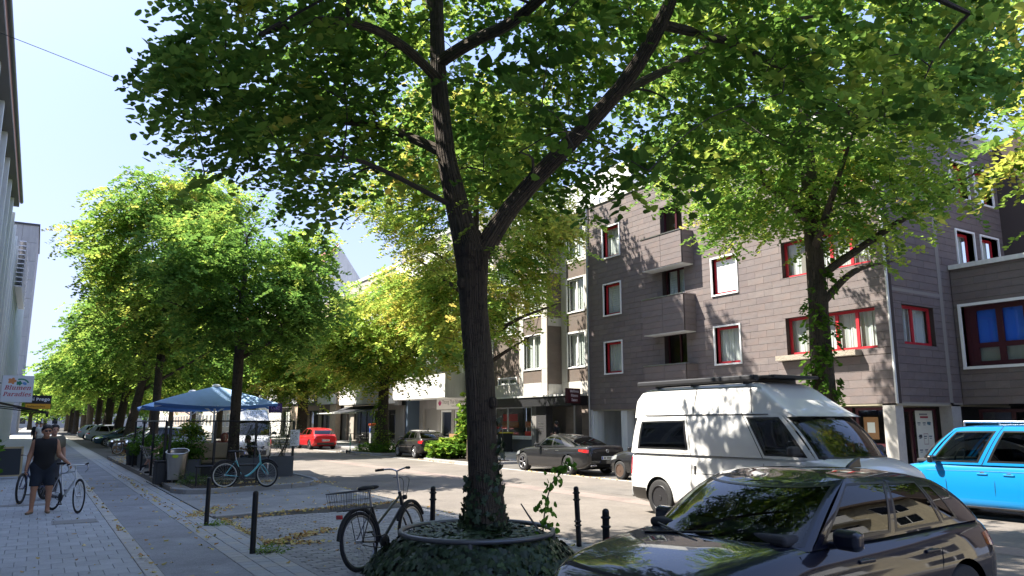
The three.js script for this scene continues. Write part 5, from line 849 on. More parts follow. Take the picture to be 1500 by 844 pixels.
function highRoof(t, HL, mat) { // moulded high roof with a sloping nose
  const W = 0.83, st = [[-HL + 0.12, 1.88, 2.28], [-HL + 0.2, 1.88, 2.4], [-HL + 0.6, 1.9, 2.46], [0.1, 1.9, 2.47], [HL - 2.15, 1.9, 2.46], [HL - 2.02, 1.9, 2.42], [HL - 1.7, 1.9, 2.2], [HL - 1.36, 1.88, 1.96], [HL - 1.2, 1.86, 1.87]];
  const fy = spline(st.map((s) => [s[0], s[2]])), x0 = st[0][0], x1 = st[st.length - 1][0];
  const Q = (a, b) => { const x = lerp(x0, x1, a), h = fy(x) - 1.86, s = b * 2 - 1, ph = s * Math.PI / 2, ww = W * lerp(1, 0.97, a), cy = Math.pow(Math.abs(Math.cos(ph)), 0.2), sz = Math.sign(ph) * Math.pow(Math.abs(Math.sin(ph)), 0.3); return V(x, 1.86 + h * cy, ww * sz * lerp(1, 0.86, cy * h / 0.6)); };
  const g = grid(40, 48, (a, b) => { const e = 0.01, p = Q(a, b), n = Q(Math.min(1, a + e), b).sub(Q(Math.max(0, a - e), b)).cross(Q(a, Math.min(1, b + e)).sub(Q(a, Math.max(0, b - e)))).normalize(); if (n.y < 0) n.negate(); return { p, n }; });
  g.computeVertexNormals(); obj('high_roof', g, mat, t, 0);
  const back = new THREE.Shape(); for (let i = 0; i <= 20; i++) { const q = Q(0, i / 20); i ? back.lineTo(q.z, q.y) : back.moveTo(q.z, q.y); } obj('high_roof_back', new THREE.ShapeGeometry(back).rotateY(-Math.PI / 2).translate(x0, 0, 0), mat, t, 0);
}
function dressVan(t) {
  const c = t.car, HL = c.HL;
  for (const s of [1, -1]) {
    c.obj('door_seam', [c.seam([[HL - 1.2, 0.4], [HL - 1.15, 0.7], [HL - 0.95, 1.08]], s), c.seam([[0.82, 0.26], [0.82, 0.7], [0.82, 1.1]], s), c.seam([[-0.85, 0.26], [-0.85, 0.7], [-0.85, 1.1]], s), c.seam([[-HL + 0.1, 0.86], [-0.4, 0.86], [HL - 1.3, 0.86]], s, 0.006)], seamM);
    c.obj('body_seam', [c.strip('side', 0.222, 0.226, 0, 1, s, 0.002), c.strip('side', 0.605, 0.608, 0, 1, s, 0.002)], seamM);
    c.patch('tail_light', -HL + 0.0, -HL + 0.1, 0.72, 1.08, s, K.tail, 0.01); c.patch('headlight', HL - 0.42, HL - 0.1, 0.72, 0.88, s, K.lens, 0.008);
    c.patch('bumper_cap', -HL + 0.02, -HL + 0.52, 0.3, 0.52, s, M(C(0.22, 0.22, 0.22), 0.7), 0.012);
    const q = c.sideAt(1.0, 0.95, s, 0.015); obj('door_handle', rbox(0.2, 0.05, 0.04, 0.015, q.p.x, q.p.y, q.p.z), plasticM, t); const q2 = c.sideAt(-0.75, 0.95, s, 0.015); obj('door_handle', rbox(0.05, 0.16, 0.04, 0.015, q2.p.x, q2.p.y - 0.05, q2.p.z), plasticM, t);
  }
  obj('slide_rail', c.strip('side', 0.6, 0.96, 0.03, 0.06, 1, 0.006), M(C(0.5, 0.5, 0.5), 0.4), t, 0);
  obj('front_grille', rbox(0.03, 0.14, 1.0, 0.01, HL - 0.02, 0.7, 0), plasticM, t); obj('front_bumper', rbox(0.12, 0.22, 1.5, 0.05, HL - 0.03, 0.42, 0), plasticM, t); obj('rear_bumper', rbox(0.1, 0.2, 1.7, 0.04, -HL - 0.0, 0.4, 0), M(C(0.22, 0.22, 0.22), 0.7), t);
  plateOn(t, HL + 0.04, 0.42, 0, 1); plateOn(t, -HL - 0.02, 0.75, 0, -1);
  obj('wiper', [rod([HL - 0.62, 1.23, -0.3], [HL - 0.78, 1.34, 0.4], 0.012), rod([HL - 0.62, 1.23, 0.3], [HL - 0.78, 1.34, -0.5], 0.012)], trimM, t);
  return t;
}
{
  // rear wheel stands at (10.73, -11.69); the van points towards the viewer's side
  const dir = V(-0.03, 0, 1).normalize(), right = V(-dir.z, 0, dir.x), rear = V(10.73, 0, -11.69), ctr = rear.clone().addScaledVector(dir, 2.65 - 0.9).addScaledVector(right, -0.83);
  const van = dressVan(makeCar(vanSpec({ paint: vanWhite }), 'camper_van', 'white high roof camper van with roof rack standing in the road', 'van', [ctr.x + 0.2, 0, ctr.z + 0.12], Math.atan2(-dir.z, dir.x)));
  highRoof(van, 2.65, vanWhite);
  obj('roof_seam', [rod([0.55, 1.93, 0.835], [0.45, 2.36, 0.72], 0.006), rod([-0.85, 1.93, 0.84], [-0.85, 2.38, 0.72], 0.006), rod([-2.2, 1.905, 0.845], [0.9, 1.905, 0.84], 0.008)], seamM, van);
  obj('awning_case', [rbox(3.1, 0.1, 0.13, 0.03, -0.95, 2.53, 0.72), rod([-2.5, 2.5, 0.72], [0.6, 2.5, 0.72], 0.03)], M(C(0.015, 0.016, 0.02), 0.7), van);
  obj('roof_panel', [rbox(3.2, 0.05, 1.15, 0.015, -0.75, 2.55, 0.0)], M(C(0.012, 0.013, 0.017), 0.6), van); obj('rack_feet', [-2, -1, 0.3].map((x) => box(0.06, 0.1, 1.3, x, 2.48, 0.05)), ironM2, van); van.scale.setScalar(1.05);
}
// sleek dark saloon parked opposite
{
  const HL = 2.47, W = 0.945;
  const S = {
    len: 4.94, width: 1.89, paint: paint(0.014, 0.014, 0.015), axles: [[HL - 0.9, 0.345], [-HL + 1.08, 0.345]], spokes: 5, tyre: 0.25,
    top: [[-HL, 0.78], [-HL + 0.06, 0.98], [-HL + 0.2, 1.02], [-HL + 0.8, 1.0], [-0.3, 0.95], [HL - 1.6, 0.93], [HL - 0.9, 0.87], [HL - 0.3, 0.75], [HL, 0.56]], bot: [[-HL, 0.42], [-HL + 0.3, 0.25], [-HL + 0.8, 0.18], [HL - 0.7, 0.18], [HL, 0.3]],
    wid: [[-HL, W * 0.74], [-HL + 0.1, W * 0.88], [-HL + 0.5, W * 0.97], [-HL + 1.1, W], [HL - 1.1, W], [HL - 0.5, W * 0.94], [HL - 0.15, W * 0.8], [HL, W * 0.62]],
    cab: { fb: HL - 1.42, ft: HL - 2.25, rb: -HL + 0.62, rt: -HL + 1.72, cf: 0.36, cr: 0.3, belt: [[-HL, 1.0], [-HL + 0.9, 0.99], [0, 0.945], [HL - 1.4, 0.92]], roof: [[-HL + 1.6, 1.3], [-HL + 2.2, 1.375], [0.1, 1.39], [HL - 2.4, 1.35], [HL - 2.1, 1.3]], wb: [[-HL + 0.5, W * 0.74], [-HL + 1.2, W * 0.88], [0, W * 0.94], [HL - 1.5, W * 0.92]], wt: [[-HL + 1.5, W * 0.58], [0, W * 0.66], [HL - 2.2, W * 0.62]], side: [[0.06, 0.46, 0.06, 0.88, 'front_side_window', K.carGlass], [0.48, 0.84, 0.07, 0.84, 'rear_side_window', K.carGlass]], rearW: [0.2, 0.06, 0.92], crown: 0.05 },
  };
  const t = makeCar(S, 'parked_saloon', 'dark grey coupe style saloon parked in front of the snack shop', 'car', [17.15, 0, -23.6], Math.PI / 2), c = t.car;
  for (const s of [1, -1]) { c.patch('tail_light', -HL + 0.02, -HL + 0.5, [0.78, 0.84], [0.9, 0.9], s, K.tail, 0.008); c.patch('headlight', HL - 0.6, HL - 0.15, [0.64, 0.56], [0.76, 0.66], s, K.lens, 0.008); c.obj('door_seam', [c.seam([[HL - 1.55, 0.3], [HL - 1.5, 0.9]], s), c.seam([[-0.2, 0.28], [-0.25, 0.93]], s), c.seam([[-HL + 1.62, 0.4], [-HL + 1.45, 0.95]], s)], seamM); for (const x of [-0.02, -HL + 1.75]) { const q = c.sideAt(x, 0.83, s, 0.012); obj('door_handle', rbox(0.2, 0.025, 0.03, 0.01, q.p.x, q.p.y, q.p.z), K.chrome, t); } obj('exhaust_trim', rbox(0.05, 0.07, 0.24, 0.02, -HL + 0.02, 0.36, s * 0.6), K.chrome, t); c.patch('sill_trim', -HL + 1.4, HL - 1.4, 0.2, 0.24, s, K.alu, 0.006); }
  plateOn(t, -HL - 0.01, 0.62, 0, -1); obj('badge', [torus(0.055, 0.008).rotateY(Math.PI / 2).translate(-HL - 0.01, 0.86, 0), ...[0, 1, 2].map((i) => rod([-HL - 0.01, 0.86, 0], [-HL - 0.01, 0.86 + Math.cos(i * 2.094) * 0.05, Math.sin(i * 2.094) * 0.05], 0.006))], K.chrome, t); obj('tail_bar', rbox(0.02, 0.03, 1.1, 0.008, -HL + 0.01, 0.85, 0), trimM, t);
}
const smallDark = dressHatch(makeCar(hatchSpec({ len: 3.9, h: 1.46, width: 1.7, wr: 0.3, paint: paint(0.012, 0.012, 0.013), spokes: 0, rim: M(C(0.12, 0.08, 0.06), 0.6, { metalness: 0.6 }) }), 'parked_small_car', 'small black car with rusty steel wheels parked behind the saloon', 'car', [17.2, 0, -18.4], Math.PI / 2));
dressHatch(makeCar(hatchSpec({ len: 4.0, h: 1.45, width: 1.74, wr: 0.31, paint: paint(0.022, 0.02, 0.02), spokes: 9 }), 'parked_hatchback', 'black compact hatchback with white door lettering parked by the massage shop', 'car', [17.75, 0, -37.8], Math.PI / 2 - 0.05));
dressHatch(makeCar(hatchSpec({ len: 4.35, h: 1.47, width: 1.82, wr: 0.33, paint: paint(0.52, 0.016, 0.02), spokes: 10, rim: darkRimM }), 'parked_hatchback', 'bright red hatchback seen from behind near the furniture shop', 'car', [16.9, 0, -53.2], Math.PI / 2));
// sky blue van-shaped car
{
  const HL = 2.25, W = 0.93, blue = paint(0.004, 0.19, 0.47);
  const S = {
    len: 4.5, width: 1.86, paint: blue, axles: [[HL - 0.88, 0.33], [-HL + 0.87, 0.33]], spokes: 5, mirrorMat: trimM, mirrorX: HL - 1.1, mirrorY: 0.1, seatX: HL - 1.85,
    top: [[-HL, 1.0], [-HL + 0.05, 1.07], [-HL + 0.3, 1.09], [HL - 1.1, 1.06], [HL - 0.6, 1.0], [HL - 0.25, 0.92], [HL - 0.06, 0.8], [HL, 0.64]], bot: [[-HL, 0.4], [-HL + 0.1, 0.27], [-HL + 0.5, 0.2], [HL - 0.6, 0.2], [HL, 0.33]],
    wid: [[-HL, W * 0.88], [-HL + 0.06, W * 0.95], [-HL + 0.4, W], [HL - 1.0, W], [HL - 0.4, W * 0.93], [HL - 0.12, W * 0.8], [HL, W * 0.62]],
    cab: { fb: HL - 0.46, ft: HL - 1.28, rb: -HL + 0.03, rt: -HL + 0.22, cf: 0.4, cr: 0.08, belt: [[-HL, 1.06], [HL - 1.2, 1.03], [HL - 0.7, 1.0]], roof: [[-HL, 1.74], [-0.5, 1.78], [HL - 1.8, 1.77], [HL - 1.3, 1.72]], wb: [[-HL, W * 0.95], [0, W * 0.975], [HL - 1.3, W * 0.96], [HL - 0.7, W * 0.84]], wt: [[-HL, W * 0.85], [0, W * 0.87], [HL - 1.4, W * 0.83]], side: [[0.02, 0.3, 0.05, 0.86, 'front_side_window', K.carGlass], [0.345, 0.64, 0.06, 0.86, 'sliding_door_window', K.tintGlass], [0.68, 0.95, 0.06, 0.86, 'rear_side_window', K.tintGlass]], rearW: [0.2, 0.1, 0.85], crown: 0.04 },
  };
  const t = makeCar(S, 'parked_van', 'sky blue passenger van with roof rails parked in front of the slate wing', 'van', [16.55, 0, -7.6], Math.PI / 2), c = t.car;
  for (const s of [1, -1]) { c.obj('door_seam', [c.seam([[HL - 1.3, 0.3], [HL - 1.3, 0.7], [HL - 1.25, 1.04]], s), c.seam([[HL - 2.2, 0.28], [HL - 2.22, 0.7], [HL - 2.24, 1.05]], s), c.seam([[-0.75, 0.5], [-0.75, 1.05]], s)], seamM); c.obj('body_crease', [c.seam([[-HL + 0.3, 0.93], [0, 0.93], [HL - 0.9, 0.9]], s, 0.008)], M(C(0.003, 0.12, 0.3), 0.4)); c.obj('roof_door_seam', [c.strip('side', 0.322, 0.327, 0, 1, s, 0.002), c.strip('side', 0.655, 0.659, 0, 1, s, 0.002)], seamM); obj('roof_rail', [rod([-1.9, 1.86, s * 0.7], [0.6, 1.87, s * 0.69], 0.022), ...[-1.9, -0.6, 0.6].map((x) => rod([x, 1.78, s * 0.7], [x, 1.865, s * 0.7], 0.02))], K.alu, t); for (const x of [HL - 2.0, HL - 2.48]) { const q = c.sideAt(x, 0.86, s, 0.012), m = obj('door_handle', rbox(0.2, 0.035, 0.04, 0.014, q.p.x, q.p.y, q.p.z), blue, t); obj('handle_recess', ell(0.1, 0.045, 0.012, q.p.x, q.p.y, q.p.z - s * 0.014), trimM, m); } c.patch('headlight', HL - 0.5, HL - 0.12, 0.72, 0.88, s, K.lens, 0.008); c.patch('tail_light', -HL, -HL + 0.12, 0.75, 1.03, s, K.tail, 0.01); c.patch('sill_trim', -HL + 1.3, HL - 1.3, 0.21, 0.26, s, K.alu, 0.006); }
  plateOn(t, HL + 0.01, 0.42, 0, 1);
}
// cars nose in along the near row further down, and a van behind the parasols
const silverCar = dressHatch(makeCar(hatchSpec({ len: 4.4, h: 1.6, width: 1.8, wr: 0.32, paint: paint(0.36, 0.4, 0.46), spokes: 6 }), 'parked_estate', 'silver car parked nose in beyond the cafe terrace', 'car', [6.3, 0, -51], Math.PI));
dressHatch(makeCar(hatchSpec({ len: 4.2, h: 1.48, width: 1.78, wr: 0.31, paint: paint(0.014, 0.016, 0.02), spokes: 5 }), 'parked_hatchback', 'black car parked nose in next to the silver car', 'car', [6.2, 0, -56], Math.PI));
dressHatch(makeCar(hatchSpec({ len: 4.2, h: 1.5, width: 1.78, wr: 0.31, paint: paint(0.02, 0.06, 0.085), spokes: 5 }), 'parked_hatchback', 'petrol blue car parked nose in by the leaning trunks', 'car', [6, 0, -67.5], Math.PI));
dup(silverCar, [6.1, 0, -79], Math.PI, 'pale silver car far along the nose in parking row'); dup(silverCar, [6, 0, -92], Math.PI, 'silver car last in the nose in parking row under the lindens');
const greyVan = dressVan(makeCar(vanSpec({ paint: paint(0.42, 0.44, 0.47) }), 'delivery_van', 'grey silver van parked behind the blue parasols', 'van', [9.4, 0, -40], -Math.PI / 2 - 0.25)); highRoof(greyVan, 2.65, greyVan.children[0].material);
dup(silverCar, [10.4, 0, -64], -Math.PI / 2, 'silver car coming along the road behind the terrace');
// ---------- street furniture, bicycles ----------
const ironM = M(C(0.014, 0.015, 0.017), 0.42, { metalness: 0.3 });
function bollard(x, z, h, ringed, label, tilt = 0) {
  const o = thing('bollard', label, 'bollard', [x, 0, z], 0, 'black bollards round the parking bay'); o.rotation.z = tilt;
  const r = 0.04, pr = [[0, 0], [r * 1.05, 0], [r, 0.05], [r, h - 0.05], [r * 0.95, h - 0.025], [r * 0.6, h - 0.006], [0, h]].map((p) => new THREE.Vector2(...p));
  obj('post', new THREE.LatheGeometry(pr, 20), ironM, o);
  if (ringed) for (const y of [h - 0.1, h - 0.2, h - 0.52, h - 0.58]) obj('collar', torus(r * 1.1, 0.014, 0, 0, 0, 6, 20).rotateX(Math.PI / 2).translate(0, y, 0), ironM, o);
  return o;
}
bollard(2.77, -14.8, 0.88, false, 'plain black bollard at the corner of the paved bay'); bollard(2.77, -11.36, 0.9, false, 'plain black bollard beside the drift of yellow leaves');
bollard(5.27, -10.72, 0.9, true, 'black ringed bollard behind the leaning city bicycle'); bollard(7.16, -9.54, 0.9, true, 'tilted black ringed bollard next to the leafy shoot', 0.05); bollard(5.59, -6.94, 0.9, true, 'short looking black ringed bollard between tree ring and car bonnet');
function bikeWheel(parent, x, y, R, tyreR, rimMat, turn = 0, wide = 0.006) {
  const w = obj('wheel', torus(R - tyreR, tyreR, 0, 0, 0, 8, 44), K.rubber, parent); w.position.set(x, y, 0); w.rotation.y = turn;
  obj('rim', [torus(R - tyreR * 2 - 0.006, 0.011, 0, 0, 0, 6, 44), torus(R - tyreR * 2 - 0.018, wide, 0, 0, 0, 4, 44)], rimMat, w);
  const sp = []; for (let i = 0; i < 24; i++) { const a = i / 24 * 6.2832, s = i % 2 ? 1 : -1; sp.push(rod([Math.cos(a + 0.5 * s) * 0.02, Math.sin(a + 0.5 * s) * 0.02, 0.025 * s], [Math.cos(a) * (R - 0.05), Math.sin(a) * (R - 0.05), 0], 0.0017, 0.0017, 4)); }
  obj('spokes', sp, K.alu, w).userData.kind = 'stuff'; obj('hub', new THREE.CylinderGeometry(0.022, 0.022, 0.09, 12).rotateX(Math.PI / 2), K.alu, w); return w;
}
function bicycle(o) { // x forwards, wheels on the ground at y = 0
  const t = thing('bicycle', o.label, 'bicycle', o.pos, o.turn, o.group), R = 0.345, tr = o.tyre ?? 0.02, fm = o.frame, xr = -0.5, xf = 0.56, bb = V(-0.08, 0.29, 0), st = V(-0.24, o.kind === 'race' ? 0.8 : 0.72, 0), hd = V(0.34, 0.86, 0), hl = V(0.385, o.kind === 'step' ? 0.62 : 0.68, 0);
  const rt = o.kind === 'race' ? 0.017 : 0.019, sad = V(-0.28, o.kind === 'race' ? 0.95 : 0.93, 0);
  bikeWheel(t, xr, R, R, tr, o.rim ?? K.alu); const fwh = bikeWheel(t, xf, R, R, tr, o.rim ?? K.alu, o.steer ?? 0);
  const fr = [rod(bb, st, rt), rod(hd, hl, rt * 1.2), rod(bb, [xr, R, 0.05], 0.011), rod(bb, [xr, R, -0.05], 0.011), rod(st, [xr, R, 0.05], 0.008), rod(st, [xr, R, -0.05], 0.008)];
  if (o.kind === 'step') fr.push(tube([hl.clone().add(V(-0.01, 0.02, 0)), V(0.2, 0.42, 0), V(0.05, 0.31, 0), bb], 0.027, 20, 8)); else if (o.kind === 'trapez') fr.push(rod(hl, bb, 0.021), rod(hd.clone().add(V(0.01, -0.05, 0)), V(-0.16, 0.5, 0), 0.017)); else fr.push(rod(hl, bb, 0.02), rod(hd.clone().add(V(0.005, -0.03, 0)), st.clone().add(V(0.01, -0.04, 0)), rt));
  obj('frame', fr, fm, t);
  const sc = Math.cos(o.steer ?? 0), ss = -Math.sin(o.steer ?? 0), sideways = V(ss, 0, sc);
  obj('fork', [1, -1].map((s) => tube([hl.clone(), hl.clone().lerp(V(xf, R, 0), 0.3).addScaledVector(sideways, 0.05 * s), V(xf, R, 0).addScaledVector(sideways, 0.055 * s)], 0.013, 10, 6)), o.fork ?? fm, t);
  obj('seat_post', rod(st, sad, 0.013), K.alu, t);
  obj('saddle', [ell(0.13, 0.032, 0.075, sad.x - 0.06, sad.y + 0.02, 0), ell(0.13, 0.026, 0.03, sad.x + 0.07, sad.y + 0.022, 0)], K.blackMatt, t);
  const hb = V(0.31, o.kind === 'race' ? 0.95 : o.kind === 'trapez' ? 1.12 : 1.04, 0), dirx = V(sc, 0, Math.sin(o.steer ?? 0) * -1), bars = [rod(hd, hb, 0.013)];
  if (o.kind === 'race') for (const s of [1, -1]) bars.push(tube([hb, hb.clone().addScaledVector(sideways, 0.18 * s).add(V(0.03, 0, 0)), hb.clone().addScaledVector(sideways, 0.21 * s).add(V(0.12, 0, 0)), hb.clone().addScaledVector(sideways, 0.21 * s).add(V(0.14, -0.08, 0)), hb.clone().addScaledVector(sideways, 0.21 * s).add(V(0.05, -0.14, 0))], 0.012, 24, 6));
  else for (const s of [1, -1]) bars.push(tube([hb, hb.clone().addScaledVector(sideways, 0.12 * s).add(V(0.02, 0.03, 0)), hb.clone().addScaledVector(sideways, 0.29 * s).add(V(-0.1, 0.03, 0))], 0.011, 12, 6));
  obj('handlebar', bars, o.bar ?? K.alu, t);
  for (const s of [1, -1]) obj('grip', o.kind === 'race' ? tube([hb.clone().addScaledVector(sideways, 0.2 * s).add(V(0.05, 0.012, 0)), hb.clone().addScaledVector(sideways, 0.21 * s).add(V(0.13, 0.035, 0))], 0.017, 6, 6) : rod(hb.clone().addScaledVector(sideways, 0.2 * s).add(V(-0.04, 0.033, 0)), hb.clone().addScaledVector(sideways, 0.3 * s).add(V(-0.105, 0.03, 0)), 0.017), o.grip ?? K.blackMatt, t);
  const cr = obj('crankset', [torus(0.085, 0.008, bb.x, bb.y, 0.05, 6, 28), new THREE.CylinderGeometry(0.07, 0.07, 0.006, 20).rotateX(Math.PI / 2).translate(bb.x, bb.y, 0.05), rod([bb.x, bb.y, 0.06], [bb.x + 0.1, bb.y - 0.13, 0.07], 0.01), rod([bb.x, bb.y, -0.06], [bb.x - 0.1, bb.y + 0.13, -0.07], 0.01)], K.darkSteel, t);
  for (const s of [1, -1]) obj('pedal', box(0.09, 0.02, 0.07, bb.x + 0.1 * s, bb.y - 0.13 * s, 0.11 * s), K.black, cr);
  obj('chain', [rod([bb.x, bb.y + 0.08, 0.05], [xr, R + 0.04, 0.05], 0.005), rod([bb.x, bb.y - 0.08, 0.05], [xr, R - 0.04, 0.05], 0.005)], K.darkSteel, t);
  if (o.fenders) for (const [x, a0, a1, tn] of [[xr, -0.2, 2.9, 0], [xf, 0.4, 2.6, o.steer ?? 0]]) { const p = []; for (let i = 0; i <= 14; i++) { const a = lerp(a0, a1, i / 14) + 0.1; p.push(V(Math.cos(a) * (R + 0.03), Math.sin(a) * (R + 0.03), 0).applyAxisAngle(V(0, 1, 0), tn).add(V(x, R, 0))); } const pr = tube(p, 0.025, 20, 6); obj('mudguard', pr, o.fenderMat ?? K.blackMatt, t); }
  if (o.rack) { obj('rack', [rod([-0.22, 0.72, 0.05], [-0.82, 0.72, 0.05], 0.006), rod([-0.22, 0.72, -0.05], [-0.82, 0.72, -0.05], 0.006), rod([xr, R, 0.06], [-0.6, 0.72, 0.05], 0.005), rod([xr, R, -0.06], [-0.6, 0.72, -0.05], 0.005), rod([xr, R, 0.06], [-0.45, 0.72, 0.05], 0.005)], K.darkSteel, t); obj('rear_light', rbox(0.04, 0.05, 0.08, 0.012, -0.84, 0.66, 0), K.tail, t); }
  if (o.basket) { const g = [], y0 = 0.735, y1 = 0.93, X0 = -0.86, X1 = -0.46; for (const [y, e] of [[y0, 0], [lerp(y0, y1, 0.5), 0.012], [y1, 0.025]]) g.push(tube([[X0 - e, y, -0.13 - e], [X1 + e, y, -0.13 - e], [X1 + e, y, 0.13 + e], [X0 - e, y, 0.13 + e]], y === y1 ? 0.006 : 0.0025, 40, 4, true)); for (let i = 0; i <= 16; i++) { const x = lerp(X0, X1, i / 16); for (const s of [1, -1]) g.push(rod([x, y0, 0.13 * s], [x + (i < 8 ? -0.02 : 0.02), y1, 0.15 * s], 0.0022, 0.0022, 4)); g.push(rod([x, y0, -0.13], [x, y0, 0.13], 0.0022, 0.0022, 4)); } for (let i = 0; i <= 8; i++) { const z = lerp(-0.13, 0.13, i / 8); g.push(rod([X0, y0, z], [X0 - 0.025, y1, z * 1.15], 0.0022, 0.0022, 4), rod([X1, y0, z], [X1 + 0.025, y1, z * 1.15], 0.0022, 0.0022, 4)); } obj('basket', g, K.darkSteel, t); }
  if (o.lamp) obj('front_light', [rbox(0.06, 0.06, 0.06, 0.02, 0.45, 0.78, 0), rod([0.4, 0.74, 0], [0.45, 0.77, 0], 0.008)], K.black, t);
  if (o.cables) obj('cables', [tube([[0.36, 1.04, 0.1], [0.5, 1.0, 0.05], [0.46, 0.8, 0.02]], 0.004, 12, 4), tube([[0.36, 1.04, -0.1], [0.47, 1.02, -0.04], [0.42, 0.78, 0]], 0.004, 12, 4)], K.black, t);
  if (o.stand) obj('kickstand', rod([-0.3, 0.3, 0.05], [-0.42, 0.02, 0.2], 0.009), K.darkSteel, t);
  return t;
}
const blackFrame = M(C(0.02, 0.021, 0.024), 0.3, { clearcoat: 0.6 }), greyFrame = M(C(0.22, 0.23, 0.25), 0.3, { metalness: 0.5 });
const faceTo = (a, b) => Math.atan2(-(b.z - a.z), b.x - a.x);
{ // bicycle leaning by the tree ring
  const a = onGround(531, 838), b = onGround(612, 816), d = b.clone().sub(a).normalize(), mid = a.clone().addScaledVector(d, 0.5);
  const k = bicycle({ kind: 'trapez', label: 'dark city bicycle with wire rear basket parked against the ivy ring', pos: [mid.x, 0, mid.z], turn: faceTo(a, b), frame: blackFrame, fenders: true, rack: true, basket: true, lamp: true, cables: true, stand: true, tyre: 0.021, steer: 0.12 }); k.rotation.x = 0; k.rotateX(-0.1); k.scale.setScalar(1.07);
}
{ // turquoise step-through bicycle on the island
  const a = onGround(328, 716, 0.15), b = onGround(383, 714, 0.15), d = b.clone().sub(a).normalize(), mid = a.clone().addScaledVector(d, 0.5);
  bicycle({ kind: 'step', label: 'turquoise step through bicycle standing by the terrace fence', pos: [mid.x, 0.15, mid.z], turn: faceTo(a, b), frame: M(C(0.12, 0.42, 0.46), 0.3, { clearcoat: 0.5 }), fenders: true, rack: false, cables: true, tyre: 0.024, steer: -0.75, grip: K.blackMatt, rim: M(C(0.6, 0.58, 0.52), 0.4) });
}
bicycle({ kind: 'race', label: 'white road bicycle with dropped handlebar held by the man in the black vest', pos: [0.66, 0.033, -18.62], turn: faceTo(V(0.42, 0, -19.1), V(0.82, 0, -18.2)), frame: M(C(0.6, 0.62, 0.65), 0.25), tyre: 0.014, steer: -0.15, rim: K.blackMatt, grip: K.black });
bicycle({ kind: 'city', label: 'dark mountain bicycle with silver flat bar behind the road bicycle', pos: [0.12, 0.033, -21.3], turn: faceTo(V(0.36, 0, -21.75), V(-0.1, 0, -20.85)), frame: M(C(0.02, 0.03, 0.09), 0.3), tyre: 0.026, steer: 0.2, rim: K.darkSteel, grip: K.wood });
bicycle({ kind: 'city', label: 'silver bicycle parked by the far island next to the green scooter', pos: [17.0, 0.0, -44.9], turn: 1.2, frame: greyFrame, rack: true, basket: true, tyre: 0.02 });
bicycle({ kind: 'city', label: 'grey bicycle leaning at the ivy foot of the far linden', pos: [18.0, 0.1, -43.4], turn: 0.4, frame: greyFrame, tyre: 0.02 });
bicycle({ kind: 'city', label: 'dark bicycle parked before the silver car by the wooden crate', pos: [4.3, 0.15, -46.3], turn: 0.5, frame: blackFrame, tyre: 0.02 });
{ // green kick scooter
  const t = thing('kick_scooter', 'green electric kick scooter leaning at the far island kerb', 'scooter', [16.2, 0, -44.6], 1.0); const g = M(C(0.02, 0.32, 0.2), 0.4);
  obj('deck', rbox(0.75, 0.06, 0.16, 0.02, 0, 0.13, 0), K.blackMatt, t); obj('stem', [rod([0.42, 0.2, 0], [0.34, 1.15, 0], 0.028), rod([0.36, 0.12, 0], [0.44, 0.24, 0], 0.03)], g, t); obj('handlebar', rod([0.34, 1.15, -0.22], [0.34, 1.15, 0.22], 0.016), K.black, t); for (const x of [-0.42, 0.48]) obj('wheel', torus(0.09, 0.03, x, 0.12, 0, 8, 20), K.rubber, t);
}
{ // parking ticket machine with orange cap
  const t = thing('ticket_machine', 'grey parking ticket machine with orange cap near the cafe awning', 'ticket machine', [18.3, 0.13, -46.2], -Math.PI / 2); obj('column', rbox(0.3, 1.5, 0.25, 0.03, 0, 0.75, 0), M(C(0.3, 0.31, 0.32), 0.5), t); obj('cap', rbox(0.42, 0.14, 0.34, 0.03, 0, 1.57, 0), M(C(0.65, 0.1, 0.02), 0.5), t); obj('display_panel', box(0.2, 0.3, 0.02, 0, 1.2, 0.13), M(C(0.03, 0.08, 0.3), 0.4), t);
}
{ // stainless litter bin
  const b = onGround(256, 713, 0.03), t = thing('litter_bin', 'tapered stainless steel litter bin with yellow green sticker beside the terrace post', 'bin', [b.x, 0.03, b.z], -0.35);
  obj('pillar', [rbox(0.12, 0.3, 0.12, 0.02, 0, 0.12, -0.05), box(0.3, 0.02, 0.3, 0, 0.01, -0.05)], ironM, t);
  const body = []; const n = 28, prof = (a, y) => { const k = lerp(0.24, 0.3, y), ex = Math.pow(Math.abs(Math.cos(a)), 0.7) * Math.sign(Math.cos(a)) * k, ez = Math.pow(Math.abs(Math.sin(a)), 0.8) * Math.sign(Math.sin(a)) * k * 0.8; return V(ex, 0.2 + y * 0.72 + (y > 0.95 ? 0.14 * (0.5 - Math.sin(a) / 2) : 0), ez); };
  const g = new THREE.BufferGeometry(), ps = [], ix = []; for (let j = 0; j <= 6; j++) for (let i = 0; i <= n; i++) { const p = prof(i / n * 6.2832, j / 6); ps.push(p.x, p.y, p.z); if (j < 6 && i < n) { const a = j * (n + 1) + i; ix.push(a, a + n + 1, a + 1, a + 1, a + n + 1, a + n + 2); } } g.setAttribute('position', new THREE.Float32BufferAttribute(ps, 3)); g.setIndex(ix); g.computeVertexNormals();
  obj('bin_body', g, M(C(0.46, 0.43, 0.38), 0.28, { metalness: 1 }), t, 0);
  const rim = []; for (let i = 0; i < n; i++) rim.push(prof(i / n * 6.2832, 1)); obj('bin_rim', tube(rim, 0.022, 60, 6, true), M(C(0.6, 0.61, 0.63), 0.3, { metalness: 1 }), t); obj('bin_mouth', ell(0.26, 0.03, 0.2, 0, 0.93, 0), K.black, t); obj('sticker', ell(0.09, 0.05, 0.01, 0, 0.86, 0.245), M(C(0.45, 0.6, 0.03), 0.6), t);
}
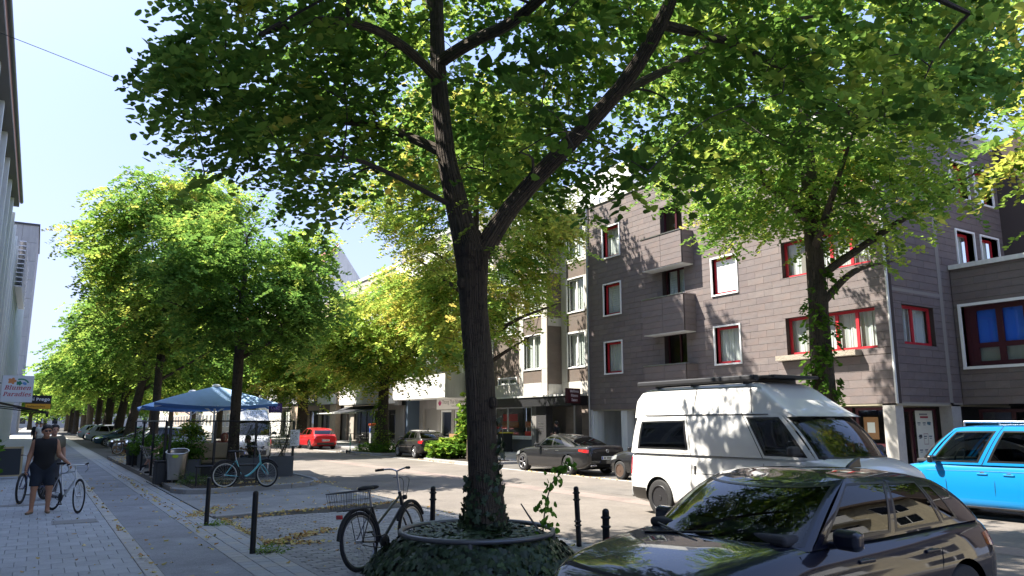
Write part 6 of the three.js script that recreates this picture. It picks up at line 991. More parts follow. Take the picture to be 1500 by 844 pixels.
// big dark refuse bins and sign boards
function wheelieBin(x, z, turn, label, y = 0.13, s = 1) { const t = thing('wheelie_bin', label, 'bin', [x, y, z], turn); const sh = new THREE.Shape(); sh.moveTo(-0.26 * s, 0); sh.lineTo(0.26 * s, 0); sh.lineTo(0.33 * s, 1.0 * s); sh.lineTo(-0.33 * s, 1.0 * s); obj('bin_body', new THREE.ExtrudeGeometry(sh, { depth: 0.6 * s, bevelEnabled: true, bevelSize: 0.02, bevelThickness: 0.02, bevelSegments: 2 }).translate(0, 0.05, -0.3 * s), M(C(0.02, 0.021, 0.022), 0.6), t); obj('lid', rbox(0.78 * s, 0.07, 0.76 * s, 0.03, 0, 1.06 * s + 0.04, 0), M(C(0.6, 0.5, 0.03), 0.5), t); for (const k of [-1, 1]) obj('wheel', torus(0.07, 0.03, k * 0.25 * s, 0.08, -0.32 * s, 8, 16).rotateY(0), K.rubber, t); return t; }
wheelieBin(23.5, -38.4, -Math.PI / 2, 'black wheelie bin with yellow lid under the snack shop window'); wheelieBin(-1.6, -36.5, Math.PI / 2, 'black wheelie bin with yellow lid outside the flower shop', 0.03, 0.95);
{ // flower shop: hanging sign, second sign, awning, chalkboard, plants
  const flower = (x, w, h) => { x.fillStyle = '#d8dadd'; x.fillRect(0, 0, w, h); const petal = (cx, cy, r, c, n) => { x.fillStyle = c; for (let i = 0; i < n; i++) { const a = i / n * 6.283; x.beginPath(); x.ellipse(cx + Math.cos(a) * r, cy + Math.sin(a) * r * 0.8, r * 0.75, r * 0.6, a, 0, 7); x.fill(); } x.beginPath(); x.arc(cx, cy, r * 0.7, 0, 7); x.fill(); }; petal(155, 100, 42, '#d98a4e', 5); petal(275, 140, 30, '#1e7d5a', 5); x.strokeStyle = '#1e7d5a'; x.lineWidth = 26; x.beginPath(); x.moveTo(250, 70); x.quadraticCurveTo(370, 40, 425, 130); x.stroke(); x.fillStyle = '#5b8fc8'; x.beginPath(); x.ellipse(365, 145, 36, 26, 0.5, 0, 7); x.fill(); x.fillStyle = '#b02032'; x.font = 'italic bold 112px serif'; x.fillText('Blumen', 36, 268, 440); x.fillText('Paradies', 24, 392, 460); };
  const s = signBoard('hanging_sign', 'white box sign with painted flowers and red lettering over the flower shop', 0.98, 0.96, [-0.68, 3.05, -33], 0.1, signMat(512, 500, flower), K.white, 0.16); obj('bracket', [rod([-2.0, 0.2, 0], [-0.5, 0.2, 0], 0.02), rod([-2, -0.2, 0], [-0.5, -0.2, 0], 0.02)], K.darkSteel, s);
  const s2 = signBoard('hanging_sign', 'small black sign with yellow lower strip past the flower shop sign', 1.0, 0.62, [0.02, 2.75, -41], 0.05, signMat(256, 160, (x, w, h) => { x.fillStyle = '#16171c'; x.fillRect(0, 0, w, h * 0.6); x.fillStyle = '#d89a1c'; x.fillRect(0, h * 0.62, w, h * 0.38); x.fillStyle = '#e8e8ea'; x.font = 'bold 52px sans-serif'; x.fillText('Bei Prego', 8, 62, 240); x.fillStyle = '#5a3c08'; x.font = 'bold 30px sans-serif'; x.fillText('Italienisches', 16, 142); }), K.black, 0.1); obj('bracket', rod([-2.6, 0.1, 0], [-0.4, 0.1, 0], 0.02), K.darkSteel, s2);
  const aw = thing('shop_awning', 'brown fabric awning over the flower shop front', 'awning', [-2.5, 0, -36.5], Math.PI / 2); const g = new THREE.PlaneGeometry(7, 2.9, 1, 6).rotateX(-Math.PI / 2 + 0.22).translate(0, 2.55, 1.45); obj('canopy', g, M(C(0.12, 0.075, 0.045), 0.9, { map: again(T.cloth, 1) }), aw); obj('front_bar', rod([-3.5, 2.22, 2.86], [3.5, 2.22, 2.86], 0.035), K.wood, aw); obj('valance', box(7, 0.16, 0.02, 0, 2.14, 2.87), M(C(0.12, 0.075, 0.045), 0.9), aw); for (const x of [-3, 3]) obj('arm', rod([x, 2.6, 0.05], [x, 2.24, 2.8], 0.02), K.darkSteel, aw);
  const cb = thing('chalkboard', 'folding chalkboard with pale wooden frame on the footway', 'sandwich board', [-0.62, 0.033, -30.2], 0.12); for (const k of [1, -1]) { const p = grp('board', cb, [0, 0, 0.16 * k]); p.rotation.x = -0.16 * k; obj('slate_panel', box(0.62, 0.85, 0.015, 0, 0.55, 0), M(C(0.03, 0.034, 0.04), 0.7), p); obj('frame', [box(0.06, 1.05, 0.03, -0.34, 0.52, 0), box(0.06, 1.05, 0.03, 0.34, 0.52, 0), box(0.74, 0.06, 0.03, 0, 1.01, 0), box(0.62, 0.05, 0.03, 0, 0.1, 0)], M(C(0.5, 0.38, 0.22), 0.7), p); }
}
{ // wooden crate and pot on the cycle path edge
  const t = thing('wooden_crate', 'pale wooden crate standing upright by the parked silver car', 'crate', [3.95, 0.15, -46.5], 0.3); for (const [x, z] of [[-0.2, -0.2], [0.2, -0.2], [-0.2, 0.2], [0.2, 0.2]]) obj('corner_post', box(0.05, 0.75, 0.05, x, 0.38, z), K.wood, t); for (const y of [0.08, 0.36, 0.66]) for (const s of [-1, 1]) { obj('slat', box(0.46, 0.13, 0.015, 0, y, 0.232 * s), K.wood, t); obj('slat', box(0.015, 0.13, 0.45, 0.232 * s, y, 0), K.wood, t); }
  const p = thing('flower_pot', 'brown clay pot beside the wooden crate', 'pot', [4.45, 0.15, -46.7]); obj('pot', new THREE.LatheGeometry([[0, 0], [0.18, 0], [0.26, 0.45], [0.29, 0.45], [0.29, 0.5], [0.24, 0.5], [0.22, 0.42]].map((q) => new THREE.Vector2(...q)), 20), M(C(0.2, 0.08, 0.05), 0.8), p);
}
tag(obj('overhead_wire', tube([[-2.2, 14.3, -27.9], [8, 12.3, -27.9], [24.2, 10.7, -27.9]], 0.012, 40, 5), K.blackMatt), 'thin wire strung across the street from the near eave', 'wire');
// ---------- people ----------
function sdfMesh(f, lo, hi, cell) { // surface nets
  const n = [0, 1, 2].map((k) => Math.ceil((hi[k] - lo[k]) / cell) + 1), S = new Float32Array(n[0] * n[1] * n[2]), at = (i, j, k) => (k * n[1] + j) * n[0] + i, p = V(0, 0, 0);
  for (let k = 0; k < n[2]; k++) for (let j = 0; j < n[1]; j++) for (let i = 0; i < n[0]; i++) S[at(i, j, k)] = f(p.set(lo[0] + i * cell, lo[1] + j * cell, lo[2] + k * cell));
  const vid = new Int32Array(S.length).fill(-1), pos = [], idx = [];
  for (let k = 0; k < n[2] - 1; k++) for (let j = 0; j < n[1] - 1; j++) for (let i = 0; i < n[0] - 1; i++) {
    let c = 0, x = 0, y = 0, z = 0; const E = (a, b, c2, d, e, g) => { const u = S[at(i + a, j + b, k + c2)], v = S[at(i + d, j + e, k + g)]; if (u < 0 !== v < 0) { const t = u / (u - v); x += a + (d - a) * t; y += b + (e - b) * t; z += c2 + (g - c2) * t; c++; } };
    for (const a of [0, 1]) for (const b of [0, 1]) { E(0, a, b, 1, a, b); E(a, 0, b, a, 1, b); E(a, b, 0, a, b, 1); }
    if (c) { vid[at(i, j, k)] = pos.length / 3; pos.push(lo[0] + (i + x / c) * cell, lo[1] + (j + y / c) * cell, lo[2] + (k + z / c) * cell); }
  }
  const q = (a, b, c, d, fl) => { if (a < 0 || b < 0 || c < 0 || d < 0) return; if (fl) idx.push(a, b, c, a, c, d); else idx.push(a, c, b, a, d, c); };
  for (let k = 1; k < n[2] - 1; k++) for (let j = 1; j < n[1] - 1; j++) for (let i = 1; i < n[0] - 1; i++) {
    const s = S[at(i, j, k)] < 0;
    if (s !== S[at(i + 1, j, k)] < 0) q(vid[at(i, j - 1, k - 1)], vid[at(i, j, k - 1)], vid[at(i, j, k)], vid[at(i, j - 1, k)], s);
    if (s !== S[at(i, j + 1, k)] < 0) q(vid[at(i - 1, j, k - 1)], vid[at(i - 1, j, k)], vid[at(i, j, k)], vid[at(i, j, k - 1)], s);
    if (s !== S[at(i, j, k + 1)] < 0) q(vid[at(i - 1, j - 1, k)], vid[at(i, j - 1, k)], vid[at(i, j, k)], vid[at(i - 1, j, k)], s);
  }
  const g = new THREE.BufferGeometry(); g.setAttribute('position', new THREE.Float32BufferAttribute(pos, 3)); g.setIndex(idx); g.computeVertexNormals(); return g;
}
const pa = V(0, 0, 0), ba = V(0, 0, 0);
function capsule(p, b) { pa.subVectors(p, b[0]); ba.subVectors(b[1], b[0]); const h = clamp(pa.dot(ba) / Math.max(1e-6, ba.lengthSq()), 0, 1); return pa.addScaledVector(ba, -h).length() - lerp(b[2], b[3], h); }
const field = (bones, inf = 0, k = 0.035) => (p) => { let d = 1e3; for (const b of bones) { const e = capsule(p, b) - inf, h = clamp(0.5 + 0.5 * (d - e) / k, 0, 1); d = lerp(d, e, h) - k * h * (1 - h); } return d; };
function person(o) {
  const t = thing('person', o.label, 'person', o.pos, o.turn, o.group), J = o.j, v = (a) => V(...a), B = { torso: [], armL: [], armR: [], legs: [], feet: [], head: [] };
  const hipL = v(J.hip).add(V(0.082, -0.02, 0)), hipR = v(J.hip).add(V(-0.082, -0.02, 0)), ch = v(J.chest), nk = v(J.neck), hd = v(J.head), W = o.w ?? 1;
  B.torso.push([hipL, hipR, 0.112 * W, 0.112 * W], [v(J.hip).add(V(0, 0.06, 0)), ch.clone().add(V(0, -0.1, 0)), 0.142 * W, 0.148 * W], [ch.clone().add(V(0.095, 0.02, 0)), ch.clone().add(V(-0.095, 0.02, 0)), 0.122 * W, 0.122 * W], [v(J.shL).add(V(-0.02, -0.02, 0)), v(J.shR).add(V(0.02, -0.02, 0)), 0.07, 0.07], [ch.clone().add(V(0, 0.1, 0)), nk, 0.075, 0.056], [nk.clone().add(V(0, -0.05, -0.01)), v(J.shL).lerp(nk, 0.25).add(V(0, -0.02, 0)), 0.05, 0.055], [nk.clone().add(V(0, -0.05, -0.01)), v(J.shR).lerp(nk, 0.25).add(V(0, -0.02, 0)), 0.05, 0.055]);
  for (const s of ['L', 'R']) { B['arm' + s].push([v(J['sh' + s]), v(J['el' + s]), 0.062, 0.046], [v(J['el' + s]), v(J['wr' + s]), 0.047, 0.029]); B.legs.push([s === 'L' ? hipL : hipR, v(J['kn' + s]), 0.092, 0.06], [v(J['kn' + s]), v(J['an' + s]), 0.06, 0.038], [v(J['kn' + s]).lerp(v(J['an' + s]), 0.3).add(V(0, 0, -0.025)), v(J['an' + s]).lerp(v(J['kn' + s]), 0.4), 0.045, 0.03]); const an = v(J['an' + s]), to = v(J['to' + s]); B.feet.push([an.clone().add(V(0, -0.045, 0)), to, 0.042, 0.03]); }
  B.head.push([nk, hd.clone().add(V(0, -0.06, 0)), 0.055, 0.055], [hd.clone().add(V(0, 0.035, -0.015)), hd.clone().add(V(0, 0.02, -0.03)), 0.092, 0.09], [hd.clone().add(V(0, -0.02, 0.015)), hd.clone().add(V(0, -0.085, 0.045)), 0.07, 0.042]);
  const fd = v(o.face ?? [0, 0, 1]).normalize(), rt = V(fd.z, 0, -fd.x); // face direction in the body's axes
  B.head.push([hd.clone().addScaledVector(fd, 0.075), hd.clone().addScaledVector(fd, 0.102).add(V(0, -0.035, 0)), 0.012, 0.015]); for (const s of [1, -1]) B.head.push([hd.clone().addScaledVector(rt, 0.085 * s).add(V(0, 0.0, -0.005)), hd.clone().addScaledVector(rt, 0.088 * s).add(V(0, -0.04, 0)), 0.014, 0.01]);
  const all = [...B.torso, ...B.armL, ...B.armR, ...B.legs, ...B.feet], bound = (bs, m) => { const lo = [9, 9, 9], hi = [-9, -9, -9]; for (const b of bs) for (let e = 0; e < 2; e++) { const q = b[e].toArray(), r = Math.max(b[2], b[3]) + m; q.forEach((x, k) => { lo[k] = Math.min(lo[k], x - r); hi[k] = Math.max(hi[k], x + r); }); } return [lo, hi]; };
  const c = o.cell ?? 0.02, gs = [sdfMesh(field(all), ...bound(all, 0.05), c), sdfMesh(field(B.head, 0, 0.02), ...bound(B.head, 0.03), Math.min(c, 0.012))];
  for (const s of ['L', 'R']) { // hand: palm, four fingers and a thumb, lightly curled
    const el = v(J['el' + s]), wr = v(J['wr' + s]), d = wr.clone().sub(el).normalize(), sd = V(0, 0, 1).sub(d.clone().multiplyScalar(d.z)).normalize(), pl = d.clone().cross(sd).normalize().multiplyScalar(s === 'L' ? 1 : -1), hb = [[wr.clone().addScaledVector(d, -0.02), wr.clone().addScaledVector(d, 0.03), 0.027, 0.026]];
    for (let i = 0; i < 4; i++) { const off = (i - 1.5) * 0.02, r0 = wr.clone().addScaledVector(d, 0.03).addScaledVector(sd, off * 0.8), r1 = wr.clone().addScaledVector(d, 0.085 - Math.abs(i - 1.3) * 0.006).addScaledVector(sd, off), r2 = r1.clone().addScaledVector(d, 0.03).addScaledVector(pl, 0.022), r3 = r2.clone().addScaledVector(d, 0.008).addScaledVector(pl, 0.024); hb.push([r0, r1, 0.012, 0.011], [r1, r2, 0.0105, 0.009], [r2, r3, 0.009, 0.008]); }
    const t0 = wr.clone().addScaledVector(d, 0.02).addScaledVector(sd, 0.022), t1 = t0.clone().addScaledVector(sd, 0.025).addScaledVector(d, 0.025).addScaledVector(pl, 0.012); hb.push([t0, t1, 0.012, 0.011], [t1, t1.clone().addScaledVector(d, 0.025).addScaledVector(pl, 0.01), 0.01, 0.0085]);
    gs.push(sdfMesh(field(hb, 0, 0.006), ...bound(hb, 0.012), o.far ? 0.008 : 0.005));
  }
  obj('body', gs, o.skin ?? K.skin, t);
  const cloth = (nm, bs, inf, mat, clip) => { const f = field(bs, inf, 0.05); obj(nm, sdfMesh((p) => Math.max(f(p), clip ? clip(p) : -1), ...bound(bs, inf + 0.05), c), mat, t); };
  const shirtBones = [...B.torso.slice(0, 4)]; if (o.sleeve) for (const s of ['L', 'R']) { const [a, b] = B['arm' + s]; shirtBones.push(o.sleeve > 0.6 ? a : [a[0], a[0].clone().lerp(a[1], 0.55), a[2], 0.052]); if (o.sleeve > 0.9) shirtBones.push(b); }
  cloth('shirt', shirtBones, o.loose ?? 0.018, o.shirt, (p) => Math.max(J.hip[1] - (o.loose ? 0.13 : 0.06) - p.y, o.sleeve ? -1 : Math.abs(p.x) - 0.2));
  const legB = [B.torso[0], ...B.legs.filter((_, i) => i % 3 !== 2)]; if (o.shorts) cloth('shorts', [B.torso[0], B.legs[0], B.legs[3]], 0.036, o.trousers, (p) => Math.max(o.shorts - p.y, p.y - J.hip[1] - 0.08)); else cloth('trousers', legB, 0.02, o.trousers, (p) => p.y - J.hip[1] - 0.08);
  cloth('shoes', B.feet, 0.008, o.shoes ?? K.blackMatt, (p) => (o.sandals ? p.y - 0.045 : -1));
  const tou = (p) => 0.006 * Math.sin(p.x * 130 + p.z * 60) * Math.sin(p.y * 110 + p.z * 90); const hf0 = field([[hd.clone().add(V(0, 0.045, -0.015)), hd.clone().add(V(0, 0.02, -0.035)), 0.1, 0.1], ...(o.longHair ? [[hd.clone().addScaledVector(fd, -0.06), nk.clone().addScaledVector(fd, -0.08).add(V(0, -0.06, 0)), 0.075, 0.06]] : [])], 0, 0.02), hf = (p) => hf0(p) + tou(p);
  if (o.hood) { const hood = field([[hd.clone().add(V(0, 0.03, -0.02)), hd.clone().add(V(0, -0.03, -0.04)), 0.125, 0.125], [hd.clone().add(V(0, -0.1, -0.04)), nk.clone(), 0.1, 0.09]], 0, 0.03); obj('hood', sdfMesh((p) => { const q = p.clone().sub(hd); return Math.max(hood(p), q.dot(fd) - 0.055); }, [hd.x - 0.25, hd.y - 0.35, hd.z - 0.25], [hd.x + 0.25, hd.y + 0.25, hd.z + 0.25], 0.02), o.shirt, t); } else
  obj('hair', sdfMesh((p) => { const q = p.clone().sub(hd), fr = q.dot(fd); return Math.max(hf(p), fr * 0.9 - q.y * 0.8 + (o.longHair ? -0.03 : -0.012), o.longHair ? -1 : -q.y - 0.035); }, [hd.x - 0.2, hd.y - 0.4, hd.z - 0.2], [hd.x + 0.2, hd.y + 0.2, hd.z + 0.2], 0.012), o.hair ?? K.hair, t);
  for (const s of [1, -1]) { const e = hd.clone().addScaledVector(fd, 0.078).addScaledVector(rt, 0.032 * s).add(V(0, 0.012, 0)); obj(o.glasses ? 'sunglass_lens' : 'eye', o.glasses ? ell(0.028, 0.019, 0.012, e.x, e.y, e.z + 0.01) : ell(0.012, 0.008, 0.008, e.x, e.y, e.z), K.black, t); }
  const mo = hd.clone().addScaledVector(fd, 0.083).add(V(0, -0.068, 0)); obj('mouth', ell(0.022, 0.006, 0.008, mo.x, mo.y, mo.z), M(C(0.3, 0.1, 0.09), 0.6), t);
  return t;
}
const stand = (o = {}) => ({ hip: [0, 0.95, 0], chest: [0, 1.3, 0], neck: [0, 1.49, 0], head: [0, 1.64, 0.02], shL: [0.185, 1.42, 0], shR: [-0.185, 1.42, 0], elL: [0.25, 1.14, -0.03], elR: [-0.25, 1.14, -0.03], wrL: [0.27, 0.89, 0.05], wrR: [-0.27, 0.89, 0.05], knL: [0.11, 0.51, 0.03], knR: [-0.11, 0.51, 0.03], anL: [0.12, 0.09, -0.02], anR: [-0.12, 0.09, -0.02], toL: [0.15, 0.03, 0.15], toR: [-0.15, 0.03, 0.15], ...o });
const sit = (o = {}) => ({ hip: [0, 0.52, 0], chest: [0, 0.88, -0.02], neck: [0, 1.07, 0.02], head: [0, 1.21, 0.06], shL: [0.18, 1.0, 0], shR: [-0.18, 1.0, 0], elL: [0.24, 0.78, 0.16], elR: [-0.24, 0.78, 0.16], wrL: [0.12, 0.8, 0.38], wrR: [-0.12, 0.8, 0.38], knL: [0.13, 0.5, 0.42], knR: [-0.13, 0.5, 0.42], anL: [0.13, 0.09, 0.4], anR: [-0.13, 0.09, 0.4], toL: [0.14, 0.03, 0.56], toR: [-0.14, 0.03, 0.56], ...o });
const fab = (r, g, b) => M(C(r, g, b), 0.95, { map: again(T.cloth, 3) }), blackT = fab(0.012, 0.012, 0.014), skinB = M(C(0.5, 0.3, 0.22), 0.55);
person({ label: 'man in black vest and dark shorts holding a road bicycle', pos: [0.22, 0.033, -18.55], turn: 0.1, j: stand({ elL: [0.27, 1.15, 0.0], wrL: [0.42, 0.99, 0.2], elR: [-0.25, 1.15, -0.02], wrR: [-0.3, 0.9, 0.06], knL: [0.14, 0.51, 0.03], anL: [0.15, 0.09, -0.02], knR: [-0.13, 0.52, 0.06], anR: [-0.14, 0.09, 0.03], toR: [-0.22, 0.03, 0.18] }), shirt: blackT, trousers: fab(0.02, 0.028, 0.045), shorts: 0.55, sandals: true, shoes: M(C(0.22, 0.15, 0.09), 0.8), glasses: true, cell: 0.014, face: [0.12, 0, 1], skin: M(C(0.40, 0.20, 0.12), 0.5), loose: 0.03, w: 1.08 });
person({ label: 'person in khaki shirt walking a bicycle behind the man in the vest', pos: [0.42, 0.033, -22.1], turn: 0.25, j: stand({ elR: [-0.3, 1.16, 0.12], wrR: [-0.46, 1.02, 0.38] }), shirt: fab(0.16, 0.15, 0.11), sleeve: 0.5, trousers: fab(0.05, 0.05, 0.06), cell: 0.025, far: true });
{ const p = onGround(56, 660); person({ label: 'pedestrian in white shirt and pale trousers walking up the footway', pos: [p.x, 0.033, p.z], turn: 0.1, j: stand({ knL: [0.1, 0.52, 0.1], anL: [0.1, 0.1, 0.12], toL: [0.1, 0.05, 0.28] }), shirt: fab(0.7, 0.7, 0.7), sleeve: 0.5, trousers: fab(0.5, 0.5, 0.5), cell: 0.03, far: true }); }
person({ label: 'dark clothed pedestrian further along the footway by the shop awning', pos: [0.1, 0.033, -64], turn: 0.2, j: stand(), shirt: blackT, sleeve: 1, trousers: blackT, cell: 0.035, far: true });
person({ label: 'man in black shirt walking past the snack shop entrance', pos: [22.4, 0.13, -31.6], turn: -2.6, j: stand({ elR: [-0.3, 1.2, 0.12], wrR: [-0.28, 1.15, 0.32] }), shirt: blackT, sleeve: 0.5, trousers: fab(0.02, 0.02, 0.025), cell: 0.03, far: true, face: [-0.5, 0, 1] });
// ---------- cafe terrace on the island ----------
const YI = 0.15;
function fenceRun(name, label, a, b, n, h) { // black steel posts with a top rail
  const o = thing(name, label, 'fence'), A = V(...a), B = V(...b); for (let i = 0; i <= n; i++) { const p = A.clone().lerp(B, i / n); obj('post', [rbox(0.07, h, 0.07, 0.01, p.x, YI + h / 2, p.z), rbox(0.14, 0.012, 0.14, 0.004, p.x, YI + 0.006, p.z)], ironM, o); }
  obj('top_rail', rod([A.x, YI + h, A.z], [B.x, YI + h, B.z], 0.022), ironM, o); return o;
}
fenceRun('terrace_fence', 'black steel post and rail frame along the front of the cafe terrace', [3.35, 0, -24.05], [7.25, 0, -25.2], 3, 1.74);
fenceRun('terrace_fence', 'black steel post and rail frame along the footway side of the terrace', [3.3, 0, -24.6], [3.35, 0, -33.2], 3, 1.74);
{ const t = thing('low_rail', 'low curved steel rail guarding the soil strip under the bicycle', 'rail'); obj('rail', tube([[3.75, 0.68, -22.1], [4.3, 0.68, -22.05], [5.3, 0.68, -22.35], [5.5, 0.66, -22.4]], 0.028, 24, 8), K.darkSteel, t); for (const [x, z] of [[3.8, -22.1], [5.45, -22.39]]) obj('post', rod([x, 0.1, z], [x, 0.68, z], 0.026), K.darkSteel, t); }
{ const t = thing('notice_board', 'white paper notice fixed low on the terrace corner post', 'notice', [7.28, 1.35, -25.12], 0.3); obj('sheet', new THREE.PlaneGeometry(0.34, 0.5), M(C(1, 1, 1), 0.9, { map: canvasTex(128, 190, (x, w, h) => { x.fillStyle = '#dfe2e4'; x.fillRect(0, 0, w, h); x.fillStyle = '#9aa0a6'; for (let i = 0; i < 12; i++) x.fillRect(14, 16 + i * 14, 60 + (i * 37) % 40, 5); }) }), t, 0); obj('backing', box(0.36, 0.52, 0.012, 0, 0, -0.008), K.white, t); }
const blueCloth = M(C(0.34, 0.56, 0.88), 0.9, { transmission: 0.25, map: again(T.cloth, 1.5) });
function parasol(x, z, R, peak, rim, turn, label) {
  const t = thing('parasol', label, 'parasol', [x, YI, z], turn, 'blue parasols of the cafe terrace');
  const corner = (i, k, y) => { const a = i * Math.PI / 2; return V(Math.cos(a) * R * k, y, Math.sin(a) * R * k); };
  for (let i = 0; i < 4; i++) { // four sagging panels
    const g = grid(10, 10, (u, v) => { const f = (u2, v2) => { const a = corner(i, 1, 0), b = corner(i + 1, 1, 0), e = a.clone().lerp(b, v2), r = Math.max(0.03, u2); return V(e.x * r, lerp(peak, rim, Math.pow(r, 1.12)) - 0.14 * Math.sin(v2 * Math.PI) * r * (1 - 0.2 * r), e.z * r); }; const p = f(u, v), n = f(Math.min(1, u + 0.02), v).sub(f(Math.max(0, u - 0.02), v)).cross(f(u, Math.min(1, v + 0.02)).sub(f(u, Math.max(0, v - 0.02)))).normalize(); if (n.y < 0) n.negate(); return { p, n }; });
    obj('canopy_panel', g, blueCloth, t);
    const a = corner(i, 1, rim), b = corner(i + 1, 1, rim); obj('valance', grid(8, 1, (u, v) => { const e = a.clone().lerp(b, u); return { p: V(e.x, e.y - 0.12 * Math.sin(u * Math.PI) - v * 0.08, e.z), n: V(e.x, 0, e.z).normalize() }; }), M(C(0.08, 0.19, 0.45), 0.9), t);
    obj('rib', rod([0, peak - 0.12, 0], a.clone().multiplyScalar(0.99).setY(rim - 0.03), 0.02), K.whitePaint, t); const m = a.clone().lerp(b, 0.5).setY(rim - 0.12); obj('rib', rod([0, peak - 0.12, 0], m, 0.016), K.whitePaint, t); obj('strut', rod([0, rim - 0.35, 0], corner(i, 0.45, lerp(peak, rim, 0.45) - 0.06), 0.014), K.whitePaint, t); obj('strut', rod([0, rim - 0.35, 0], m.clone().multiplyScalar(0.45).setY(lerp(peak, rim, 0.5) - 0.14), 0.014), K.whitePaint, t);
  }
  obj('pole', rod([0, 0, 0], [0, peak + 0.02, 0], 0.035), K.whitePaint, t); obj('cap', [ell(0.16, 0.07, 0.16, 0, peak + 0.01, 0)], K.whitePaint, t); obj('foot', rbox(0.7, 0.08, 0.7, 0.03, 0, 0.04, 0), K.concrete, t); return t;
}
parasol(5.5, -29.3, 2.8, 3.0, 2.36, 0.53 + 0.12, 'blue square parasol with white struts over the terrace tables'); parasol(5.55, -34.6, 2.8, 2.98, 2.34, 0.53 + 0.2, 'second blue parasol overlapping the first at the footway end');
{ const t = thing('parasol_banner', 'purple banner with pale lettering hanging from the parasol edge', 'banner', [7.35, 2.36, -28.0], 0.5); obj('cloth', box(0.62, 0.34, 0.012), M(C(0.05, 0.02, 0.14), 0.9), t); obj('print', new THREE.PlaneGeometry(0.58, 0.3).translate(0, 0, 0.009), M(C(1, 1, 1), 0.9, { map: canvasTex(256, 132, (x, w, h) => { x.fillStyle = '#3a2466'; x.fillRect(0, 0, w, h); x.fillStyle = '#9f8fc4'; x.font = '74px sans-serif'; x.textAlign = 'center'; x.fillText('OKKO', w / 2, 92); }) }), t, 0); }
const slatM = M(C(0.3, 0.28, 0.25), 0.7, { map: again(T.wood, 2) });
function chair(x, z, turn, label) { const t = thing('folding_chair', label, 'chair', [x, YI, z], turn, 'folding chairs of the cafe terrace'); for (let i = 0; i < 5; i++) obj('seat_slat', rbox(0.4, 0.015, 0.065, 0.005, 0, 0.45, -0.16 + i * 0.08), slatM, t); for (let i = 0; i < 3; i++) obj('back_slat', rbox(0.4, 0.06, 0.015, 0.005, 0, 0.62 + i * 0.1, -0.21 - i * 0.02), slatM, t); for (const s of [-1, 1]) { obj('leg', rod([0.2 * s, 0.0, 0.22], [0.2 * s, 0.88, -0.26], 0.011), K.alu, t); obj('leg', rod([0.185 * s, 0.0, -0.24], [0.185 * s, 0.45, 0.18], 0.011), K.alu, t); } obj('stretcher', rod([-0.2, 0.14, 0.15], [0.2, 0.14, 0.15], 0.008), K.alu, t); return t; }
function table(x, z, label, s = 0.7) { const t = thing('terrace_table', label, 'table', [x, YI, z], 0.2, 'tables of the cafe terrace'); for (let i = 0; i < 6; i++) obj('top_slat', rbox(s, 0.022, s / 6 - 0.012, 0.005, 0, 0.74, -s / 2 + (i + 0.5) * s / 6), slatM, t); for (const [a, b] of [[1, 1], [1, -1], [-1, 1], [-1, -1]]) obj('leg', rod([a * s * 0.45, 0, b * s * 0.45], [a * s * 0.4, 0.73, b * s * 0.4], 0.014), K.alu, t); return t; }
table(4.15, -26.8, 'slatted table nearest the litter bin'); table(5.6, -27.1, 'slatted table where the hooded guest sits'); table(4.3, -30.5, 'slatted table under the second parasol');
chair(3.62, -31.0, 1.2, 'folding slatted chair at the end of the footway side frame'); chair(3.6, -29.9, 2.2, 'folding slatted chair with crossed legs beside the seated guest'); chair(3.85, -28.6, -2.2, 'folding chair under the guest in dark top'); chair(5.6, -27.9, 0.1, 'folding chair under the hooded guest'); chair(6.5, -27.1, -1.6, 'folding chair under the guest in black shirt');
person({ label: 'guest with dark hair sitting with crossed legs by the litter bin', pos: [3.85, YI, -28.6], turn: -2.2, j: sit({ knR: [-0.02, 0.62, 0.42], anR: [0.1, 0.3, 0.6], toR: [0.14, 0.22, 0.72] }), shirt: blackT, sleeve: 0, trousers: fab(0.3, 0.28, 0.26), shorts: 0.46, longHair: true, cell: 0.025, far: true });
person({ label: 'guest in reddish hooded top leaning on a terrace table', pos: [5.6, YI, -27.9], turn: 0.1, j: sit({ head: [0, 1.2, 0.1] }), shirt: fab(0.36, 0.13, 0.09), sleeve: 1, hood: true, trousers: fab(0.05, 0.06, 0.1), cell: 0.025, far: true });
person({ label: 'guest in black shirt bent over the terrace table', pos: [6.5, YI, -27.1], turn: -1.5, j: sit({ chest: [0, 0.86, 0.1], neck: [0, 1.02, 0.2], head: [0, 1.13, 0.28], shL: [0.18, 0.97, 0.14], shR: [-0.18, 0.97, 0.14] }), shirt: blackT, sleeve: 0.5, trousers: fab(0.04, 0.05, 0.08), cell: 0.025, far: true });
{ const t = thing('glass_of_water', 'tall drinking glass on the hooded guest table', 'glass', [5.75, YI + 0.752, -26.95]); obj('glass', new THREE.LatheGeometry([[0, 0], [0.03, 0], [0.036, 0.15], [0.033, 0.15], [0.028, 0.01], [0, 0.01]].map((q) => new THREE.Vector2(...q)), 16), K.pane, t); }
{ const t = thing('covered_bench', 'beige cushioned bench back behind the litter bin', 'bench', [4.75, YI, -25.9], -0.1); obj('seat_cushion', rbox(1.3, 0.16, 0.5, 0.07, 0, 0.5, 0), fab(0.33, 0.28, 0.2), t); obj('back_cushion', rbox(1.25, 0.5, 0.16, 0.07, 0, 0.82, 0.25), fab(0.33, 0.26, 0.17), t); obj('base', rbox(1.25, 0.42, 0.45, 0.02, 0, 0.21, 0), plasticM, t); }
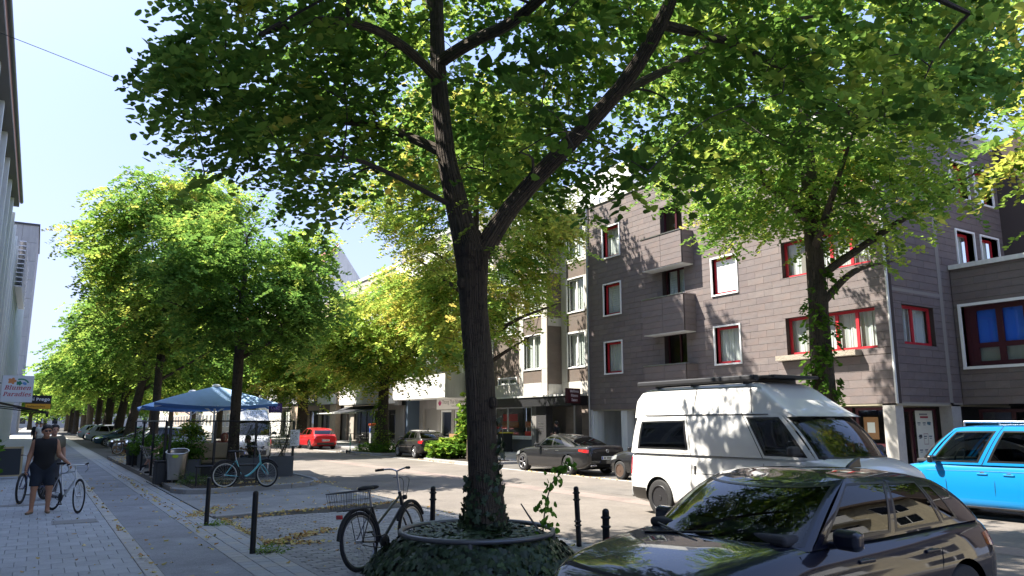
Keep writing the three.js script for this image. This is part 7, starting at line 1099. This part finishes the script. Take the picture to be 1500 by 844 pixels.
{ const t = thing('covered_barrel', 'round black tarpaulin cover at the end of the terrace', 'cover', [3.75, YI, -34.6]); obj('tarpaulin', new THREE.LatheGeometry([[0, 1.0], [0.3, 0.98], [0.48, 0.85], [0.55, 0.5], [0.5, 0.1], [0.52, 0]].map((q) => new THREE.Vector2(...q)), 24), M(C(0.012, 0.013, 0.016), 0.5, { bumpMap: again(T.pleat, 3), bumpScale: 0.04 }), t); }
function planter(x, z, w, d, h, label, turn = -0.29) { const t = thing('planter', label, 'planter', [x, YI, z], turn, 'grey planters of the cafe terrace'); obj('box', [box(w, h, 0.03, 0, h / 2, d / 2 - 0.015), box(w, h, 0.03, 0, h / 2, -d / 2 + 0.015), box(0.03, h, d - 0.06, w / 2 - 0.015, h / 2, 0), box(0.03, h, d - 0.06, -w / 2 + 0.015, h / 2, 0), box(w - 0.06, 0.03, d - 0.06, 0, 0.02, 0)], M(C(0.085, 0.09, 0.098), 0.6), t); obj('soil', box(w - 0.07, 0.02, d - 0.07, 0, h - 0.06, 0), K.soil, t); return t; }
planter(6.85, -25.05, 0.75, 0.42, 0.62, 'grey planter at the road corner of the terrace'); planter(5.9, -25.0, 0.95, 0.4, 0.6, 'grey planter behind the turquoise bicycle'); planter(4.0, -25.1, 0.8, 0.4, 0.6, 'grey planter next to the litter bin'); planter(3.62, -26.0, 0.4, 0.9, 0.55, 'grey planter on the footway side of the terrace', 0.02); planter(3.7, -32.4, 0.45, 1.0, 0.6, 'grey planter with white flowers at the footway side', 0.02);
{ const t = thing('storage_box', 'dark grey box standing at the foot of the corner post', 'box', [3.25, 0.1, -24.35], 0.1); obj('case', rbox(0.42, 0.62, 0.42, 0.03, 0, 0.31, 0), plasticM, t); obj('lid', rbox(0.45, 0.05, 0.45, 0.02, 0, 0.645, 0), K.blackMatt, t); }
// ---------- shrubs, ivy, vines ----------
const BUSH = { leaf: [1, 2].map((s) => spray(s * 53, 12, 0.075, 0.35, SIMPLE, 0.5)), big: [spray(61, 9, 0.14, 0.4, HEART, 0.6)], olive: [spray(67, 16, 0.05, 0.3, [[0, 0], [0.14, 0.3], [0.12, 0.8], [0, 1.1]], 0.2)], ivy: [spray(71, 5, 0.085, 0.16, IVY, 0.4, 0.3)] };
const pal2 = { shrub: [[0.09, 0.19, 0.03], [0.12, 0.24, 0.035], [0.07, 0.15, 0.03]], bright: [[0.2, 0.33, 0.05], [0.26, 0.36, 0.06], [0.13, 0.25, 0.04], [0.1, 0.2, 0.035]], olive: [[0.16, 0.2, 0.1], [0.13, 0.17, 0.08], [0.2, 0.23, 0.13]], ivy: [[0.028, 0.055, 0.026], [0.035, 0.068, 0.03], [0.048, 0.085, 0.034], [0.03, 0.05, 0.03], [0.06, 0.10, 0.035]], fl: [[0.7, 0.7, 0.68]], sun: [[0.6, 0.42, 0.02], [0.5, 0.45, 0.05]] };
function bush(name, label, x, y, z, rx, ry, rz, n, geoms, p, extra) {
  rnd = mulberry(Math.round(x * 131 + z * 17 + 999)); const t = thing(name, label, 'plant', [x, y, z]); const st = []; for (let i = 0; i < 7; i++) st.push(taper([V(rr(-0.1, 0.1), 0, rr(-0.1, 0.1)), V(rr(-0.5, 0.5) * rx, ry * 0.8, rr(-0.5, 0.5) * rz), V(rr(-0.8, 0.8) * rx, ry * 1.6, rr(-0.8, 0.8) * rz)], [0.014, 0.01, 0.004], 6, 5)); obj('stems', st, twigM, t).userData.kind = 'stuff';
  const pl = []; for (let i = 0; i < n; i++) { const v = V(rr(-1, 1), rr(-1, 1), rr(-1, 1)); if (v.length() > 1) { i--; continue; } v.multiplyScalar(0.35 + 0.65 / Math.max(0.6, v.length()) * v.length()); pl.push({ p: V(v.x * rx, ry + v.y * ry, v.z * rz), e: [rr(-0.6, 0.6), rr(0, 6.28), rr(-0.6, 0.4)], s: rr(0.8, 1.2), c: col(p) }); } leaves('foliage', t, geoms, pl);
  if (extra) leaves('flowers', t, BUSH.leaf, Array.from({ length: extra[1] }, () => ({ p: V(rr(-0.9, 0.9) * rx, ry * rr(0.6, 1.9), rr(-0.9, 0.9) * rz), e: [rr(-1, 1), rr(0, 6), rr(-1, 1)], s: rr(0.4, 0.6), c: col(extra[0]) }))); return t;
}
bush('leafy_shrub', 'dense green shrub in the planter next to the litter bin', 3.95, YI + 0.5, -25.2, 0.45, 0.34, 0.32, 170, BUSH.leaf, pal2.shrub); bush('sunflower_clump', 'tall yellow green flowering plant behind the litter bin', 4.4, YI + 0.9, -26.6, 0.32, 0.45, 0.3, 90, BUSH.leaf, pal2.bright, [pal2.sun, 26]);
bush('white_flower_shrub', 'low shrub with white flowers at the footway side of the terrace', 3.7, YI + 0.5, -32.4, 0.4, 0.36, 0.5, 130, BUSH.leaf, pal2.shrub, [pal2.fl, 40]); bush('leafy_shrub', 'green shrub at the far footway end of the terrace', 3.7, YI + 0.4, -33.6, 0.4, 0.5, 0.5, 120, BUSH.leaf, pal2.shrub);
bush('olive_tree', 'small grey green olive in the corner planter', 6.85, YI + 0.6, -25.1, 0.5, 0.85, 0.4, 190, BUSH.olive, pal2.olive); bush('olive_tree', 'thin olive behind the turquoise bicycle', 5.95, YI + 0.6, -25.1, 0.5, 0.8, 0.35, 130, BUSH.olive, pal2.olive); bush('leafy_shrub', 'wispy green plant in the footway side planter', 3.62, YI + 0.5, -26.0, 0.3, 0.4, 0.45, 70, BUSH.leaf, pal2.shrub);
bush('ground_plants', 'dry grassy plants in the soil strip under the turquoise bicycle', 4.3, 0.12, -22.6, 0.7, 0.14, 0.5, 70, BUSH.olive, pal2.olive); bush('ground_plants', 'weedy plants at the foot of the litter bin', 3.9, 0.12, -23.2, 0.4, 0.18, 0.5, 60, BUSH.olive, pal2.shrub);
bush('island_shrub', 'bright leafy shrub spilling over the far kerb behind the black hatchback', 17.5, 0.05, -33.9, 0.9, 0.5, 0.9, 300, BUSH.big, pal2.bright); bush('climbing_plant', 'leafy climber beside the massage shop windows', 18.2, 0.1, -33.0, 0.6, 1.6, 0.7, 330, BUSH.big, pal2.bright); bush('island_shrub', 'low green ground cover round the far linden with ivy foot', 17.6, 0.05, -43.4, 1.2, 0.3, 2.4, 380, BUSH.leaf, pal2.shrub); bush('climbing_plant', 'ivy bush growing round the foot of the far linden', 17.8, 0.1, -43.2, 0.5, 0.7, 0.5, 130, BUSH.leaf, pal2.bright);
bush('shop_plants', 'potted greenery crowding the flower shop front', -1.75, 0.05, -28.5, 0.7, 0.75, 1.6, 300, BUSH.big, pal2.shrub); bush('shop_plants', 'second bank of potted greenery below the brown awning', -1.7, 0.05, -32.6, 0.7, 0.6, 1.4, 220, BUSH.leaf, pal2.shrub);
function vine(label, x, z, r, y0, y1, n, side, geoms, p, seed, sc = [0.7, 1.1]) { rnd = mulberry(seed); const t = thing('climbing_vine', label, 'plant', [x, 0, z]); const pl = []; for (let i = 0; i < n; i++) { const k = Math.pow(rnd(), 1.3), y = lerp(y0, y1, k), a = side + rr(-1.9, 1.9) * (1 - 0.35 * k), rad = r * (1 + rr(0.02, 0.35)); pl.push({ p: V(Math.cos(a) * rad, y, Math.sin(a) * rad), e: [rr(-0.5, 0.5), -a + rr(-0.8, 0.8), -0.7 + rr(-0.4, 0.4)], s: rr(...sc), c: col(p) }); } leaves('foliage', t, geoms, pl); const st = []; for (let i = 0; i < 4; i++) { const a = side + rr(-1, 1); st.push(tube(Array.from({ length: 6 }, (_, q) => V(Math.cos(a + 0.3 * Math.sin(q)) * r * 1.03, lerp(y0, y1, q / 5), Math.sin(a + 0.3 * Math.sin(q)) * r * 1.03)), 0.008, 16, 4)); } obj('stems', st, twigM, t).userData.kind = 'stuff'; return t; }
vine('sunlit vine leaves wrapped round the linden trunk before the slate building', 17.82, -12.76, 0.3, 2.4, 6.0, 80, Math.PI * 0.8, BUSH.big, pal2.shrub, 5, [0.6, 0.9]);
vine('ivy climbing the far linden trunk before the white balconies', 17.82, -43.2, 0.33, 0.8, 3.6, 60, Math.PI, BUSH.leaf, pal2.bright, 6, [1, 1.5]);
// ivy mound, steel ring and trunk ivy of the main tree
{
  rnd = mulberry(404); const X = TREE.x * U - 0.12, Z = TREE.z * U - 0.05, RM = 1.4, hm = 0.45, hAt = (d) => (d < 0.85 ? lerp(0.52, hm, d / 0.85) : hm * Math.pow(Math.max(0, 1 - (d - 0.85) / (RM - 0.85)), 0.6));
  const t = thing('ivy_bed', 'dark ivy mound heaped round the foot of the big forked linden', 'ivy', [X, 0, Z]);
  obj('earth_mound', grid(14, 40, (u, v) => { const d = u * (RM - 0.03), a = v * 6.2832; return { p: V(Math.cos(a) * d, hAt(d) - 0.05, Math.sin(a) * d), n: V(Math.cos(a) * 0.5 * u, 1, Math.sin(a) * 0.5 * u).normalize() }; }), K.soil, t);
  const one = leafShape(IVY, 0.2, 1), cc = new Float32Array(one.attributes.position.count * 3).fill(1); one.setAttribute('color', new THREE.BufferAttribute(cc, 3));
  const pl = []; for (let i = 0; i < 4300; i++) { const d = Math.sqrt(rnd()) * (RM + 0.05), a = rnd() * 6.2832, out = sstep(d, 0.75, 1.05), q = new THREE.Quaternion(); pl.push({ p: V(Math.cos(a) * d, Math.max(0.02, hAt(d) + rr(-0.03, 0.05)), Math.sin(a) * d), e: [-Math.PI / 2 + 0.15 + out * 1.0 + rr(-0.45, 0.45), Math.PI / 2 - a + Math.PI * 0 + rr(-0.6, 0.6), rr(-0.5, 0.5) + Math.PI], s: rr(0.07, 0.115), c: col(pal2.ivy) }); }
  leaves('ivy_leaves', t, [one], pl, M(C(1, 1, 1), 0.5, { vertexColors: true }));
  const tv = []; for (let i = 0; i < 520; i++) { const k = Math.pow(rnd(), 2.2), a = rr(0, 6.2832), right = Math.cos(a - 0.2), y = 0.45 + k * (right > 0.3 ? 1.5 : 0.75), r = lerp(0.36, 0.215, Math.min(1, (y - 0.3) / 0.6)) * rr(1.0, 1.25); tv.push({ p: V(0.12 + Math.cos(a) * r - 0.02 * k, y, Math.sin(a) * r), e: [0.25 + rr(-0.5, 0.5), Math.PI / 2 - a + rr(-0.6, 0.6), Math.PI + rr(-0.6, 0.6)], s: rr(0.06, 0.1), c: col(pal2.ivy) }); } leaves('climbing_ivy', t, [one], tv, M(C(1, 1, 1), 0.5, { vertexColors: true }));
  const ring = thing('steel_ring', 'round steel tube guard rail resting on the ivy round the big linden', 'tree guard', [X, 0, Z]); obj('hoop', torus(0.98, 0.032, 0, 0, 0, 10, 72).rotateX(Math.PI / 2).translate(0.02, 0.49, 0), M(C(0.16, 0.165, 0.18), 0.4, { metalness: 0.5 }), ring); for (let i = 0; i < 4; i++) obj('ring_leg', rod([Math.cos(i * 1.57 + 0.6) * 0.98 + 0.02, 0, Math.sin(i * 1.57 + 0.6) * 0.98], [Math.cos(i * 1.57 + 0.6) * 0.98 + 0.02, 0.48, Math.sin(i * 1.57 + 0.6) * 0.98], 0.028), M(C(0.16, 0.165, 0.18), 0.4, { metalness: 0.5 }), ring);
  // leafy shoot and a bare stick beside the trunk
  const base = onGround(792, 778, 0.5), D0 = Math.hypot(base.x, base.z), q = (px, py) => atDist(px, py, D0), s = thing('leafy_shoot', 'green leafy sucker shoot growing out of the ivy by the tilted bollard', 'plant'), path = [q(795, 782), q(798, 750), q(803, 725), q(812, 703), q(826, 690), q(838, 678)];
  obj('stem', taper(path, [0.01, 0.008, 0.004], 20, 6), twigM, s); const c2 = new THREE.CatmullRomCurve3(path), lp = []; for (let i = 0; i < 80; i++) { const u = rr(0.02, 1), p = c2.getPoint(u).add(V(rr(-0.14, 0.14), rr(-0.09, 0.09), rr(-0.14, 0.14)).multiplyScalar(1.15 - u * 0.6)); lp.push({ p, e: [rr(-0.8, 0.8), rr(0, 6.28), rr(-0.9, 0.9)], s: rr(0.05, 0.08), c: col([[0.11, 0.25, 0.035], [0.15, 0.3, 0.045], [0.09, 0.2, 0.03]]) }); }
  const hl = leafShape(HEART, 0.25, 1), hc = new Float32Array(hl.attributes.position.count * 3).fill(1); hl.setAttribute('color', new THREE.BufferAttribute(hc, 3)); leaves('shoot_leaves', s, [hl], lp);
  tag(obj('bare_stick', taper([q(763, 738), q(776, 758), q(788, 775)], [0.008, 0.012, 0.014], 8, 6), M(C(0.16, 0.15, 0.14), 0.7)), 'bare grey stick poking out of the ivy mound', 'stick');
}
// weeds at the bollard feet
for (const [x, z, lab] of [[2.85, -11.3, 'tuft of weeds at the foot of the bollard by the leaf drift'], [2.8, -14.75, 'tuft of weeds at the foot of the bay corner bollard']]) bush('weed_tuft', lab, x + 0.08, 0.0, z, 0.2, 0.04, 0.14, 26, BUSH.olive, pal2.bright);
// ---------- fallen leaves ----------
{
  rnd = mulberry(777); const g = leafShape(SIMPLE, 0.7, 1); g.rotateX(-Math.PI / 2); const gc = new Float32Array(g.attributes.position.count * 3).fill(1); g.setAttribute('color', new THREE.BufferAttribute(gc, 3));
  const pl = [], cols = [[0.5, 0.36, 0.12], [0.42, 0.27, 0.09], [0.55, 0.44, 0.2], [0.36, 0.19, 0.06], [0.5, 0.42, 0.13]], put = (x, z, y, s = rr(0.04, 0.08)) => pl.push({ p: V(x, y + rr(0.004, 0.02), z), e: [rr(-0.35, 0.35), rr(0, 6.28), rr(-0.35, 0.35)], s, c: col(cols) });
  const yAt = (x, z) => (x < 3.05 ? 0.036 : x < 7.4 ? (z > -15.8 ? 0.02 : z > -21 ? 0.06 : 0.16) : 0.006);
  for (let i = 0; i < 620; i++) { const z = -7 - Math.pow(rnd(), 0.8) * 22, x = rr(-1.8, 7.2); if (x < 1.2 && rnd() < 0.5) continue; put(x, z, yAt(x, z)); }
  const line = (a, b, n, w) => { for (let i = 0; i < n; i++) { const t = rnd(), x = lerp(a[0], b[0], t) + rr(-w, w) * rnd(), z = lerp(a[1], b[1], t) + rr(-w, w) * rnd(); put(x, z, yAt(x, z) + rr(0, 0.03)); } };
  line([3.15, -15.55], [7.2, -16.45], 260, 0.16); line([3.2, -15.5], [3.2, -12.2], 105, 0.12); line([3.1, -12.1], [4.6, -13.3], 205, 0.28); line([3.3, -12.2], [3.9, -11.9], 93, 0.3); line([2.7, -16.2], [3.6, -17.4], 118, 0.5); line([3.9, -20.9], [6.6, -21.7], 118, 0.14); line([6.9, -21.9], [8.1, -20.2], 93, 0.2); line([1.42, -9], [1.42, -26], 68, 0.1); line([2.5, -12], [2.7, -30], 124, 0.25); line([5.6, -12.6], [7.4, -12.2], 56, 0.4); line([7.4, -14], [7.6, -20], 43, 0.2);
  line([16.3, -31], [16.35, -35], 105, 0.15); line([16.2, -41], [16.2, -47], 74, 0.2); line([16.1, -17.5], [16.2, -25], 74, 0.15); line([4, -22.4], [6, -22.9], 124, 0.5); line([3.2, -36], [4.4, -46], 161, 0.7);
  leaves('fallen_leaves', scene, [g], pl, M(C(1, 1, 1), 0.9, { vertexColors: true })); const fl = scene.children[scene.children.length - 1]; fl.userData = { kind: 'stuff', label: 'scattered yellow and brown fallen leaves on paving and kerbs', category: 'leaves' };
}
renderer.render(scene, camera);
